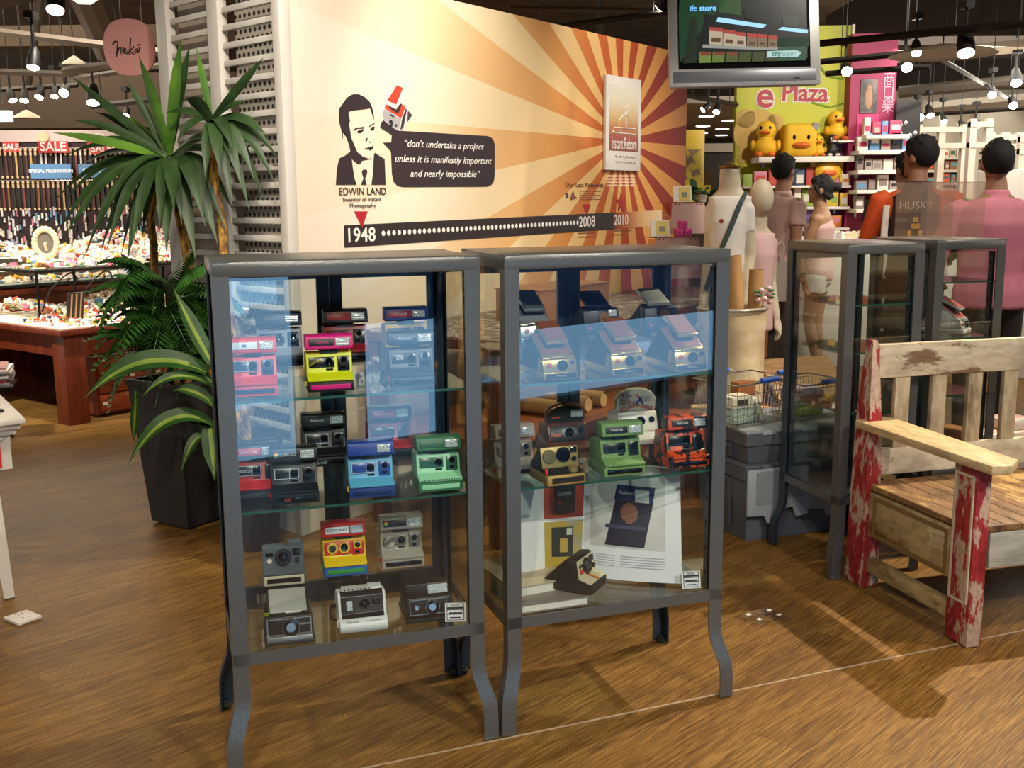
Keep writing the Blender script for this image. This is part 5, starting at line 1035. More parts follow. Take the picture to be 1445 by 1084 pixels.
def sign(label, px, py, w, h, Y, txt, bg, fg, rz=.12, size=None, depth=.01, group=None):
    w *= BS; h *= BS; P = at_y(px, py, Y); size = size and size*BS; t = thing('sale_sign' if txt == 'SALE' else 'sign', label, 'sign', P-V(0, 0, h/2), rz, group)
    g = G(); g.box((0, 0, h/2), (w, depth, h)); b = obj('board', g, M(bg, .5), t); text(txt, size or h*.8, M(fg, .5), b, (0, -depth/2-.001, h/2), (PI/2, 0, 0), sx=.95, bold=.002); return t
sign('small red SALE sign at the far left above the straps', 15.5, 207.5, .125, .085, BY-.07, 'SALE', '#c9302c', '#f3e9e4', size=.062); sign('red SALE sign above the middle of the phone straps', 75, 207.5, .23, .09, BY-.07, 'SALE', '#c9302c', '#f3e9e4', size=.1); sign('red SALE sign half hidden behind the dracaena leaves', 143, 210, .17, .085, BY-.07, 'SALE', '#c9302c', '#f3e9e4', size=.08)
sign('blue special promotion sign among the straps', 72, 241.5, .31, .115, BY-.1, 'SPECIAL PROMOTION', '#5f8fc0', '#e4ecf4', size=.036); sign('second blue promotion sign behind the dracaena leaves', 131, 241, .22, .105, BY-.1, 'SPECIAL', '#5f8fc0', '#e4ecf4', size=.045)
for k, (px, py, c) in enumerate(((61, 194, '#dcc39a'), (15, 193, '#d8c3b4'), (140, 196, '#e6ddd4'), (130, 199, '#c8322c'), (152, 200, '#cfe0c4'))):
    P = at_y(px, py, BY-.05); g = G(); g.prismy([(.05*math.cos(j*PI/6), .045*math.sin(j*PI/6)) for j in range(12)] if k < 2 else [(-.04, -.05), (.04, -.05), (.04, .05), (-.04, .05)], -.004, .004)
    tag(obj('price_tag', g, M(c, .6), loc=P, rot=(0, random.uniform(-.2, .2), .12)), ('round tan price tag above the middle red sign', 'round pale price tag above the far left sign', 'white price tag over the hidden red sign', 'red price tag over the hidden red sign', 'pale green price tag over the hidden red sign')[k], 'tag')
mf = thing('ornate_frame', 'cream ornate photo frame standing on the iron rack', 'frame', km @ V(.45, .95, TH+RH+.045+.009), -.1); ORN = M('#d8c9a0', .5); g = G()
for k in range(22): a = k*2*PI/22; g.ball((.085*math.cos(a), 0, .14+.10*math.sin(a)), (.024, .02, .026), 8, 6)
obj('moulding', g, ORN, mf); g = G(); g.box((0, .008, .14), (.12, .008, .15)); obj('picture', g, M('#6d665c', .4), mf); g = G(); g.box((0, .05, .08), (.02, .08, .16), Euler((.4, 0, 0))); obj('stand', g, ORN, mf)
sb_ = thing('striped_card_stand', 'small black and tan striped card holder on the low table', 'display stand', at_z(108, 452, TH+.012), .9); g = G(); g.box((0, 0, .10), (.12, .012, .19), Euler((.25, .0, 0))); b_ = obj('board', g, M('#1a1716', .5), sb_)
for k in range(3): g = G(); g.box((-.035+k*.035, -.008, .10), (.010, .006, .17), Euler((.25, 0, 0))); obj('stripe', g, M('#b98f68', .5), b_)
# magazines on a folding stand
ms = at_z(22, 610, 0); ms = Vector((-3.35, 6.55, 0)); fs = thing('folding_stand', 'black folding stand carrying a pile of magazines', 'stand', ms, .35); SHt = .33
for y in (-.14, .14):
    for s in (-1, 1): g = G(); g.tube([(-.2*s, y, .01), (.2*s, y, SHt-.012)], .008, 6); obj('leg', g, IB, fs)
g = G(); g.box((0, 0, SHt-.006), (.44, .32, .012)); obj('platform', g, IB, fs)
for k in range(9):
    c = ('#8a7f7a', '#b8aca4', '#a51f28', '#6f6a6e', '#c9c2ba', '#4d4a50', '#b09a90', '#d4cbc4', '#9a6a62')[k]; g = G(); g.box((0, 0, .0065), (.42-.02*(k % 3), .30, .012)); mgz = thing('magazine', ('grey magazine at the bottom of the pile', 'tan magazine second from the bottom of the pile', 'magazine with red spine in the lower part of the pile', 'dark grey magazine just above the red one', 'cream magazine in the middle of the pile', 'nearly black magazine above the middle of the pile', 'beige magazine third from the top of the pile', 'white magazine second from the top of the pile', 'rose tinted magazine on top of the pile')[k], 'magazine', (ms.x+random.uniform(-.01, .01), ms.y, SHt+.0004+k*.0135), .35+random.uniform(-.08, .08), 'piled magazines')
    obj('pages', g, M('#d9d2c8', .6), mgz); g = G(); g.box((0, 0, .0128), (.42-.02*(k % 3), .30, .0006)); g.box((-.002, -.1505, .0065), (.42-.02*(k % 3), .001, .0125)); obj('cover', g, M(c, .4), mgz)
mc = thing('poster_magazine', 'large magazine with a portrait cover standing beside the table', 'magazine', ms+V(-.13, .02, SHt+.0004+9*.0135), .2); g = G(); g.box((0, 0, .15), (.24, .012, .30), Euler((.15, 0, 0))); b_ = obj('cover', g, two('#c9a48a', '#7a4a34', 9, 'portrait_print', .4, .42, .6, h3='#e9dccb'), mc); g = G(); g.box((.119, 0, .15), (.006, .014, .30), Euler((.15, 0, 0))); obj('edge', g, WHITE, mc)
# hanging pink sign
MS = at_y(183, 67, 5.6); hs = thing('hanging_sign', 'pink rounded hanging sign with handwritten name', 'sign', MS, .15)
oc = [(.124*math.copysign(abs(math.cos(a))**.8, math.cos(a)), .138*math.copysign(abs(math.sin(a))**.8, math.sin(a))) for a in [k*PI/24 for k in range(48)]]
g = G(); g.prismy(oc, -.012, .012); dk_ = obj('disc', g, M('#f2aca8', .5), hs); HW = [[(972, 397), (990, 370), (1008, 368), (1014, 384), (1004, 440), (996, 490)], [(1000, 470), (1022, 420), (1036, 414), (1032, 468), (1052, 420), (1064, 418), (1056, 462)], [(1072, 422), (1064, 455), (1074, 468), (1094, 430), (1090, 466)], [(1116, 340), (1106, 410), (1102, 468)], [(1140, 405), (1106, 440), (1134, 470)], [(1160, 425), (1142, 436), (1144, 460), (1160, 446), (1164, 424), (1168, 458)], [(1180, 412), (1178, 445)], [(1166, 396), (1190, 390)]]
for st_ in HW: g = G(); g.tube([((x-1100)*.000625, -.0135, (412-y)*.000625) for x, y in st_], .0036, 6); obj('handwriting', g, M('#1c1416', .5), dk_)
for x in (-.06, .06): g = G(); g.tube([(x, 0, .12), (x, 0, CEIL-MS.z-.001)], .003, 5); obj('hanging_wire', g, IB, hs)
# ================================================================== worn wooden bench
def worn(c1, c2, c3, name, sc=7, st=(1, 1, .3), lo=.40, hi=.47, hi2=.62):
    g = NT(name); tc = g.n('TexCoord'); mp = g.n('Mapping', i_Vector=tc.outputs['Object']); mp.inputs['Scale'].default_value = st
    n = g.n('TexNoise', i_Vector=mp.outputs[0], i_Scale=sc, i_Detail=8.0, i_Roughness=.68); n2 = g.n('TexNoise', i_Vector=mp.outputs[0], i_Scale=sc*6, i_Detail=3.0)
    c = g.ramp(n.outputs['Fac'], [(lo, c1), (hi, c2), (hi2, c2), (hi2+.03, c3)]); c = g.mix(.35, c, g.ramp(n2.outputs['Fac'], [(.35, '#6a5540'), (.6, '#ffffff')]), 'MULTIPLY')
    g.l(c, g.b.inputs['Base Color']); g.b.inputs['Roughness'].default_value = .55
    b = g.n('Bump', i_Strength=.3, i_Height=n.outputs['Fac']); b.inputs['Distance'].default_value = .004; g.l(b.outputs[0], g.b.inputs['Normal']); return g.m
REDW = worn('#86181c', '#a0262a', '#bfa48e', 'worn_red_paint', 13, (1.3, 1.3, .5), .38, .43, .50); CRW = worn('#7d6247', '#c9bca0', '#d9cfba', 'worn_cream_paint', 6, (.35, 1, 1), .44, .475, .58)
SLW = worn('#7a664a', '#b3a283', '#d0c5ad', 'worn_cream_slat', 6, (1, 1, .3), .36, .44, .58); ARMW = worn('#9a7440', '#cbb283', '#ddcaa0', 'worn_yellow_wood', 6, (1, .3, 1), .36, .44, .60)
SEATW = worn('#4f3820', '#8a6640', '#b8965c', 'worn_dappled_plank', 9, (1, .3, 1), .38, .48, .56); PANW = worn('#75592f', '#b09a68', '#c6b68a', 'worn_panel', 6, (1, .5, 1), .38, .45, .58); GRW = worn('#5f5a52', '#b3b0a2', '#d2cfc0', 'worn_grey_white_paint', 5, (.3, 1, 1), .37, .43, .6)  # seat plank browns hold wear plus painted highlights of dappled light
BO = Vector((1.322, 3.855, 0)); BA = .27; be = thing('garden_bench', 'old wooden bench with peeling red posts and cream slatted back', 'bench', BO, BA); bI = (Matrix.Translation(BO) @ Matrix.Rotation(BA, 4, 'Z')).inverted()
BL, BD = 1.55, .575
for x in (0, BL):
    g = G(); g.rings([[(x-a, -b, z), (x+a, -b, z), (x+a, b, z), (x-a, b, z)] for a, b, z in ((.034, .054, .004), (.036, .056, .02), (.027, .043, .62), (.0125, .021, .915), (.009, .016, .93))]); obj('back_post', g, REDW, be)
    g = G(); g.box((x, -BD, .305), (.056, .112, .604), bev=.006); fp_ = obj('front_post', g, REDW, be)
    g = G(); s = -1 if x == 0 else 1
    for yy in (-.042, .042): g.box((x+s*.0295, -BD+yy, .36), (.006, .007, .42))
    for zz in (.15, .57): g.box((x+s*.0295, -BD, zz), (.006, .085, .007))
    obj('panel_moulding', g, M('#cdbfa2', .5), fp_)
    g = G(); P = [bI @ at_z(px, py, .63) for px, py in ((1207, 595), (1224, 588), (1262, 592), (1437, 651), (1428, 660), (1400, 661))]; q = [(p.x, p.y) for p in P] if x == 0 else [(BL-p.x, p.y) for p in P]
    g.prismz(q, .607, .636, .004); obj('armrest', g, ARMW, be)
    g = G(); g.box((x, -BD/2, .285), (.03, BD-.1, .17), bev=.002); sp = obj('side_panel', g, PANW, be); g = G()
    for yy in (-BD/2-.2, -BD/2+.2): g.box((x-.017 if x == 0 else x+.017, yy, .285), (.006, .012, .13))
    for zz in (.215, .355): g.box((x-.017 if x == 0 else x+.017, -BD/2, zz), (.006, .41, .012))
    obj('panel_moulding', g, M('#7d6236', .5), sp)
    g = G(); g.box((x, -BD/2, .09), (.035, BD-.09, .055), bev=.003); obj('stretcher', g, PANW, be)
g = G(); g.box((BL/2, .005, .85), (BL-.05, .03, .125), bev=.004); obj('top_rail', g, CRW, be)
g = G(); g.box((BL/2, .005, .468), (BL-.05, .03, .10), bev=.004); obj('lower_rail', g, CRW, be)
for k in range(9): g = G(); g.box((.135+k*.16, .006, .65), (.062, .022, .29), bev=.002); obj('back_slat', g, SLW, be)
for k in range(25): g = G(); g.box((.0+k*.0625+.02, -BD/2-.02, .388), (.060, BD+.02, .022), bev=.002); obj('seat_plank', g, SEATW, be)
g = G(); g.box((BL/2, -BD-.015, .315), (BL-.12, .025, .12), bev=.002); obj('front_apron', g, GRW, be)
g = G(); g.box((BL/2, -.06, .33), (BL-.1, .025, .09)); obj('back_apron', g, GRW, be)
# ================================================================== grey stacking crates and shopping baskets
CRG, CRL = M('#5a5f66', .5, name='grey_crate_plastic'), M('#9aa0a4', .45, name='pale_flap_plastic')
CP = at_z(1050, 767, 0); CAZ = .36; cm_ = Matrix.Translation(CP) @ Matrix.Rotation(CAZ, 4, 'Z')
def crate(label, z, h, flaps):
    t = thing('storage_crate', label, 'crate', cm_ @ V(0, 0, z), CAZ, 'grey plastic crates'); W_, D_ = .60, .40; ti = .02
    g = G()
    def rc(i, z): return [(i, i, z), (W_-i, i, z), (W_-i, D_-i, z), (i, D_-i, z)]
    g.rings([rc(ti, .001), rc(.0, h-.06), rc(.0, h-.008), rc(.012, h-.008), rc(.03, .02)]); obj('tub', g, CRG, t, smooth=20)
    g = G(); g.box((W_/2, -.006, h-.035), (W_+.02, .012, .05)); g.box((W_/2, D_+.006, h-.035), (W_+.02, .012, .05)); g.box((-.006, D_/2, h-.035), (.012, D_, .05)); g.box((W_+.006, D_/2, h-.035), (.012, D_, .05)); obj('rim', g, CRG, t)
    g = G(); 
    for y in (.12, .28): g.box((-.002, y, h*.45), (.012, .012, h*.6))
    g.box((-.004, .2, h-.08), (.016, .17, .02)); obj('end_ribs', g, CRG, t)
    g = G(); g.box((W_/2, D_/2, h-.004), (W_+.02, D_+.02, .012), bev=.003)
    for x in (.1, .3, .5): g.box((x, -.012, h-.006), (.07, .016, .022), bev=.003)
    obj('lid', g, CRL if not flaps else CRG, t)
    if flaps:
        for x0, x1 in ((.0, .3), (.302, .60)):
            g = G(); w = x1-x0; prof = [(x0-.01, h-.01), (x0-.01, h*.38), (x0+w*.25, h*.36), (x0+w*.30, h*.26), (x0+w*.40, h*.26), (x0+w*.45, h*.42), (x0+w*.72, h*.44), (x0+w*.78, h*.30), (x1-.005, h*.32), (x1-.005, h-.01)]
            g.prismy(prof, -.034, -.020, .002); fl = obj('hanging_flap', g, CRL, t)
            g = G(); g.prismy([(x0+.03, h*.52), (x0+w*.5, h*.52), (x0+w*.5, h*.94), (x0+.03, h*.94)], -.038, -.033); g.prismy([(x0+w*.56, h*.56), (x1-.03, h*.56), (x1-.03, h*.94), (x0+w*.56, h*.94)], -.038, -.033); obj('flap_rib', g, M('#888e93', .5), fl)
    return t
H1, H2_ = .335, .145
crate('large grey crate with pale hanging lid flaps, bottom of the stack', 0, H1, True); crate('shallower grey crate with pale lid, on top of the large crate', H1+.004, H2_, False)
WIRE = M('#b4b3ae', .25, .9, name='chrome_wire'); BLUE = M('#2456b4', .4, name='blue_grip')
def basket(label, P, rz, w=.36, d=.26, h=.19):
    t = thing('shopping_basket', label, 'basket', P, rz, 'wire shopping baskets')
    def rr(k, z): return [(-w/2*k, -d/2*k, z), (w/2*k, -d/2*k, z), (w/2*k, d/2*k, z), (-w/2*k, d/2*k, z), (-w/2*k, -d/2*k, z)]
    g = G(); g.tube(rr(1, h), .004, 6); obj('rim', g, WIRE, t)
    g = G()
    for z in (.006, .05, .10, .145): g.tube(rr(.82+.18*z/h, z), .0018, 5)
    for k in range(17):
        f = -.5+k/16
        for s in (-1, 1): g.tube([(w*f*.82, s*d/2*.82, .004), (w*f, s*d/2, h)], .0014, 4)
        g.tube([(w*f*.82, -d/2*.82, .004), (w*f*.82, d/2*.82, .004)], .0014, 4)
    for k in range(11):
        f = -.5+k/10
        for s in (-1, 1): g.tube([(s*w/2*.82, d*f*.82, .004), (s*w/2, d*f, h)], .0014, 4)
    obj('wire_mesh', g, WIRE, t)
    for s in (-1, 1):
        g = G(); g.tube([(-w*.22, s*d*.5, h), (-w*.2, s*d*.56, h+.012), (w*.2, s*d*.56, h+.012), (w*.22, s*d*.5, h)], .0035, 6); hd = obj('handle', g, WIRE, t)
        g = G(); g.tube([(-w*.15, s*d*.56, h+.012), (w*.15, s*d*.56, h+.012)], .011, 10); obj('grip', g, BLUE, hd)
    return t
ZC = H1+H2_+.007; b1 = cm_ @ V(.10, .19, ZC); basket('wire shopping basket with blue grips behind the cabinet, full of film boxes', b1, CAZ+.25)
b2 = cm_ @ V(.43, .2, ZC); basket('second wire shopping basket seen through the narrow cabinet', b2, CAZ+.1, .26, .26, .16)
def packet(label, P, rz, d, c, tilt=0, group=None, mark=None):
    t = thing('film_packet', label, 'packet', P, rz, group); R = Euler((tilt, 0, 0)); g = G(); g.box((0, 0, d[2]/2), d, R, bev=.002); b = obj('carton', g, M(c, .5), t)
    if mark: X = Matrix.Translation((0, 0, d[2]/2)) @ R.to_matrix().to_4x4(); g = G(); g.X = X; g.box((0, -d[1]/2-.0006, 0), (d[0]*.5, .001, d[2]*.5)); obj('label', g, M(mark, .5), b)
    return t
q = lambda x, y, z: b1 + V(x*math.cos(CAZ+.25)-y*math.sin(CAZ+.25), x*math.sin(CAZ+.25)+y*math.cos(CAZ+.25), z)
packet('cream film box with dark lens picture in the left half of the basket', q(-.07, -.02, .075), CAZ+.2, (.12, .09, .05), '#d6d2be', 0, None, '#3a3a36'); packet('pale green packet lying at the bottom of the basket', q(-.05, .0, .008), CAZ+.3, (.16, .12, .03), '#9fb5a6'); packet('second green packet under the cream film box', q(-.05, .0, .041), CAZ+.25, (.15, .11, .03), '#b3c4b4')
for k in range(5): packet('pale card fanned out at the right side of the basket', q(.05+k*.016, -.05+k*.022, .012), CAZ+.9, (.10, .006, .085), '#d4d8cc', -.35-.1*k, 'fanned pale cards in the basket')
packet('brown box at the back of the basket', q(.07, .07, .008), CAZ+.2, (.1, .05, .15), '#8a5226')
q2 = lambda x, y, z: b2+V(x, y, z)
packet('purple and silver packet on top in the second basket', q2(-.02, -.02, .085), .4, (.16, .1, .04), '#8d7f93', .1); packet('lime green packet under the purple one', q2(-.01, .0, .008), .5, (.14, .1, .035), '#98a84a'); packet('silver film packet in the middle of the second basket', q2(-.02, .02, .046), .2, (.13, .1, .032), '#aeb4b4')
# ================================================================== canvas bag with mailing tubes, wooden low cabinet below
lc = thing('wooden_chest', 'orange brown wooden chest with shelf opening painted dark behind the crates', 'chest', at_z(1085, 700, 0), .30); lc.location = at_y(1050, 560, 4.98); lc.location.z = 0
g = G(); g.box((.12, .2, .20), (1.1, .42, .40)); obj('body', g, WOODO, lc); g = G(); g.box((.12, .2, .415), (1.16, .46, .03), bev=.003); obj('top', g, WOODO, lc)
g = G(); g.box((-.15, -.018, .22), (.5, .016, .26), bev=.003); dr = obj('drawer', g, WOOD, lc); g = G(); g.box((-.15, -.03, .25), (.12, .012, .014)); obj('pull', g, BLK2, dr)
g = G(); g.box((.42, -.012, .2), (.5, .006, .3)); obj('painted_opening', g, M('#1a0d07', .8), lc)  # flat dark sheet painting the shade inside a shelf opening
lm = Matrix.Translation(lc.location) @ Matrix.Rotation(.30, 4, 'Z')
CANV = two('#b09a78', '#c9b795', 7, 'canvas_cloth', .8, .35, .65, (1, 1, 2)); bg = thing('canvas_bag', 'pale canvas laundry bag with metal hoop, holding cardboard tubes', 'bag', lm @ V(.03, .19, .432), .2)
n = 40; rs = []
for z, r in ((.002, .14), (.02, .165), (.12, .165), (.25, .155), (.36, .162), (.45, .168), (.485, .168), (.49, .150), (.40, .152), (.04, .15)):
    rs.append([(1.0*r*(1+(.075*math.sin(5*a+z*9)+.05*math.sin(9*a-z*14))*(1-z*1.4))*math.cos(a), .8*r*(1+.07*math.sin(4*a+z*7)*(1-z*1.4))*math.sin(a), z) for a in [2*PI*j/n for j in range(n)]])
g = G(); g.rings(rs); obj('bag_body', g, CANV, bg, smooth=50)
g = G(); g.tube([(.172*math.cos(a), .137*math.sin(a), .485) for a in [2*PI*j/24 for j in range(25)]], .008, 8); obj('hoop', g, M('#c9c4b8', .3, .7), bg)
g = G(); g.tube([(-.25, -.19, .02), (-.1, -.24, .014), (.1, -.22, .012), (.19, -.19, .008)], [.03, .045, .04, .012], 12, flat=.35); g.tube([(-.28, -.20, .045), (-.05, -.23, .04), (.14, -.22, .02)], [.02, .035, .01], 12, flat=.5); obj('cloth_fold', g, M('#b89562', .85), bg)
bw = bg.location
kraft_tube('long cardboard tube with printed label leaning out of the canvas bag', bw+V(.05, -.02, .08), bw+V(.0, .0, .74), .036, 'tubes in the canvas bag', True); kraft_tube('shorter cardboard tube with printed label upright in the canvas bag', bw+V(.105, .03, .1), bw+V(.115, .02, .67), .034, 'tubes in the canvas bag', True)
fl = thing('flower_sprig', 'small sprig of pink flowers poking out of the canvas bag', 'flowers', bw+V(.135, -.04, .42)); g = G(); g.tube([(0, 0, 0), (.0, -.02, .12)], .003, 5); obj('stem', g, M('#3c5a2a', .6), fl); g = G()
for k in range(9): a = k*2.4; g.ball((.03*math.cos(a), -.02+.02*math.sin(a), .10+.008*k), .014, 8, 6)
obj('petals', g, M('#d9b0b0', .6), fl); g = G()
for k in range(8): a = k*2.0; g.ball((.04*math.cos(a), -.02+.03*math.sin(a), .12+.006*k), (.018, .012, .006), 8, 5)
obj('leaves', g, M('#3c6a3a', .6), fl)
sl = thing('sloped_board', 'light brown wooden board leaning on the chest behind the narrow cabinet', 'board', lm @ V(.46, .10, .4312), .35)
g = G(); g.box((0, .10, .10), (.42, .30, .02), Euler((.70, 0, 0)), bev=.003); obj('board', g, two('#8a6238', '#a97f50', 10, 'light_plank', .5, .35, .65, (1, 6, 6)), sl); g = G(); g.box((0, .19, .075), (.3, .03, .15)); obj('prop', g, WOOD, sl)
# ================================================================== people and mannequins
def body_mesh(parts, vox=.011, name='body'):
    """grow one continuous skin over limb tubes and balls"""
    g = G(); parts(g); me = g.mesh('t'); o = bpy.data.objects.new('t', me); COL.objects.link(o)
    r = o.modifiers.new('r', 'REMESH'); r.mode = 'VOXEL'; r.voxel_size = vox; s = o.modifiers.new('s', 'SMOOTH'); s.factor = .5; s.iterations = 5
    m2 = bpy.data.meshes.new_from_object(o.evaluated_get(bpy.context.evaluated_depsgraph_get())); bpy.data.objects.remove(o); bpy.data.meshes.remove(me); m2.name = name; m2.materials.clear(); return m2
def ell(g, rows, n=20):
    """stack of ellipses (cx, cy, z, rx, ry)"""
    g.rings([[(cx+rx*math.cos(2*PI*j/n), cy+ry*math.sin(2*PI*j/n), z) for j in range(n)] for cx, cy, z, rx, ry in rows])
TORSO = [(0, .0, .86, .155, .11), (0, .0, .95, .168, .118), (0, -.01, 1.05, .148, .105), (0, -.01, 1.18, .155, .108), (0, -.005, 1.32, .185, .115), (0, .0, 1.41, .178, .092), (0, .005, 1.455, .105, .07), (0, .0, 1.49, .06, .06), (0, -.01, 1.56, .054, .057)]
def head(g, yaw, c=(0, -.015, 1.635), face=True):
    X = g.X; g.X = X @ Matrix.Translation(c) @ Matrix.Rotation(yaw, 4, 'Z')
    g.ball((0, .012, .02), (.075, .095, .098), 20, 14); g.ball((0, -.03, -.045), (.052, .06, .07), 16, 10)
    if face:
        g.tube([(0, -.085, .02), (0, -.104, -.018), (0, -.088, -.03)], [.008, .013, .006], 8); g.ball((0, -.082, -.065), (.022, .012, .008), 8, 6); g.ball((0, -.078, -.095), (.024, .018, .016), 8, 6)
        for s in (-1, 1): g.ball((s*.078, .012, -.005), (.012, .022, .032), 8, 6); g.ball((s*.03, -.08, .03), (.02, .01, .008), 8, 6)
    g.X = X
def hand(g, w, d, side=1):
    """palm, four unequal bent fingers and a thumb from the wrist w along d"""
    w, d = Vector(w), Vector(d).normalized(); s = d.cross(Vector((0, 0, 1))); s = s.normalized() if s.length > .2 else Vector((side, 0, 0)); s = Vector((0, 1, 0)) if abs(d.z) > .8 else s; u = s.cross(d).normalized()
    g.tube([w-d*.01, w+d*.03, w+d*.085], [.022, .032, .034], 10, flat=.5)
    for k, L in enumerate((.068, .078, .072, .055)):
        b = w+d*.08+s*(.026-.017*k); g.tube([b, b+d*L*.5+u*.006, b+d*L*.85+u*.02, b+d*L+u*.034], [.0095, .009, .0085, .007], 8)
    b = w+d*.025+s*.03; g.tube([b, b+d*.025+s*.02, b+d*.06+s*.022+u*.01], [.012, .011, .008], 8)
def person(label, loc, yaw, h, headyaw, arms, legs, skin, hairf, clothes, group=None, female=False):
    t = thing('person', label, 'person', loc, yaw, group, h/1.75)
    def P(g):
        ell(g, TORSO); head(g, headyaw)
        for sh, el, wr in arms: g.tube([sh, tuple(Vector(sh).lerp(Vector(el), .5)), el, tuple(Vector(el).lerp(Vector(wr), .4)), wr], [.048, .044, .036, .036, .024], 12); g.ball(sh, .052, 12, 8); hand(g, wr, Vector(wr)-Vector(el), 1)
        for hp, kn, an in legs:
            g.tube([hp, tuple(Vector(hp).lerp(Vector(kn), .5)), kn, tuple(Vector(kn).lerp(Vector(an), .35)), an], [.085, .075, .052, .054, .036], 14)
            g.tube([(an[0], an[1]+.04, .03), (an[0], an[1]-.05, .035), (an[0], an[1]-.17, .022)], [.034, .038, .026], 10, flat=.75); g.tube([an, (an[0], an[1], .03)], .036, 10)
    obj('body', body_mesh(P), M(skin, .55), t, smooth=80)
    for nm, col, fn in clothes: obj(nm, body_mesh(fn, .012, nm), col if not isinstance(col, str) else M(col, .75, bump=.15, bscale=90), t, smooth=80)
    g = G(); hairf(g, Matrix.Translation((0, -.015, 1.635)) @ Matrix.Rotation(headyaw, 4, 'Z')); obj('hair', g, M('#120e0d', .8, bump=.8, bscale=140, name='black_hair'), t, smooth=80)
    return t
def short_hair(g, X, extra=None):
    def P(h):
        h.X = X; h.ball((0, .026, .034), (.084, .1, .1), 20, 14); h.ball((0, -.018, .085), (.068, .062, .045), 14, 10); rnd = random.Random(5)
        for k in range(70):
            a = rnd.random()*2*PI; b = rnd.uniform(.25, 1.45); d = Vector((math.cos(a)*math.cos(b), math.sin(a)*math.cos(b), math.sin(b))); c = Vector((0, .024, .034)); p = c+Vector((d.x*.08, d.y*.095, d.z*.096)); e = p+d*rnd.uniform(.006, .018)+Vector((rnd.uniform(-.008, .008), rnd.uniform(-.012, .004), .004)); h.tube([p, e], [.012, .004], 6)
        if extra: extra(h)
    me = body_mesh(P, .0065, 'hair'); g.bm.from_mesh(me); bpy.data.meshes.remove(me)
def bun_hair(g, X):
    def ex(h): h.ball((0, .135, .03), (.045, .05, .042), 14, 10); h.tube([(-.07, .03, -.02), (-.05, .08, -.06), (0, .1, -.05), (.05, .08, -.06), (.07, .03, -.02)], .025, 8); h.tube([(-.065, -.05, .05), (-.078, -.02, .0), (-.078, .01, -.05)], [.02, .014, .008], 8); h.tube([(.065, -.05, .05), (.078, -.02, .0), (.078, .01, -.05)], [.02, .014, .008], 8)
    short_hair(g, X, ex)
def shirt(g, sl, arms, infl=1.1, z0=.86, longw=1.0, vneck=0, collar=True, hem=.0):
    rows = [(cx, cy, z, rx*infl+.006, ry*infl+.008) for cx, cy, z, rx, ry in TORSO if z0 <= z < 1.47]; rows[0] = (rows[0][0], rows[0][1], z0+hem, rows[0][3]*longw, rows[0][4]*longw); ell(g, rows, 24)
    if collar: ell(g, [(0, .005, 1.44, .09, .08), (0, .0, 1.47, .075, .07), (0, -.002, 1.505, .066, .066)])
    for sh, el, wr in arms:
        kk = .62 if longw > 1.1 else 1; sh, el, wr = Vector(sh), Vector(el), Vector(wr); pts = [sh*.86+Vector((0, 0, sh.z*.14)), sh, sh.lerp(el, .5)]; rr = [.062, .066, .062]
        if sl > 1: pts += [el, el.lerp(wr, min(1, sl-1))]; rr += [.052, .050]
        else: pts[-1] = sh.lerp(el, sl); 
        g.tube(pts, [r*kk for r in rr], 14)
def trousers(g, legs, end=.97, infl=1.16, top=1.0):
    ell(g, [(0, 0, .82, .15, .11), (0, 0, .90, .178, .128), (0, -.005, top, .165, .12)], 22)
    for hp, kn, an in legs:
        hp, kn, an = Vector(hp), Vector(kn), Vector(an); f = end
        if f > .5: pts = [hp, hp.lerp(kn, .5), kn, kn.lerp(an, (f-.5)*2)]; rr = [.098, .088, .068, .056]
        else: pts = [hp, hp.lerp(kn, f), hp.lerp(kn, f*2)]; rr = [.1, .095, .092]
        g.tube(pts, rr, 14)
def shoes(g, legs):
    for hp, kn, an in legs: g.tube([(an[0], an[1]+.05, .035), (an[0], an[1]-.05, .04), (an[0], an[1]-.18, .026)], [.04, .046, .034], 12, flat=.8)
STAND = [((-.09, 0, .9), (-.1, -.01, .5), (-.1, .02, .08)), ((.09, 0, .9), (.1, -.01, .5), (.1, .02, .08))]
def stand_at(px, Y): p = at_y(px, 500, Y); return V(p.x, p.y, 0)
# man in pink shirt, seen from behind
ARM = [((-.2, 0, 1.40), (-.255, .0, 1.13), (-.2, -.17, .98)), ((.2, 0, 1.40), (.285, -.01, 1.13), (.23, -.18, .99))]
PK = two('#cf7385', '#df8c9a', 5, 'pink_shirt_cloth', .75, .35, .65, (1, 1, .5))
person('person seen from behind in a pink shirt with rolled sleeves and dark trousers', stand_at(1390, 5.75), PI-.12, 1.72, -.1, ARM, STAND, '#a87a5c', short_hair, (('shirt', PK, lambda g: shirt(g, 1.25, ARM, 1.13, .86, 1.1)), ('trousers', '#2a211d', lambda g: trousers(g, STAND)), ('shoes', '#1c1815', lambda g: shoes(g, STAND))))
# man with dark printed vest over orange and white top
ARV = [((-.2, 0, 1.40), (-.27, -.0, 1.12), (-.2, -.2, 1.02)), ((.2, 0, 1.40), (.27, -.04, 1.14), (.19, -.24, 1.08))]
p = person('person in profile wearing a dark vest with yellow print over orange and white sleeves', stand_at(1281, 6.6), PI-.35, 1.79, .95, ARV, STAND, '#9c6f52', short_hair, (('sleeves', M('#d9561f', .7), lambda g: shirt(g, 1.05, ARV, 1.06, .88, 1.0, collar=False)), ('trousers', '#241f1d', lambda g: trousers(g, STAND)), ('shoes', '#181513', lambda g: shoes(g, STAND))))
g = G(); ell(g, [(cx, cy, z, rx*(1.10 if z < 1.25 else .90)+.006, ry*1.22+.016) for cx, cy, z, rx, ry in TORSO if z <= 1.42]+[(0, .005, 1.46, .1, .085), (0, .0, 1.50, .078, .075)], 24); vs_ = obj('vest', g, M('#2b1c16', .7), p, smooth=80)
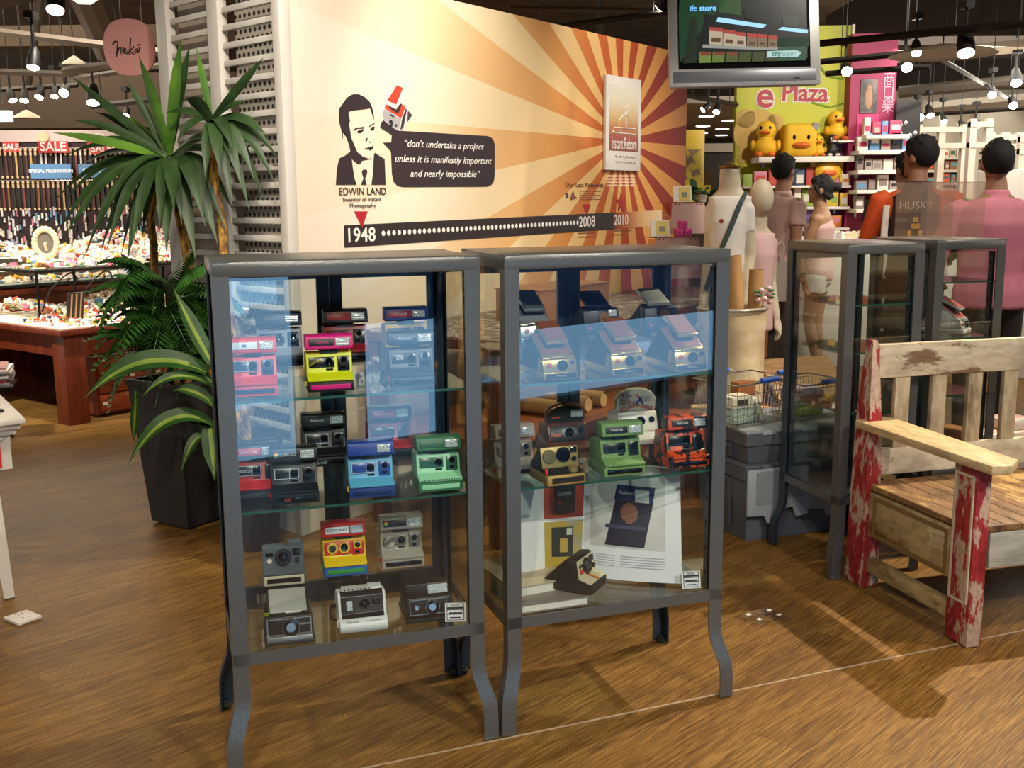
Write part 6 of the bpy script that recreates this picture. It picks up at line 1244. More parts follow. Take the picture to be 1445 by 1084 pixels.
for s in (-1, 1): g = G(); g.tube([(s*.165, .075, 1.36), (s*.172, .085, 1.2), (s*.165, .095, 1.05), (s*.178, .08, .94)], .02, 8, flat=.5); obj('white_side_stripe', g, M('#dcd3c8', .7), vs_)
g = G()
for x, z, w, h in ((0, 1.24, .05, .03), (-.03, 1.19, .02, .05), (.03, 1.19, .02, .05), (0, 1.15, .07, .02), (.0, 1.28, .03, .03), (0, 1.09, .09, .015)): g.box((x, .152, z), (w, .02, h))
obj('yellow_print', g, M('#d3a52c', .6), vs_); text('HUSKY', .06, M('#c9c0b2', .6), vs_, (0, .165, 1.36), (PI/2, 0, PI))
person('person with black hair half hidden behind the man in the printed vest', stand_at(1266, 7.35), PI-.3, 1.73, .6, ARV, STAND, '#a2765a', short_hair, (('shirt', '#2c2522', lambda g: shirt(g, .5, ARV)), ('trousers', '#26211f', lambda g: trousers(g, STAND)), ('shoes', '#181513', lambda g: shoes(g, STAND))))
# man in rose polo shirt
ARP = [((-.2, 0, 1.40), (-.225, .03, 1.12), (-.22, -.05, .88)), ((.2, 0, 1.40), (.225, -.02, 1.12), (.18, -.24, 1.1))]
pp_ = stand_at(1096, 8.0); p = person('person in a rose grey polo shirt with glasses, looking down to the shelves', pp_, 1.95, 1.74, .35, ARP, STAND, '#a87a5e', short_hair, (('polo_shirt', '#d6b3aa', lambda g: shirt(g, .55, ARP, 1.12, .84, 1.08)), ('trousers', '#4a4038', lambda g: trousers(g, STAND)), ('shoes', '#1c1815', lambda g: shoes(g, STAND))))
g = G(); X_ = Matrix.Translation((0, -.015, 1.635)) @ Matrix.Rotation(.35, 4, 'Z'); g.X = X_
for s in (-1, 1): g.tube([(s*.032+.024*math.cos(a), -.098, .018+.018*math.sin(a)) for a in [k*PI/6 for k in range(13)]], .003, 5); g.tube([(s*.056, -.096, .022), (s*.08, -.02, .02), (s*.08, .02, .015)], .003, 5)
g.tube([(-.008, -.1, .02), (.008, -.1, .02)], .003, 5); obj('glasses', g, BLK2, p)
g = G(); g.tube([(-.22+.03*math.cos(a), -.04+.03*math.sin(a), .90) for a in [k*PI/6 for k in range(13)]], .011, 6); obj('wristwatch', g, BLK, p)
# woman in pale tank top and white shorts
ARW = [((-.18, 0, 1.39), (-.2, -.1, 1.14), (-.1, -.30, 1.16)), ((.18, 0, 1.39), (.2, -.09, 1.13), (.1, -.28, 1.12))]; LW_ = [((-.085, 0, .9), (-.09, -.01, .5), (-.09, .02, .08)), ((.085, 0, .9), (.12, -.05, .51), (.15, .06, .08))]
person('person with black hair in a bun wearing a pale tank top and white shorts', stand_at(1150, 8.6), -2.0, 1.60, .15, ARW, LW_, '#b08663', bun_hair, (('tank_top', '#d2aea6', lambda g: ell(g, [(cx, cy, z, rx*1.08+.004, ry*1.1+.005) for cx, cy, z, rx, ry in TORSO if z <= 1.33]+[(0, 0, 1.40, .13, .09), (0, 0, 1.42, .08, .07)], 22)), ('shorts', '#d9d2c6', lambda g: trousers(g, LW_, .2)), ('sandals', '#4a382c', lambda g: shoes(g, LW_))))
tb_ = thing('tote_bag', 'white tote bag hanging behind the pink mannequin', 'bag', at_y(1098, 425, 7.72), .2)
g = G(); g.rings([[(-.055, -.03, 0), (.06, -.03, 0), (.06, .03, 0), (-.055, .03, 0)], [(-.07, -.045, .1), (.07, -.045, .1), (.07, .045, .1), (-.07, .045, .1)], [(-.06, -.02, .27), (.045, -.02, .29), (.045, .02, .29), (-.06, .02, .27)]]); obj('bag_body', g, M('#d6cbbd', .8, bump=.2, bscale=20), tb_, smooth=60); g = G(); g.tube([(-.04, 0, .27), (-.03, 0, .40), (.0, 0, .43), (.03, 0, .40), (.03, 0, .28)], .008, 6); obj('handle', g, M('#d6cbbd', .8), tb_)
# mannequins
MANN = M('#cfc0a4', .5, name='cream_mannequin')
def mannequin(label, loc, yaw, h, headed, shirtcol, arms, hemz, tw=1):
    global TORSO
    T0 = TORSO; TORSO = [(a, b, c, d*(tw if c < 1.45 else 1), e*(.5+.5*tw)) for a, b, c, d, e in T0]; arms = [tuple((q[0]*tw, q[1], q[2]) for q in A) for A in arms]
    t = thing('mannequin', label, 'mannequin', loc, yaw, 'shop mannequins', h)
    def P(g):
        rows = list(TORSO); ell(g, rows if headed else rows+[(0, -.012, 1.60, .052, .055)])
        if headed: X = g.X; g.ball((0, -.02, 1.68), (.076, .088, .122), 22, 16); g.X = X
        for sh, el, wr in arms: g.tube([sh, el, wr], [.038, .032, .024], 12); hand(g, wr, Vector(wr)-Vector(el))
    obj('body', body_mesh(P), MANN, t, smooth=80)
    obj('shirt', body_mesh(lambda g: shirt(g, .5, arms, 1.1, hemz, 1.12, collar=False), .012, 'shirt'), M(shirtcol, .8, bump=.25, bscale=18), t, smooth=80)
    if not headed: g = G(); g.lathe([(.056, 1.60), (.058, 1.606), (.03, 1.612), (.012, 1.616), (.012, 1.63), (.0005, 1.634)], (0, -.012, 0), 20); obj('neck_cap', g, M('#a9772c', .3, .6), t)
    TORSO = T0
    g = G(); g.cyl((0, 0, .02), (0, 0, .88), .016); obj('pole', g, CHROME, t); g = G(); g.lathe([(.0005, .001), (.17, .001), (.17, .012), (.03, .022), (.0005, .024)], n=30); obj('base', g, CHROME, t)
    return t
MAa = [((-.185, 0, 1.40), (-.225, .02, 1.14), (-.22, -.06, .9)), ((.185, 0, 1.40), (.225, .02, 1.14), (.22, -.06, .9))]
m1 = mannequin('headless mannequin in a white shirt with a dark strap across the chest', stand_at(1024, 5.6), -.5, 1.0, False, '#e3dcd2', MAa, .80, .50)
g = G(); g.tube([(.085, .0, 1.475), (.085, -.09, 1.42), (.05, -.128, 1.30), (-.01, -.128, 1.16), (-.06, -.118, 1.04), (-.085, -.1, .97)], .014, 8, flat=.4); obj('strap', g, M('#3d4a4c', .6), m1); g = G(); g.lathe([(.012, 0), (.012, -.006), (.0005, -.008)], (.0, -.128, 1.33), 12, 'y'); obj('badge', g, M('#a8323c', .5), m1)
m2_ = mannequin('egg headed mannequin in a pale pink shirt behind the canvas bag', stand_at(1065, 5.98), .35, .86, True, '#d9b3b0', MAa, .82, .55)
# clear case on the narrow cabinet
HAZE = hazy('#fdfbfa', '#c9b0a6', .10, 'hazy_acrylic'); ac = thing('acrylic_case', 'pair of clear acrylic cases standing on the narrow cabinet top', 'case', cab_pt(CD, .05, .17, CD['H']+.0012), CD['a'])  # faint pinkish haze mixed into the clear material as diffuse colour
for x0, w in ((0, .155), (.157, .16)):
    g = G(); hh = .225
    for c_, d_ in (((x0+w/2, 0, hh/2), (w, .003, hh)), ((x0+w/2, .16, hh/2), (w, .003, hh)), ((x0+.0015, .08, hh/2), (.003, .157, hh)), ((x0+w-.0015, .08, hh/2), (.003, .157, hh)), ((x0+w/2, .08, hh-.0015), (w-.006, .157, .003))): g.box(c_, d_)
    obj('clear_box', g, HAZE, ac)
# magazines and pale boxes on the low stand behind the bench back
ls_ = thing('low_stand', 'low dark stand behind the bench back holding pale boxes', 'stand', at_y(1425, 620, 4.75), .28); ls_.location.z = 0
g = G(); g.box((.1, 0, .34), (.8, .36, .03)); obj('top', g, WOODO, ls_)
for x in (-.26, .46):
    for y in (-.14, .14): g = G(); g.box((x, y, .1625), (.04, .04, .325)); obj('leg', g, WOOD, ls_)
lsm = Matrix.Translation(ls_.location) @ Matrix.Rotation(.28, 4, 'Z')
for k, (x, y, z, c, w, lb) in enumerate(((-.17, -.05, 0, '#d9cfc6', .13, 'flat white box with pink top at the left end behind the slats'), (.0, -.04, 0, '#d4cac2', .17, 'flat white box at the bottom of the pair behind the slats'), (-.03, -.02, .052, '#ded6ce', .15, 'flat white box stacked on another behind the bench slats'), (.2, 0, 0, '#e2ddd6', .2, 'crumpled silvery packet behind the right slats'), (-.25, .08, 0, '#7d4a22', .09, 'small brown box at the left end of the low stand'))):
    f = thing('flat_box', lb, 'box', lsm @ V(x, y, .3554+z), .28+.1*k, 'flat boxes behind the bench'); g = G(); g.box((0, 0, .025), (w, .13, .05), bev=.006); b_ = obj('carton', g, M(c, .4), f); g = G(); g.box((0, 0, .0505), (w*.8, .1, .001)); obj('pink_lid', g, M('#d9a9a2' if k != 4 else '#8d5a2c', .5), f)
# ================================================================== hanging television
tvY = 5.4; tc_ = at_y(1049, 40, tvY); tv = thing('television', 'silver framed television hanging from the ceiling, showing shelves of jars', 'television', tc_); tv.rotation_euler = (-.20, -.012, -.03); tv.scale = (.93,)*3
# local: x right, y away, z up; screen faces -y
TW, THh = .775, .60
g = G(); g.box((0, .03, 0), (TW, .06, THh), bev=.012); bz = obj('casing', g, M('#8b8d92', .35, .5, name='silver_plastic'), tv)
g = G(); g.box((0, .0, 0), (TW+.012, .02, THh+.012), bev=.004); obj('outer_rim', g, M('#c9c7c2', .3, .5), bz)
g = G(); g.box((0, -.006, -THh/2+.045), (TW-.03, .012, .06), bev=.003); obj('lower_bezel', g, M('#7d7f84', .35, .4), bz)
g = G(); g.box((.27, -.013, -THh/2+.03), (.03, .002, .006)); obj('power_lamp', g, BLK, bz)
SWd, SHh = .655, .455; zo_ = .03
g = G(); g.box((0, -.008, zo_), (SWd+.03, .008, SHh+.03)); obj('dark_surround', g, BLK2, bz)
def EM(c, s=1.0):
    k = ('EM', c, s)
    if k not in MATS: g = NT('screen_light'); g.b.inputs['Base Color'].default_value = (.01, .01, .01, 1); g.b.inputs['Roughness'].default_value = .3; g.b.inputs['Emission Color'].default_value = srgb(c); g.b.inputs['Emission Strength'].default_value = s*.5; MATS[k] = g.m
    return MATS[k]
g = G(); g.box((0, -.013, zo_+.012), (SWd, .004, SHh-.03)); scn = obj('screen', g, EM('#141d17', .9), tv)
SX = lambda px: (px-719)/1105*.66; SZ = lambda py: (300-py)/600*.35-.03*0+.0
def scr(pts, c, k=1, s=1.0):
    g = G(); g.prismy([((x-719)/1120*SWd, zo_-.212+(540-y)*.000585) for x, y in pts], -.0155-.0007*k, -.0148); obj('screen_picture', g, EM(c, s), scn)
scr([(165, -200), (700, -200), (500, 60), (300, 300), (140, 540), (140, 100)], '#204a2c', 1, .7); scr([(480, -150), (700, -150), (690, 120), (500, 90)], '#3a6036', 1, .7); scr([(240, 140), (300, 130), (290, 540), (170, 540)], '#22301f', 2, .8)
scr([(370, 100), (1000, 200), (1290, 260), (1290, 420), (330, 400)], '#14191a', 2, .7); scr([(720, 80), (950, 60), (970, 200), (730, 150)], '#12181a', 3, .7); scr([(1060, 130), (1210, 150), (1200, 240), (1070, 230)], '#3c4438', 3, .7); scr([(1000, 330), (1290, 330), (1260, 540), (1000, 540)], '#2f5a40', 2, .8)
scr([(490, 133), (920, 212), (885, 242), (472, 172)], '#9fd4f4', 4, 1.3); scr([(1060, 236), (1285, 268), (1280, 300), (1018, 262)], '#9fd4f4', 4, 1.3)
for k, (x, y, w, h) in enumerate(((410, 220, 120, 155), (535, 245, 105, 145), (640, 268, 95, 130), (745, 282, 90, 125), (840, 292, 85, 120), (935, 305, 80, 110))):
    scr([(x, y), (x+w, y+12), (x+w-6, y+h+10), (x-6, y+h)], '#c9b49a' if k < 3 else '#8a7258', 4, .9); scr([(x, y), (x+w, y+12), (x+w, y+46), (x, y+34)], '#b8433a', 5, .9); scr([(x+18, y+h*.62), (x+w-20, y+h*.62+6), (x+w-24, y+h*.9), (x+14, y+h*.86)], '#6a4a30', 5, .8)
scr([(350, 376), (1020, 420), (1010, 446), (345, 405)], '#a9aaa0', 4, .8)
for k in range(6): x = 320+k*118; scr([(x, 440+k*5), (x+105, 445+k*5), (x+98, 540), (x-10, 540)], ('#7f9448', '#6f8440', '#56642f', '#4c582c', '#465228', '#404a26')[k], 4, .8); scr([(x+8, 442+k*5), (x+100, 447+k*5), (x+98, 478), (x+4, 474)], '#9a4a34', 5, .7) if k < 3 else None
scr([(920, 452), (1180, 450), (1225, 470), (1190, 508), (915, 508)], '#b9dcd8', 5, 1.0)
def tvt(s, x, y, size, c, sx=1, bold=.0005): text(s, size, EM(c, 1.6), scn, ((x-719)/1120*SWd, -.021, zo_-.212+(540-y)*.000585), (PI/2, 0, 0), sx=sx, bold=bold)
tvt('ifc store', 356, 52, .042, '#6fb4f0', 1.0, .001); tvt('city', 1000, 478, .034, '#1f5a52', .95, .001); tvt('super', 1110, 480, .034, '#4a7a74', .95, 0)
g = G(); g.cyl((-.1, .05, THh/2), (-.1, .16, (CEIL-tc_.z)/.93-.02), .018); g.cyl((.1, .05, THh/2), (.1, .16, (CEIL-tc_.z)/.93-.02), .018); obj('hanger', g, M('#77757a', .4, .6), tv)
# ================================================================== green toy shop wall
GY = 10.2
def gz(py, Y=GY): return at_y(1100, py, Y).z
def gx(px, Y=GY): return at_y(px, 281, Y).x
GRN = NT('lime_green_print'); tc = GRN.n('TexCoord'); n_ = GRN.n('TexNoise', i_Vector=tc.outputs['Object'], i_Scale=1.4, i_Detail=2.0); s_ = GRN.n('SeparateXYZ', i_0=tc.outputs['Object'])
pu = GRN.math('ADD', s_.outputs[0], GRN.math('MULTIPLY', s_.outputs[2], -.9)); cc = GRN.ramp(n_.outputs['Fac'], [(.35, '#a9ae16'), (.5, '#c3c31c'), (.65, '#b3ba2e')]); GRN.l(GRN.mix(GRN.math('GREATER_THAN', pu, .72-.9*1.85+1.0-.05), cc, '#8a6aa8'), GRN.b.inputs['Base Color']); GRN.b.inputs['Roughness'].default_value = .5; GRN = GRN.m
x0, x1 = gx(1036), gx(1190)
sw = thing('shop_wall', 'lime green toy shop wall with big red and white letters', 'shop display wall', V((x0+x1)/2, GY, 0), -.02); Wg = x1-x0
g = G(); g.box((0, .06, 1.5), (Wg, .12, 3.0)); bwd = obj('backboard', g, GRN, sw)
g = G(); g.box((Wg/2+.01, .03, 1.5), (.025, .16, 3.0)); obj('edge_strip', g, M('#d9cfc4', .5), sw)
def gtx(s, px, py, size, sx): 
    loc = V(gx(px)-(x0+x1)/2, -.004, gz(py)); a = text(s, size, M('#efe4dc', .5), bwd, loc+V(0, .003, 0), (PI/2, .03, 0), sx=sx, bold=.016, ext=.004); text(s, size, M('#b32634', .5), bwd, loc-V(0, .006, 0), (PI/2, .03, 0), sx=sx, bold=.004, ext=.003)
gtx('e', 1075, 135, .34, 1.05); gtx('Plaza', 1130, 132, .23, .95)
TAN = M('#c9a552', .6); g = G()
for px, py, r in ((1066, 188, .22), (1049, 167, .09), (1090, 173, .08)): g.prismy([(gx(px)-(x0+x1)/2+r*math.cos(k*PI/14), gz(py)+r*math.sin(k*PI/14)) for k in range(28)], -.006, .0)
g.prismy([(gx(px)-(x0+x1)/2, gz(py)) for px, py in ((1040, 215), (1050, 196), (1075, 200), (1078, 225), (1040, 232))], -.005, 0); obj('printed_shape', g, TAN, bwd)
g = G(); g.tube([(gx(px)-(x0+x1)/2, -.004, gz(py)) for px, py in ((1150, 95), (1160, 108), (1180, 112), (1196, 100))], .012, 6); g.tube([(gx(px)-(x0+x1)/2, -.004, gz(py)) for px, py in ((1140, 145), (1165, 152), (1185, 146), (1198, 135))], .01, 6); obj('printed_swirl', g, M('#8fae3a', .5), bwd)
g = G(); g.prismy([(gx(px)-(x0+x1)/2, gz(py)) for px, py in ((1140, 240), (1152, 215), (1172, 200), (1182, 182), (1192, 178), (1192, 330), (1165, 330), (1148, 300))], -.003, 0); obj('printed_purple_shape', g, M('#8a64a6', .5), bwd)
def shelf(label, pxa, pxb, py, Y=GY, d=.32, par=None, col='#e2dace', th=.05):
    a, b = gx(pxa, Y), gx(pxb, Y); z = at_y((pxa+pxb)/2, py, Y-d).z; t = thing('wall_shelf', label, 'shelf', V((a+b)/2, Y-d/2-.006, z-th), 0, 'white shop wall shelves'); g = G(); g.box((0, 0, th/2), (b-a, d, th), bev=.004); obj('board', g, M(col, .5), t)
    for s in (-1, 1): g = G(); g.box((s*(b-a)*.4, d/2-.06, -.02), (.02, .1, .04)); obj('bracket', g, CHROME, t)
    return z
zs1 = shelf('long white shelf carrying the yellow toy ducks', 1058, 1188, 221)
YEL, ORG = M('#e0ae1a', .7, bump=.2, bscale=60, name='yellow_plush'), M('#d96a1e', .6, name='orange_felt')
def duck(label, px, Y, z, h, body=None, beak=None, yaw=0, cube=False):
    t = thing('toy_duck', label, 'toy', V(gx(px, Y), Y, z+.001), yaw, 'toy ducks on the shop shelf', h); body = body or YEL; beak = beak or ORG
    if cube:
        g = G(); g.box((0, .0, .5), (1.0, .8, .98), bev=.16, seg=4); b = obj('body', g, body, t); ez, ey_ = .58, -.42; bz_ = .34; g = G(); g.ball((0, -.42, bz_), (.28, .16, .09), 16, 8); obj('beak', g, beak, t)
        g = G(); g.box((.42, -.36, .9), (.2, .06, .2), Euler((0, .3, 0))); obj('cloth_tag', g, M('#8a8680', .7), t)
        for s in (-1, 1): g = G(); g.ball((s*.22, -.40, .58), (.05, .03, .075), 10, 8); obj('eye', g, BLK2, t)
        return t
    g = G(); g.ball((0, .05, .27), (.33, .33, .27), 20, 14); g.ball((0, .0, .70), (.27, .26, .27), 20, 14); g.tube([(0, .0, .4), (0, 0, .6)], [.22, .2], 16); g.tube([(0, .3, .3), (0, .42, .42)], [.14, .03], 10)
    obj('body', g, body, t, smooth=80)
    for s in (-1, 1):
        g = G(); g.ball((s*.34, .0, .32), (.07, .16, .15), 12, 8); obj('wing', g, body, t); g = G(); g.ball((s*.17, -.30, .07), (.11, .14, .07), 12, 8); obj('foot', g, beak, t); g = G(); g.ball((s*.12, -.235, .77), (.035, .02, .045), 8, 6); obj('eye', g, BLK2 if body is YEL else WHITE, t)
    g = G(); g.ball((0, -.27, .65), (.14, .12, .05), 14, 8); obj('beak', g, beak, t); return t
duck('largest yellow plush duck sitting at the left end of the shelf', 1078, GY-.17, zs1, .34, yaw=-.3); duck('square yellow plush duck in the middle of the shelf', 1123, GY-.17, zs1, .30, cube=True); duck('small yellow duck between the square one and the black one', 1151, GY-.2, zs1, .20); duck('black duck with white face near the right end of the shelf', 1171, GY-.17, zs1, .21, M('#191818', .5), M('#d9d2c8', .5))
zs2 = shelf('tiny upper shelf holding one yellow duck', 1158, 1192, 198, d=.2, th=.02); duck('yellow duck on its own upper shelf at the right', 1175, GY-.11, zs2, .28, yaw=.2)
PKC = ['#c9a23a', '#4f9aa0', '#b8463a', '#d9cfc0', '#3f7fa8', '#c9762e', '#7a5a94', '#d4b42c', '#8fa64a', '#c97a8e', '#394a6a', '#e4dccf']
def goods(xa, xb, za, n, Y, wr, hr, grp, lab, nm='toy_packet', cols=PKC, deep=.06, y_rz=0):
    x = xa; k = 0; rnd = random.Random(int(xa*97+za*31))
    while x < xb-.03 and k < n:
        w, h = rnd.uniform(*wr), rnd.uniform(*hr); c = cols[rnd.randrange(len(cols))]; c2 = cols[rnd.randrange(len(cols))]; g = G(); g.box((0, 0, h/2), (w, deep, h), bev=.004); g.mi = 1; g.box((0, -deep/2-.001, h*rnd.uniform(.35, .6)), (w*.7, .002, h*rnd.uniform(.25, .5)))
        o = obj(nm, g, [M(c, .5), M(c2, .5)], loc=V(x+w/2, Y, za+.0008)); tag(o, lab, 'packet' if 'packet' in nm else 'box', grp); x += w+rnd.uniform(.006, .02); k += 1
for py, lab in ((262, 'colourful toy packet on the row just below the ducks'), (292, 'colourful toy packet on the middle row of the green wall'), (322, 'colourful toy packet on the lowest visible row of the green wall'), (352, 'toy packet on the bottom row of the green wall')):
    z = shelf('white toy shop shelf at picture height %d' % py if False else {262: 'white shelf of toy packets just below the duck shelf', 292: 'white shelf of toy packets in the middle of the green wall', 322: 'white shelf of toy packets behind the woman with the bun', 352: 'lowest white shelf of toy packets on the green wall'}[py], 1040, 1188, py, d=.26, th=.025); goods(gx(1042), gx(1186), z, 26, GY-.16, (.06, .13), (.10, .17), lab.replace('colourful toy packet', 'toy packets'), lab)
od = thing('toy_package', 'big oval yellow package hanging right of the woman with the bun', 'package', V(gx(1166, GY-.2), GY-.22, gz(257, GY-.2)), 0); g = G(); g.ball((0, .0, .09), (.125, .05, .09), 20, 12); b_ = obj('bubble_pack', g, M('#d9a622', .35), od, smooth=80); g = G(); g.ball((0, -.045, .075), (.07, .02, .025), 12, 8); obj('orange_patch', g, M('#c9541e', .4), b_); g = G(); g.box((0, .045, .10), (.3, .01, .22)); obj('card_back', g, M('#c9b23a', .5), od)
g = G(); g.cyl((0, .05, .1), (0, .22, .1), .006); obj('hook', g, CHROME, od)
# low counter of toys with yellow balls at the end
tcn = thing('toy_counter', 'toy counter heaped with bright toys beyond the narrow cabinets', 'counter', V(gx(1150, 9.3), 9.3, 0), 0); g = G(); g.box((.25, 0, .5), (1.6, .5, 1.0), bev=.01); obj('body', g, M('#c9c0b2', .5), tcn); g = G(); g.box((.25, 0, 1.01), (1.64, .54, .03)); obj('top', g, M('#e0d8cc', .4), tcn)
heap('small_toys', 'jumble of bright small toys on the toy counter', Matrix.Translation(tcn.location+V(.25, 0, 1.026)), 260, .75, .2, lambda x, y: .06*max(0, math.sin(x*4+1)), .05); 
for k, px in enumerate((1184, 1195, 1206)): o = G(); o.ball((0, 0, .03), .03, 12, 8); tag(obj('yellow_ball', o, M('#d9c21e', .4), loc=V(gx(px, 9.0), 9.06, 1.0262)), ('left', 'middle', 'right')[k]+' one of three yellow balls at the front edge of the toy counter', 'ball')
# pink column with poster
CY = 10.02; pcx0, pcx1 = gx(1193, CY), gx(1256, CY)
pcn = thing('pink_column', 'magenta column with a framed portrait poster and white characters', 'column', V((pcx0+pcx1)/2, CY+.2, 0), -.0); Wc = pcx1-pcx0
g = G(); g.box((0, 0, 1.45), (Wc, .4, 2.9)); cb = obj('column_body', g, M('#98154a', .5), pcn); lc_ = lambda px, py: V(gx(px, CY)-(pcx0+pcx1)/2, -.203, at_y(px, py, CY).z)
a, b = lc_(1207, 160), lc_(1230, 112); g = G(); g.box(((a.x+b.x)/2, -.206, (a.z+b.z)/2), (b.x-a.x, .012, b.z-a.z)); ps = obj('poster', g, two('#39322f', '#8a7f78', 5, 'dark_portrait_print', .4, .4, .65), cb)
g = G(); g.ball(((a.x+b.x)/2, -.212, a.z+(b.z-a.z)*.45), (.035, .004, .10), 14, 10); g.ball(((a.x+b.x)/2, -.213, a.z+(b.z-a.z)*.74), (.022, .004, .03), 12, 8); obj('pictured_person', g, M('#a87c5e', .5), ps); g = G(); g.box((lc_(1219, 185).x, -.205, lc_(1219, 185).z), (.2, .01, .3)); obj('pink_panel', g, M('#c42e6c', .5), cb)
for ch, py in (('商', 114), ('口', 132), ('樂', 150)): text(ch, .15, M('#e2a9bc', .5), cb, lc_(1246, py)-V(0, .003, 0), (PI/2, 0, 0), sx=.75)
for py, pa, pb, d, lab in ((190, 1203, 1262, .3, 'highest of the white shelves on the magenta column'), (212, 1195, 1285, .28, 'second white shelf on the magenta column, boxes on it'), (240, 1195, 1270, .28, 'third white shelf on the magenta column'), (268, 1195, 1268, .28, 'fourth white shelf on the magenta column'), (295, 1195, 1268, .28, 'fifth white shelf on the magenta column')):
    z = shelf(lab, pa, pb, py, CY, d, th=.035); goods(gx(pa, CY)+.02, gx(pb, CY)-.02, z, 9, CY-.15, (.05, .11), (.08, .16 if py < 240 else .14), 'boxes on the column shelves, row %d' % py if False else 'boxes on the %s' % lab.replace('of the white shelves', 'shelf').split(',')[0], 'small box standing on the %s' % lab.split(',')[0], 'small_box', ['#d9d0c4', '#8a7a74', '#2b2628', '#b8325a', '#5f8fb8', '#e4dcd2', '#a89a90', '#3a4a5c'])
bk = thing('black_display', 'black display board with shiny round trinkets right of the magenta column', 'display board', V(gx(1277, 9.9), 9.95, 0), 0); g = G(); g.box((0, 0, 1.15), (.22, .06, 2.3)); obj('board', g, M('#1a1614', .4), bk); g = G()
for k in range(14): g.ball((-.07+.045*(k % 4), -.035, 1.75+.11*(k//4)+.02*(k % 3)), (.022, .012, .022), 10, 6)
obj('trinkets', g, CHROME, bk)
# ================================================================== white lattice and shelving far right
LWM = M('#c2b7a4', .5, name='cream_painted_frame')
def frame_unit(label, px0, px1, y0, py_top, py_bot=None, n=3, rows=(), rz=0, th=.065):
    a, b = gx(px0, y0), gx(px1, y0); zt = at_y((px0+px1)/2, py_top, y0).z; t = thing('pergola', label, 'frame', V((a+b)/2, y0, 0), rz, 'cream open frames'); w = b-a
    for k in range(n): g = G(); g.box((-w/2+w*k/(n-1), 0, zt/2), (th, .08, zt)); obj('post', g, LWM, t)
    for z in (zt-.05,)+tuple(at_y((px0+px1)/2, r, y0).z for r in rows): g = G(); g.box((0, -.014, z), (w+th, .07, th*.8)); obj('beam', g, LWM, t)
    return t
frame_unit('cream open frame above the head of the man in the printed vest', 1290, 1355, 11.0, 176, n=3, rows=(206,)); frame_unit('single tall cream post frame between the two standing men', 1365, 1388, 10.0, 168, n=2, rows=(205,), th=.06); frame_unit('cream curved frame behind the head of the man in pink', 1392, 1432, 11.5, 187, n=3, rows=(207,), th=.07); frame_unit('cream frame at the far right edge', 1436, 1475, 11.0, 190, n=3, rows=(214,), th=.07)
FC = ['#3f8a8a', '#c9542c', '#d9d2c4', '#7fa0a8', '#3a5a3c', '#c9b49a', '#e4ddd0', '#8a5a3c', '#5a4a44']
for k, (pa, pb, Y, rows) in enumerate(((1290, 1362, 13.6, (222, 240, 258, 276, 294)), (1366, 1450, 14.4, (222, 240, 257, 273, 290)))):
    a, b = gx(pa, Y), gx(pb, Y); su = thing('shelf_unit', ('far pale shelf unit left of the man in pink', 'far pale shelf unit right of the head of the man in pink')[k], 'shelf unit', V((a+b)/2, Y, 0), 0); g = G(); g.box((0, .2, 1.3), (b-a, .04, 2.6)); obj('back_panel', g, M('#cfc5b2', .6), su)
    for s in (-1, 1): g = G(); g.box((s*(b-a)/2, 0, 1.3), (.04, .4, 2.6)); obj('side_panel', g, LWM, su)
    for r, py in enumerate(rows):
        z = at_y(pa, py, Y-.2).z; g = G(); g.box((0, 0, z-.015), (b-a-.05, .38, .03)); obj('shelf', g, LWM, su); nm_ = ('top', 'second', 'third', 'fourth', 'fifth')[r]; goods(a+.04, b-.04, z, 14, Y-.08, (.05, .11), (.06, .12), '%s row of goods on the far %s shelf unit' % (nm_, ('left', 'right')[k]), 'small item on the %s shelf of the far unit %s' % (nm_, ('between the two men', 'beyond the man in pink')[k]), 'shop_item', FC, .08)
wc = thing('white_counter', 'plain white counter right of the man in pink', 'counter', V(gx(1440, 8.6), 8.6, 0), 0); g = G(); g.box((.25, 0, .82), (1.0, .5, 1.64), bev=.01); obj('body', g, M('#d2c9be', .4), wc); g = G(); g.box((.25, -.255, 1.25), (1.0, .012, .05)); g.box((.25, -.255, .95), (1.0, .012, .05)); obj('grey_rail', g, M('#8d857c', .5), wc)  # two flat grey strips across the counter front
for k, (px, c1) in enumerate(((1338, '#3a6a2e'), (1352, '#4a5a34'))):
    f = thing('potted_bush', ('bright green bush beside the head of the man in the vest', 'olive bush with a round pale ornament beside the bright bush')[k], 'plant', V(gx(px, 8.6+.2*k), 8.6+.2*k, 0), 0); g = G(); g.lathe([(.09, .001), (.12, 1.3), (.1, 1.3), (.0005, 1.29)], n=16); obj('tall_pot', g, M('#cfc6b8', .5), f); g = G(); rnd = random.Random(k)
    for j in range(70): v = Vector((rnd.gauss(0, 1), rnd.gauss(0, 1), rnd.gauss(0, 1))).normalized()*rnd.uniform(.05, .12); g.ball((v.x, v.y, 1.36+v.z*.7), (.03, .018, .014), 6, 4)
    obj('foliage', g, leafmat(c1, '#5a8a44', 'bush_green'), f)
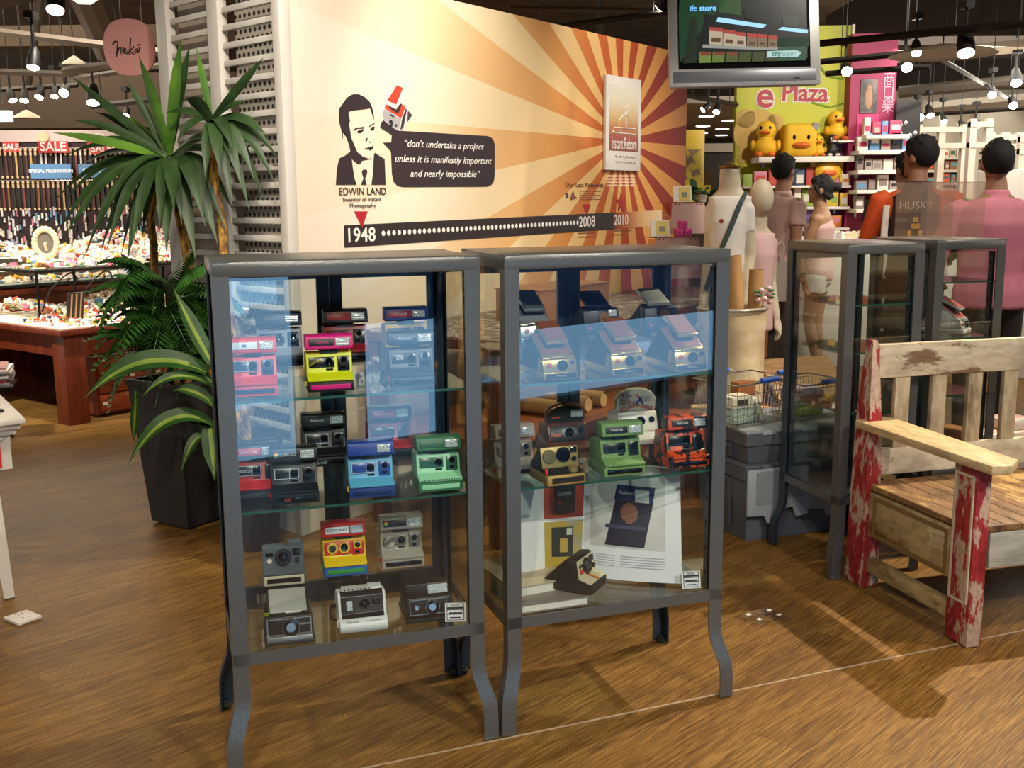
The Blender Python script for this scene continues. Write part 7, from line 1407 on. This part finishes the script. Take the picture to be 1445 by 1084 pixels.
# opening beyond the wall end: bright far ceiling with downlights, yellow board, bush
fcl = G(); fcl.box((3.1, 16.9, 2.60), (3.0, 7.6, .08)); struct('ceiling_panel', fcl, M('#d9d2c4', .8))
for k, (px, py) in enumerate(((997, 163), (1029, 169), (992, 177), (1019, 181), (990, 187), (1018, 190))):
    P = at_z(px, py, 2.556); t = thing('downlight', 'round white downlight in the pale ceiling beyond the striped wall', 'downlight', P, 0, 'downlights in the far pale ceiling'); g = G(); g.lathe([(.13, -.012), (.13, 0), (.0005, 0)], n=20); obj('trim_ring', g, WHITE, t); g = G(); g.lathe([(.105, -.016), (.0005, -.016)], n=20, cap=False); obj('lens', g, M('#fff1d8', .4, emit=6), t)
yb = thing('yellow_board', 'yellow comic printed board just past the end of the striped wall', 'display board', V(gx(977, 9.0), 9.0, 0), 0); g = G(); g.box((0, 0, 1.0), (.18, .04, 2.0), bev=.01); b_ = obj('board', g, M('#c9a81e', .5), yb); g = G(); g.box((0, -.022, 1.72), (.12, .006, .24)); obj('print', g, two('#7d6a5a', '#c9b23a', 14, 'comic_print', .5), b_); g = G(); g.box((0, 0, 1.5), (.3, .05, .1)); obj('base_band', g, M('#d9b81e', .5), yb)
fb = thing('potted_bush', 'dark glossy bush behind the tiered stand at the wall end', 'plant', V(gx(992, 7.9), 7.9, 0), 0); g = G(); g.lathe([(.14, .001), (.18, 1.28), (.16, 1.28), (.0005, 1.27)], n=18); obj('tall_pot', g, M('#3a302a', .5), fb); g = G(); rnd = random.Random(9)
for j in range(90):
    v = Vector((rnd.gauss(0, 1), rnd.gauss(0, 1), rnd.gauss(0, 1))).normalized()*rnd.uniform(.08, .2); p_ = Vector((0, 0, 1.42))+Vector((v.x, v.y, v.z*.55)); leaf_mesh(g, p_, p_+v*.5+V(0, 0, -.02), .02, .06, 4)
obj('foliage', g, [leafmat('#1d3a1a', '#2f5a2a', 'glossy_green')]*2, fb)
g = G(); g.box((8.2, 16.5, 1.5), (8, .15, 3.0)); struct('wall_back_right', g, M('#c9bfae', .8))
dsb = thing('dark_shopfront', 'dark far shop front seen past the end of the striped wall', 'shop front', V(gx(1000, 13), 13.2, 0), 0); g = G(); g.box((0, 0, 1.0), (1.3, .1, 2.0)); b_ = obj('panel', g, M('#2a221c', .5), dsb); g = G(); g.box((0, -.06, 2.04), (1.4, .06, .1)); obj('fascia', g, M('#b9ae9c', .5), dsb)
for x in (-.3, 0, .28): g = G(); g.box((x, -.056, 1.4), (.16, .01, .7)); obj('window_pane', g, M('#4a3a28', .2), b_)
# ================================================================== ceiling services
DK = M('#1a1715', .5, name='black_track'); BEAM = M('#51473c', .7, name='taupe_beam'); PALEB = M('#5e5449', .6, name='pale_beam')
def px3(px, py, Y): return at_y(px, py, Y)
def bar(name, label, cat, pts, r, mat, square=False, group=None, kind=None):
    g = G(); g.tube(pts, r, 4 if square else 10); o = obj(name, g, mat, smooth=0 if square else 35)
    if kind: o['kind'] = kind; return o
    return tag(o, label, cat, group)
for k, (pts, r, mt) in enumerate(((((-40, 40, 7.5), (236, 75, 7.0)), .026, PALEB), (((-40, 100, 9), (110, 105, 9)), .025, BEAM), (((100, 112, 9), (240, 90, 8)), .022, PALEB), (((118, -20, 7), (155, 70, 8.5)), .12, M('#5d5044', .7)), (((90, 100, 8), (215, 84, 7.6)), .03, M('#6e6458', .5, .3)), (((-30, 12, 6.5), (58, -12, 6.3)), .04, M('#7a6d5d', .6)), (((60, -20, 8), (40, 120, 10)), .03, BEAM), (((1245, 82, 11), (1500, 60, 10)), .06, M('#b5a890', .6)), (((1270, 130, 13), (1460, 112, 12)), .07, PALEB), (((1240, 160, 14), (1460, 140, 13)), .08, M('#a89c88', .6)), (((1380, 150, 15), (1500, 135, 14)), .10, M('#c4b9a4', .6)), (((720, 12, 9), (940, 16, 9)), .025, M('#6a5a48', .6)), (((640, -10, 9.5), (646, 40, 9.5)), .03, BEAM), (((845, -10, 9.5), (848, 60, 9.5)), .03, BEAM))):
    bar('ceiling_beam', '', '', [px3(*p) for p in pts], r, mt, k not in (3, 8, 10), kind='structure')
blk = G(); blk.box((-6.2, 11.6, 2.5), (8.8, .4, .55)); struct('trim_3', blk, M('#46392d', .8)); blk = G(); blk.box((-5.4, 10.2, 2.95), (8, .3, .18)); struct('trim_4', blk, M('#57493a', .7))
blk = G(); blk.box((7.5, 12.5, 3.3), (7.5, 1.2, .5)); struct('trim_5', blk, M('#4a4038', .8)); blk = G(); blk.box((4.9, 9.0, 3.55), (7.8, .8, .5)); struct('trim_6', blk, M('#6a5a4b', .8))
def rail(label, a, b):
    A, B = px3(*a), px3(*b); g = G(); g.tube([A, B], .022, 4)
    for f in (.15, .85): q = A.lerp(B, f); g.cyl(q, (q.x, q.y, CEIL-.002), .003, n=6)
    return tag(obj('track_rail', g, DK, smooth=0), label, 'lighting track')
rail('black lighting track running behind the top of the striped wall', (735, 45, 8.6), (960, 14, 7.6)); rail('upper black lighting track right of the television', (1150, 62, 7.0), (1500, 28, 6.0)); rail('middle black lighting track over the pink column', (1110, 92, 8.2), (1312, 72, 7.6)); rail('lower black lighting track crossing the toy shop wall', (1165, 104, 8.6), (1312, 94, 8.2)); rail('diagonal black lighting track above the cream frames', (1322, 80, 8.4), (1436, 146, 12)); rail('far black lighting track over the cream frames', (1290, 163, 12.5), (1460, 152, 12)); rail('black lighting track over the jewellery shop', (-20, 128, 9.6), (110, 120, 9.6)); rail('black lighting track left of the toy shop wall', (966, 134, 9.0), (1040, 148, 9.6)); rail('thin black track behind the dracaena tips', (130, 150, 8.6), (222, 140, 8.0))
GLOW = M('#fff0dc', .4, emit=30, name='lamp_glow'); GLOWB = M('#f3ecff', .4, emit=30, name='cool_lamp_glow')
def spot(label, px, py, Y, r, aim=(0, -.5, -1), stem=.16, glow=None):
    P = px3(px, py, Y); t = thing('track_spotlight', label, 'spotlight', P); d = Vector(aim).normalized()
    g = G(); r *= .8; g.tube([d*0, -d*r*1.2, -d*r*3.0, -d*r*3.6], [r*1.05, r*1.05, r*.7, r*.3], 16, cap=True); h_ = obj('lamp_head', g, DK, t)
    g = G(); g.tube([d*.001, d*.004], r*.95, 16); obj('lens', g, glow or GLOW, h_)
    g = G(); q_ = -d*r*2.2; g.cyl(q_, q_+V(0, 0, stem), .010); g.box(q_+V(0, 0, stem+.02), (.05, .10, .04)); g.cyl(q_+V(0, 0, stem+.04), (q_.x, q_.y, CEIL-P.z-.002), .004); obj('stem', g, DK, t)
for a in (('big downlight head left of the pink hanging sign', 47, 95, 6.4, .045, (0, -.35, -1), .2), ('brightest big lamp at the top left edge', 78, 14, 5.6, .055, (.1, -.5, -1)), ('small dim spotlight at the far left over the SALE signs', 18, 142, 9.5, .045, (.4, -.3, -1)), ('small spotlight second from the left over the SALE signs', 34, 142, 9.5, .045, (.1, -.5, -1)), ('small spotlight third from the left over the SALE signs', 55, 137, 9.5, .045, (-.1, -.6, -1)), ('small spotlight fourth from the left over the SALE signs', 77, 136, 9.5, .04, (.1, -.6, -1)), ('flaring spotlight over the jewellery shop, right of the row', 90, 131, 9.2, .05, (.1, -.9, -.6)), ('wide lamp beside the dracaena leaf tips', 131, 145, 8.4, .06, (.1, -.45, -1)), ('tiny spotlight behind the upright dracaena leaves', 178, 163, 10, .035, (.0, -.6, -1)),
          ('spotlight over the lime green wall right of the television', 1195, 101, 8.4, .05, (-.1, -.9, -.5)), ('spotlight on the middle track above the magenta column', 1280, 95, 8.0, .05, (-.1, -.9, -.5)), ('spotlight on the upper track just above another', 1293, 74, 7.2, .042, (-.2, -.7, -.8)), ('largest bright lamp at the upper right', 1363, 75, 6.4, .062, (-.1, -.5, -1)), ('cool blue tinted lamp at the right edge', 1434, 117, 9.5, .06, (-.2, -.6, -.8), .16, GLOWB), ('small lamp on the diagonal track', 1400, 134, 10.2, .05, (-.3, -.8, -.6)), ('small lamp at the lower end of the diagonal track', 1430, 149, 11.4, .055, (-.2, -.8, -.6)), ('lamp above the cream frame, left of a pair', 1298, 166, 12.2, .06, (0, -.9, -.5)), ('lamp above the cream frame, right of a pair', 1313, 163, 12.2, .055, (0, -.7, -.9)), ('small lamp hanging on the cream frame post', 1360, 181, 11.5, .055, (0, -.9, -.5)), ('cool small lamp right of the cream frame post', 1380, 177, 11.5, .045, (0, -.8, -.6), .16, GLOWB), ('tiny lamp under the beam over the cream frames', 1332, 172, 12.0, .045, (0, -.7, -.8)), ('lamp right of the two dark heads left of the toy wall', 1011, 158, 8.9, .035, (-.3, -.6, -.8)), ('unlit looking spotlight left of the toy wall', 992, 155, 8.8, .03, (-.8, -.2, -.6)), ('dark spotlight head on the track behind the striped wall', 931, 10, 7.7, .05, (-.5, .6, -.6))): spot(*a)
for k, (px, py, Y) in enumerate(((105, 92, 9.0), (38, 167, 10.0), (1330, 78, 7.2))):
    P = px3(px, py, Y); t = thing('pendant_shade', ('shallow pale pendant shade left of the pink sign', 'small pale pendant shade over the jewellery shop', 'wide shallow pendant shade behind the largest right lamp')[k], 'pendant lamp', P); r = (.10, .12, .34)[k]; g = G(); g.lathe([(r, 0), (r*.9, .02), (r*.3, .06), (.01, .075), (.008, .07), (r*.28, .05), (r*.88, .012)], n=24, cap=False); obj('shade', g, M('#c9bda6', .5), t); g = G(); g.cyl((0, 0, .07), (0, 0, CEIL-P.z-.002), .005); obj('cord', g, DK, t)
lb_ = thing('light_box', 'small pale lit box sign at the far left', 'light box', px3(4, 164, 9.0)); g = G(); g.box((0, 0, 0), (.14, .06, .085)); obj('lit_face', g, M('#cfe0d4', .5, emit=1.2), lb_); g = G(); g.cyl((0, 0, .04), (0, 0, CEIL-lb_.location.z-.002), .006); obj('hanger', g, DK, lb_)
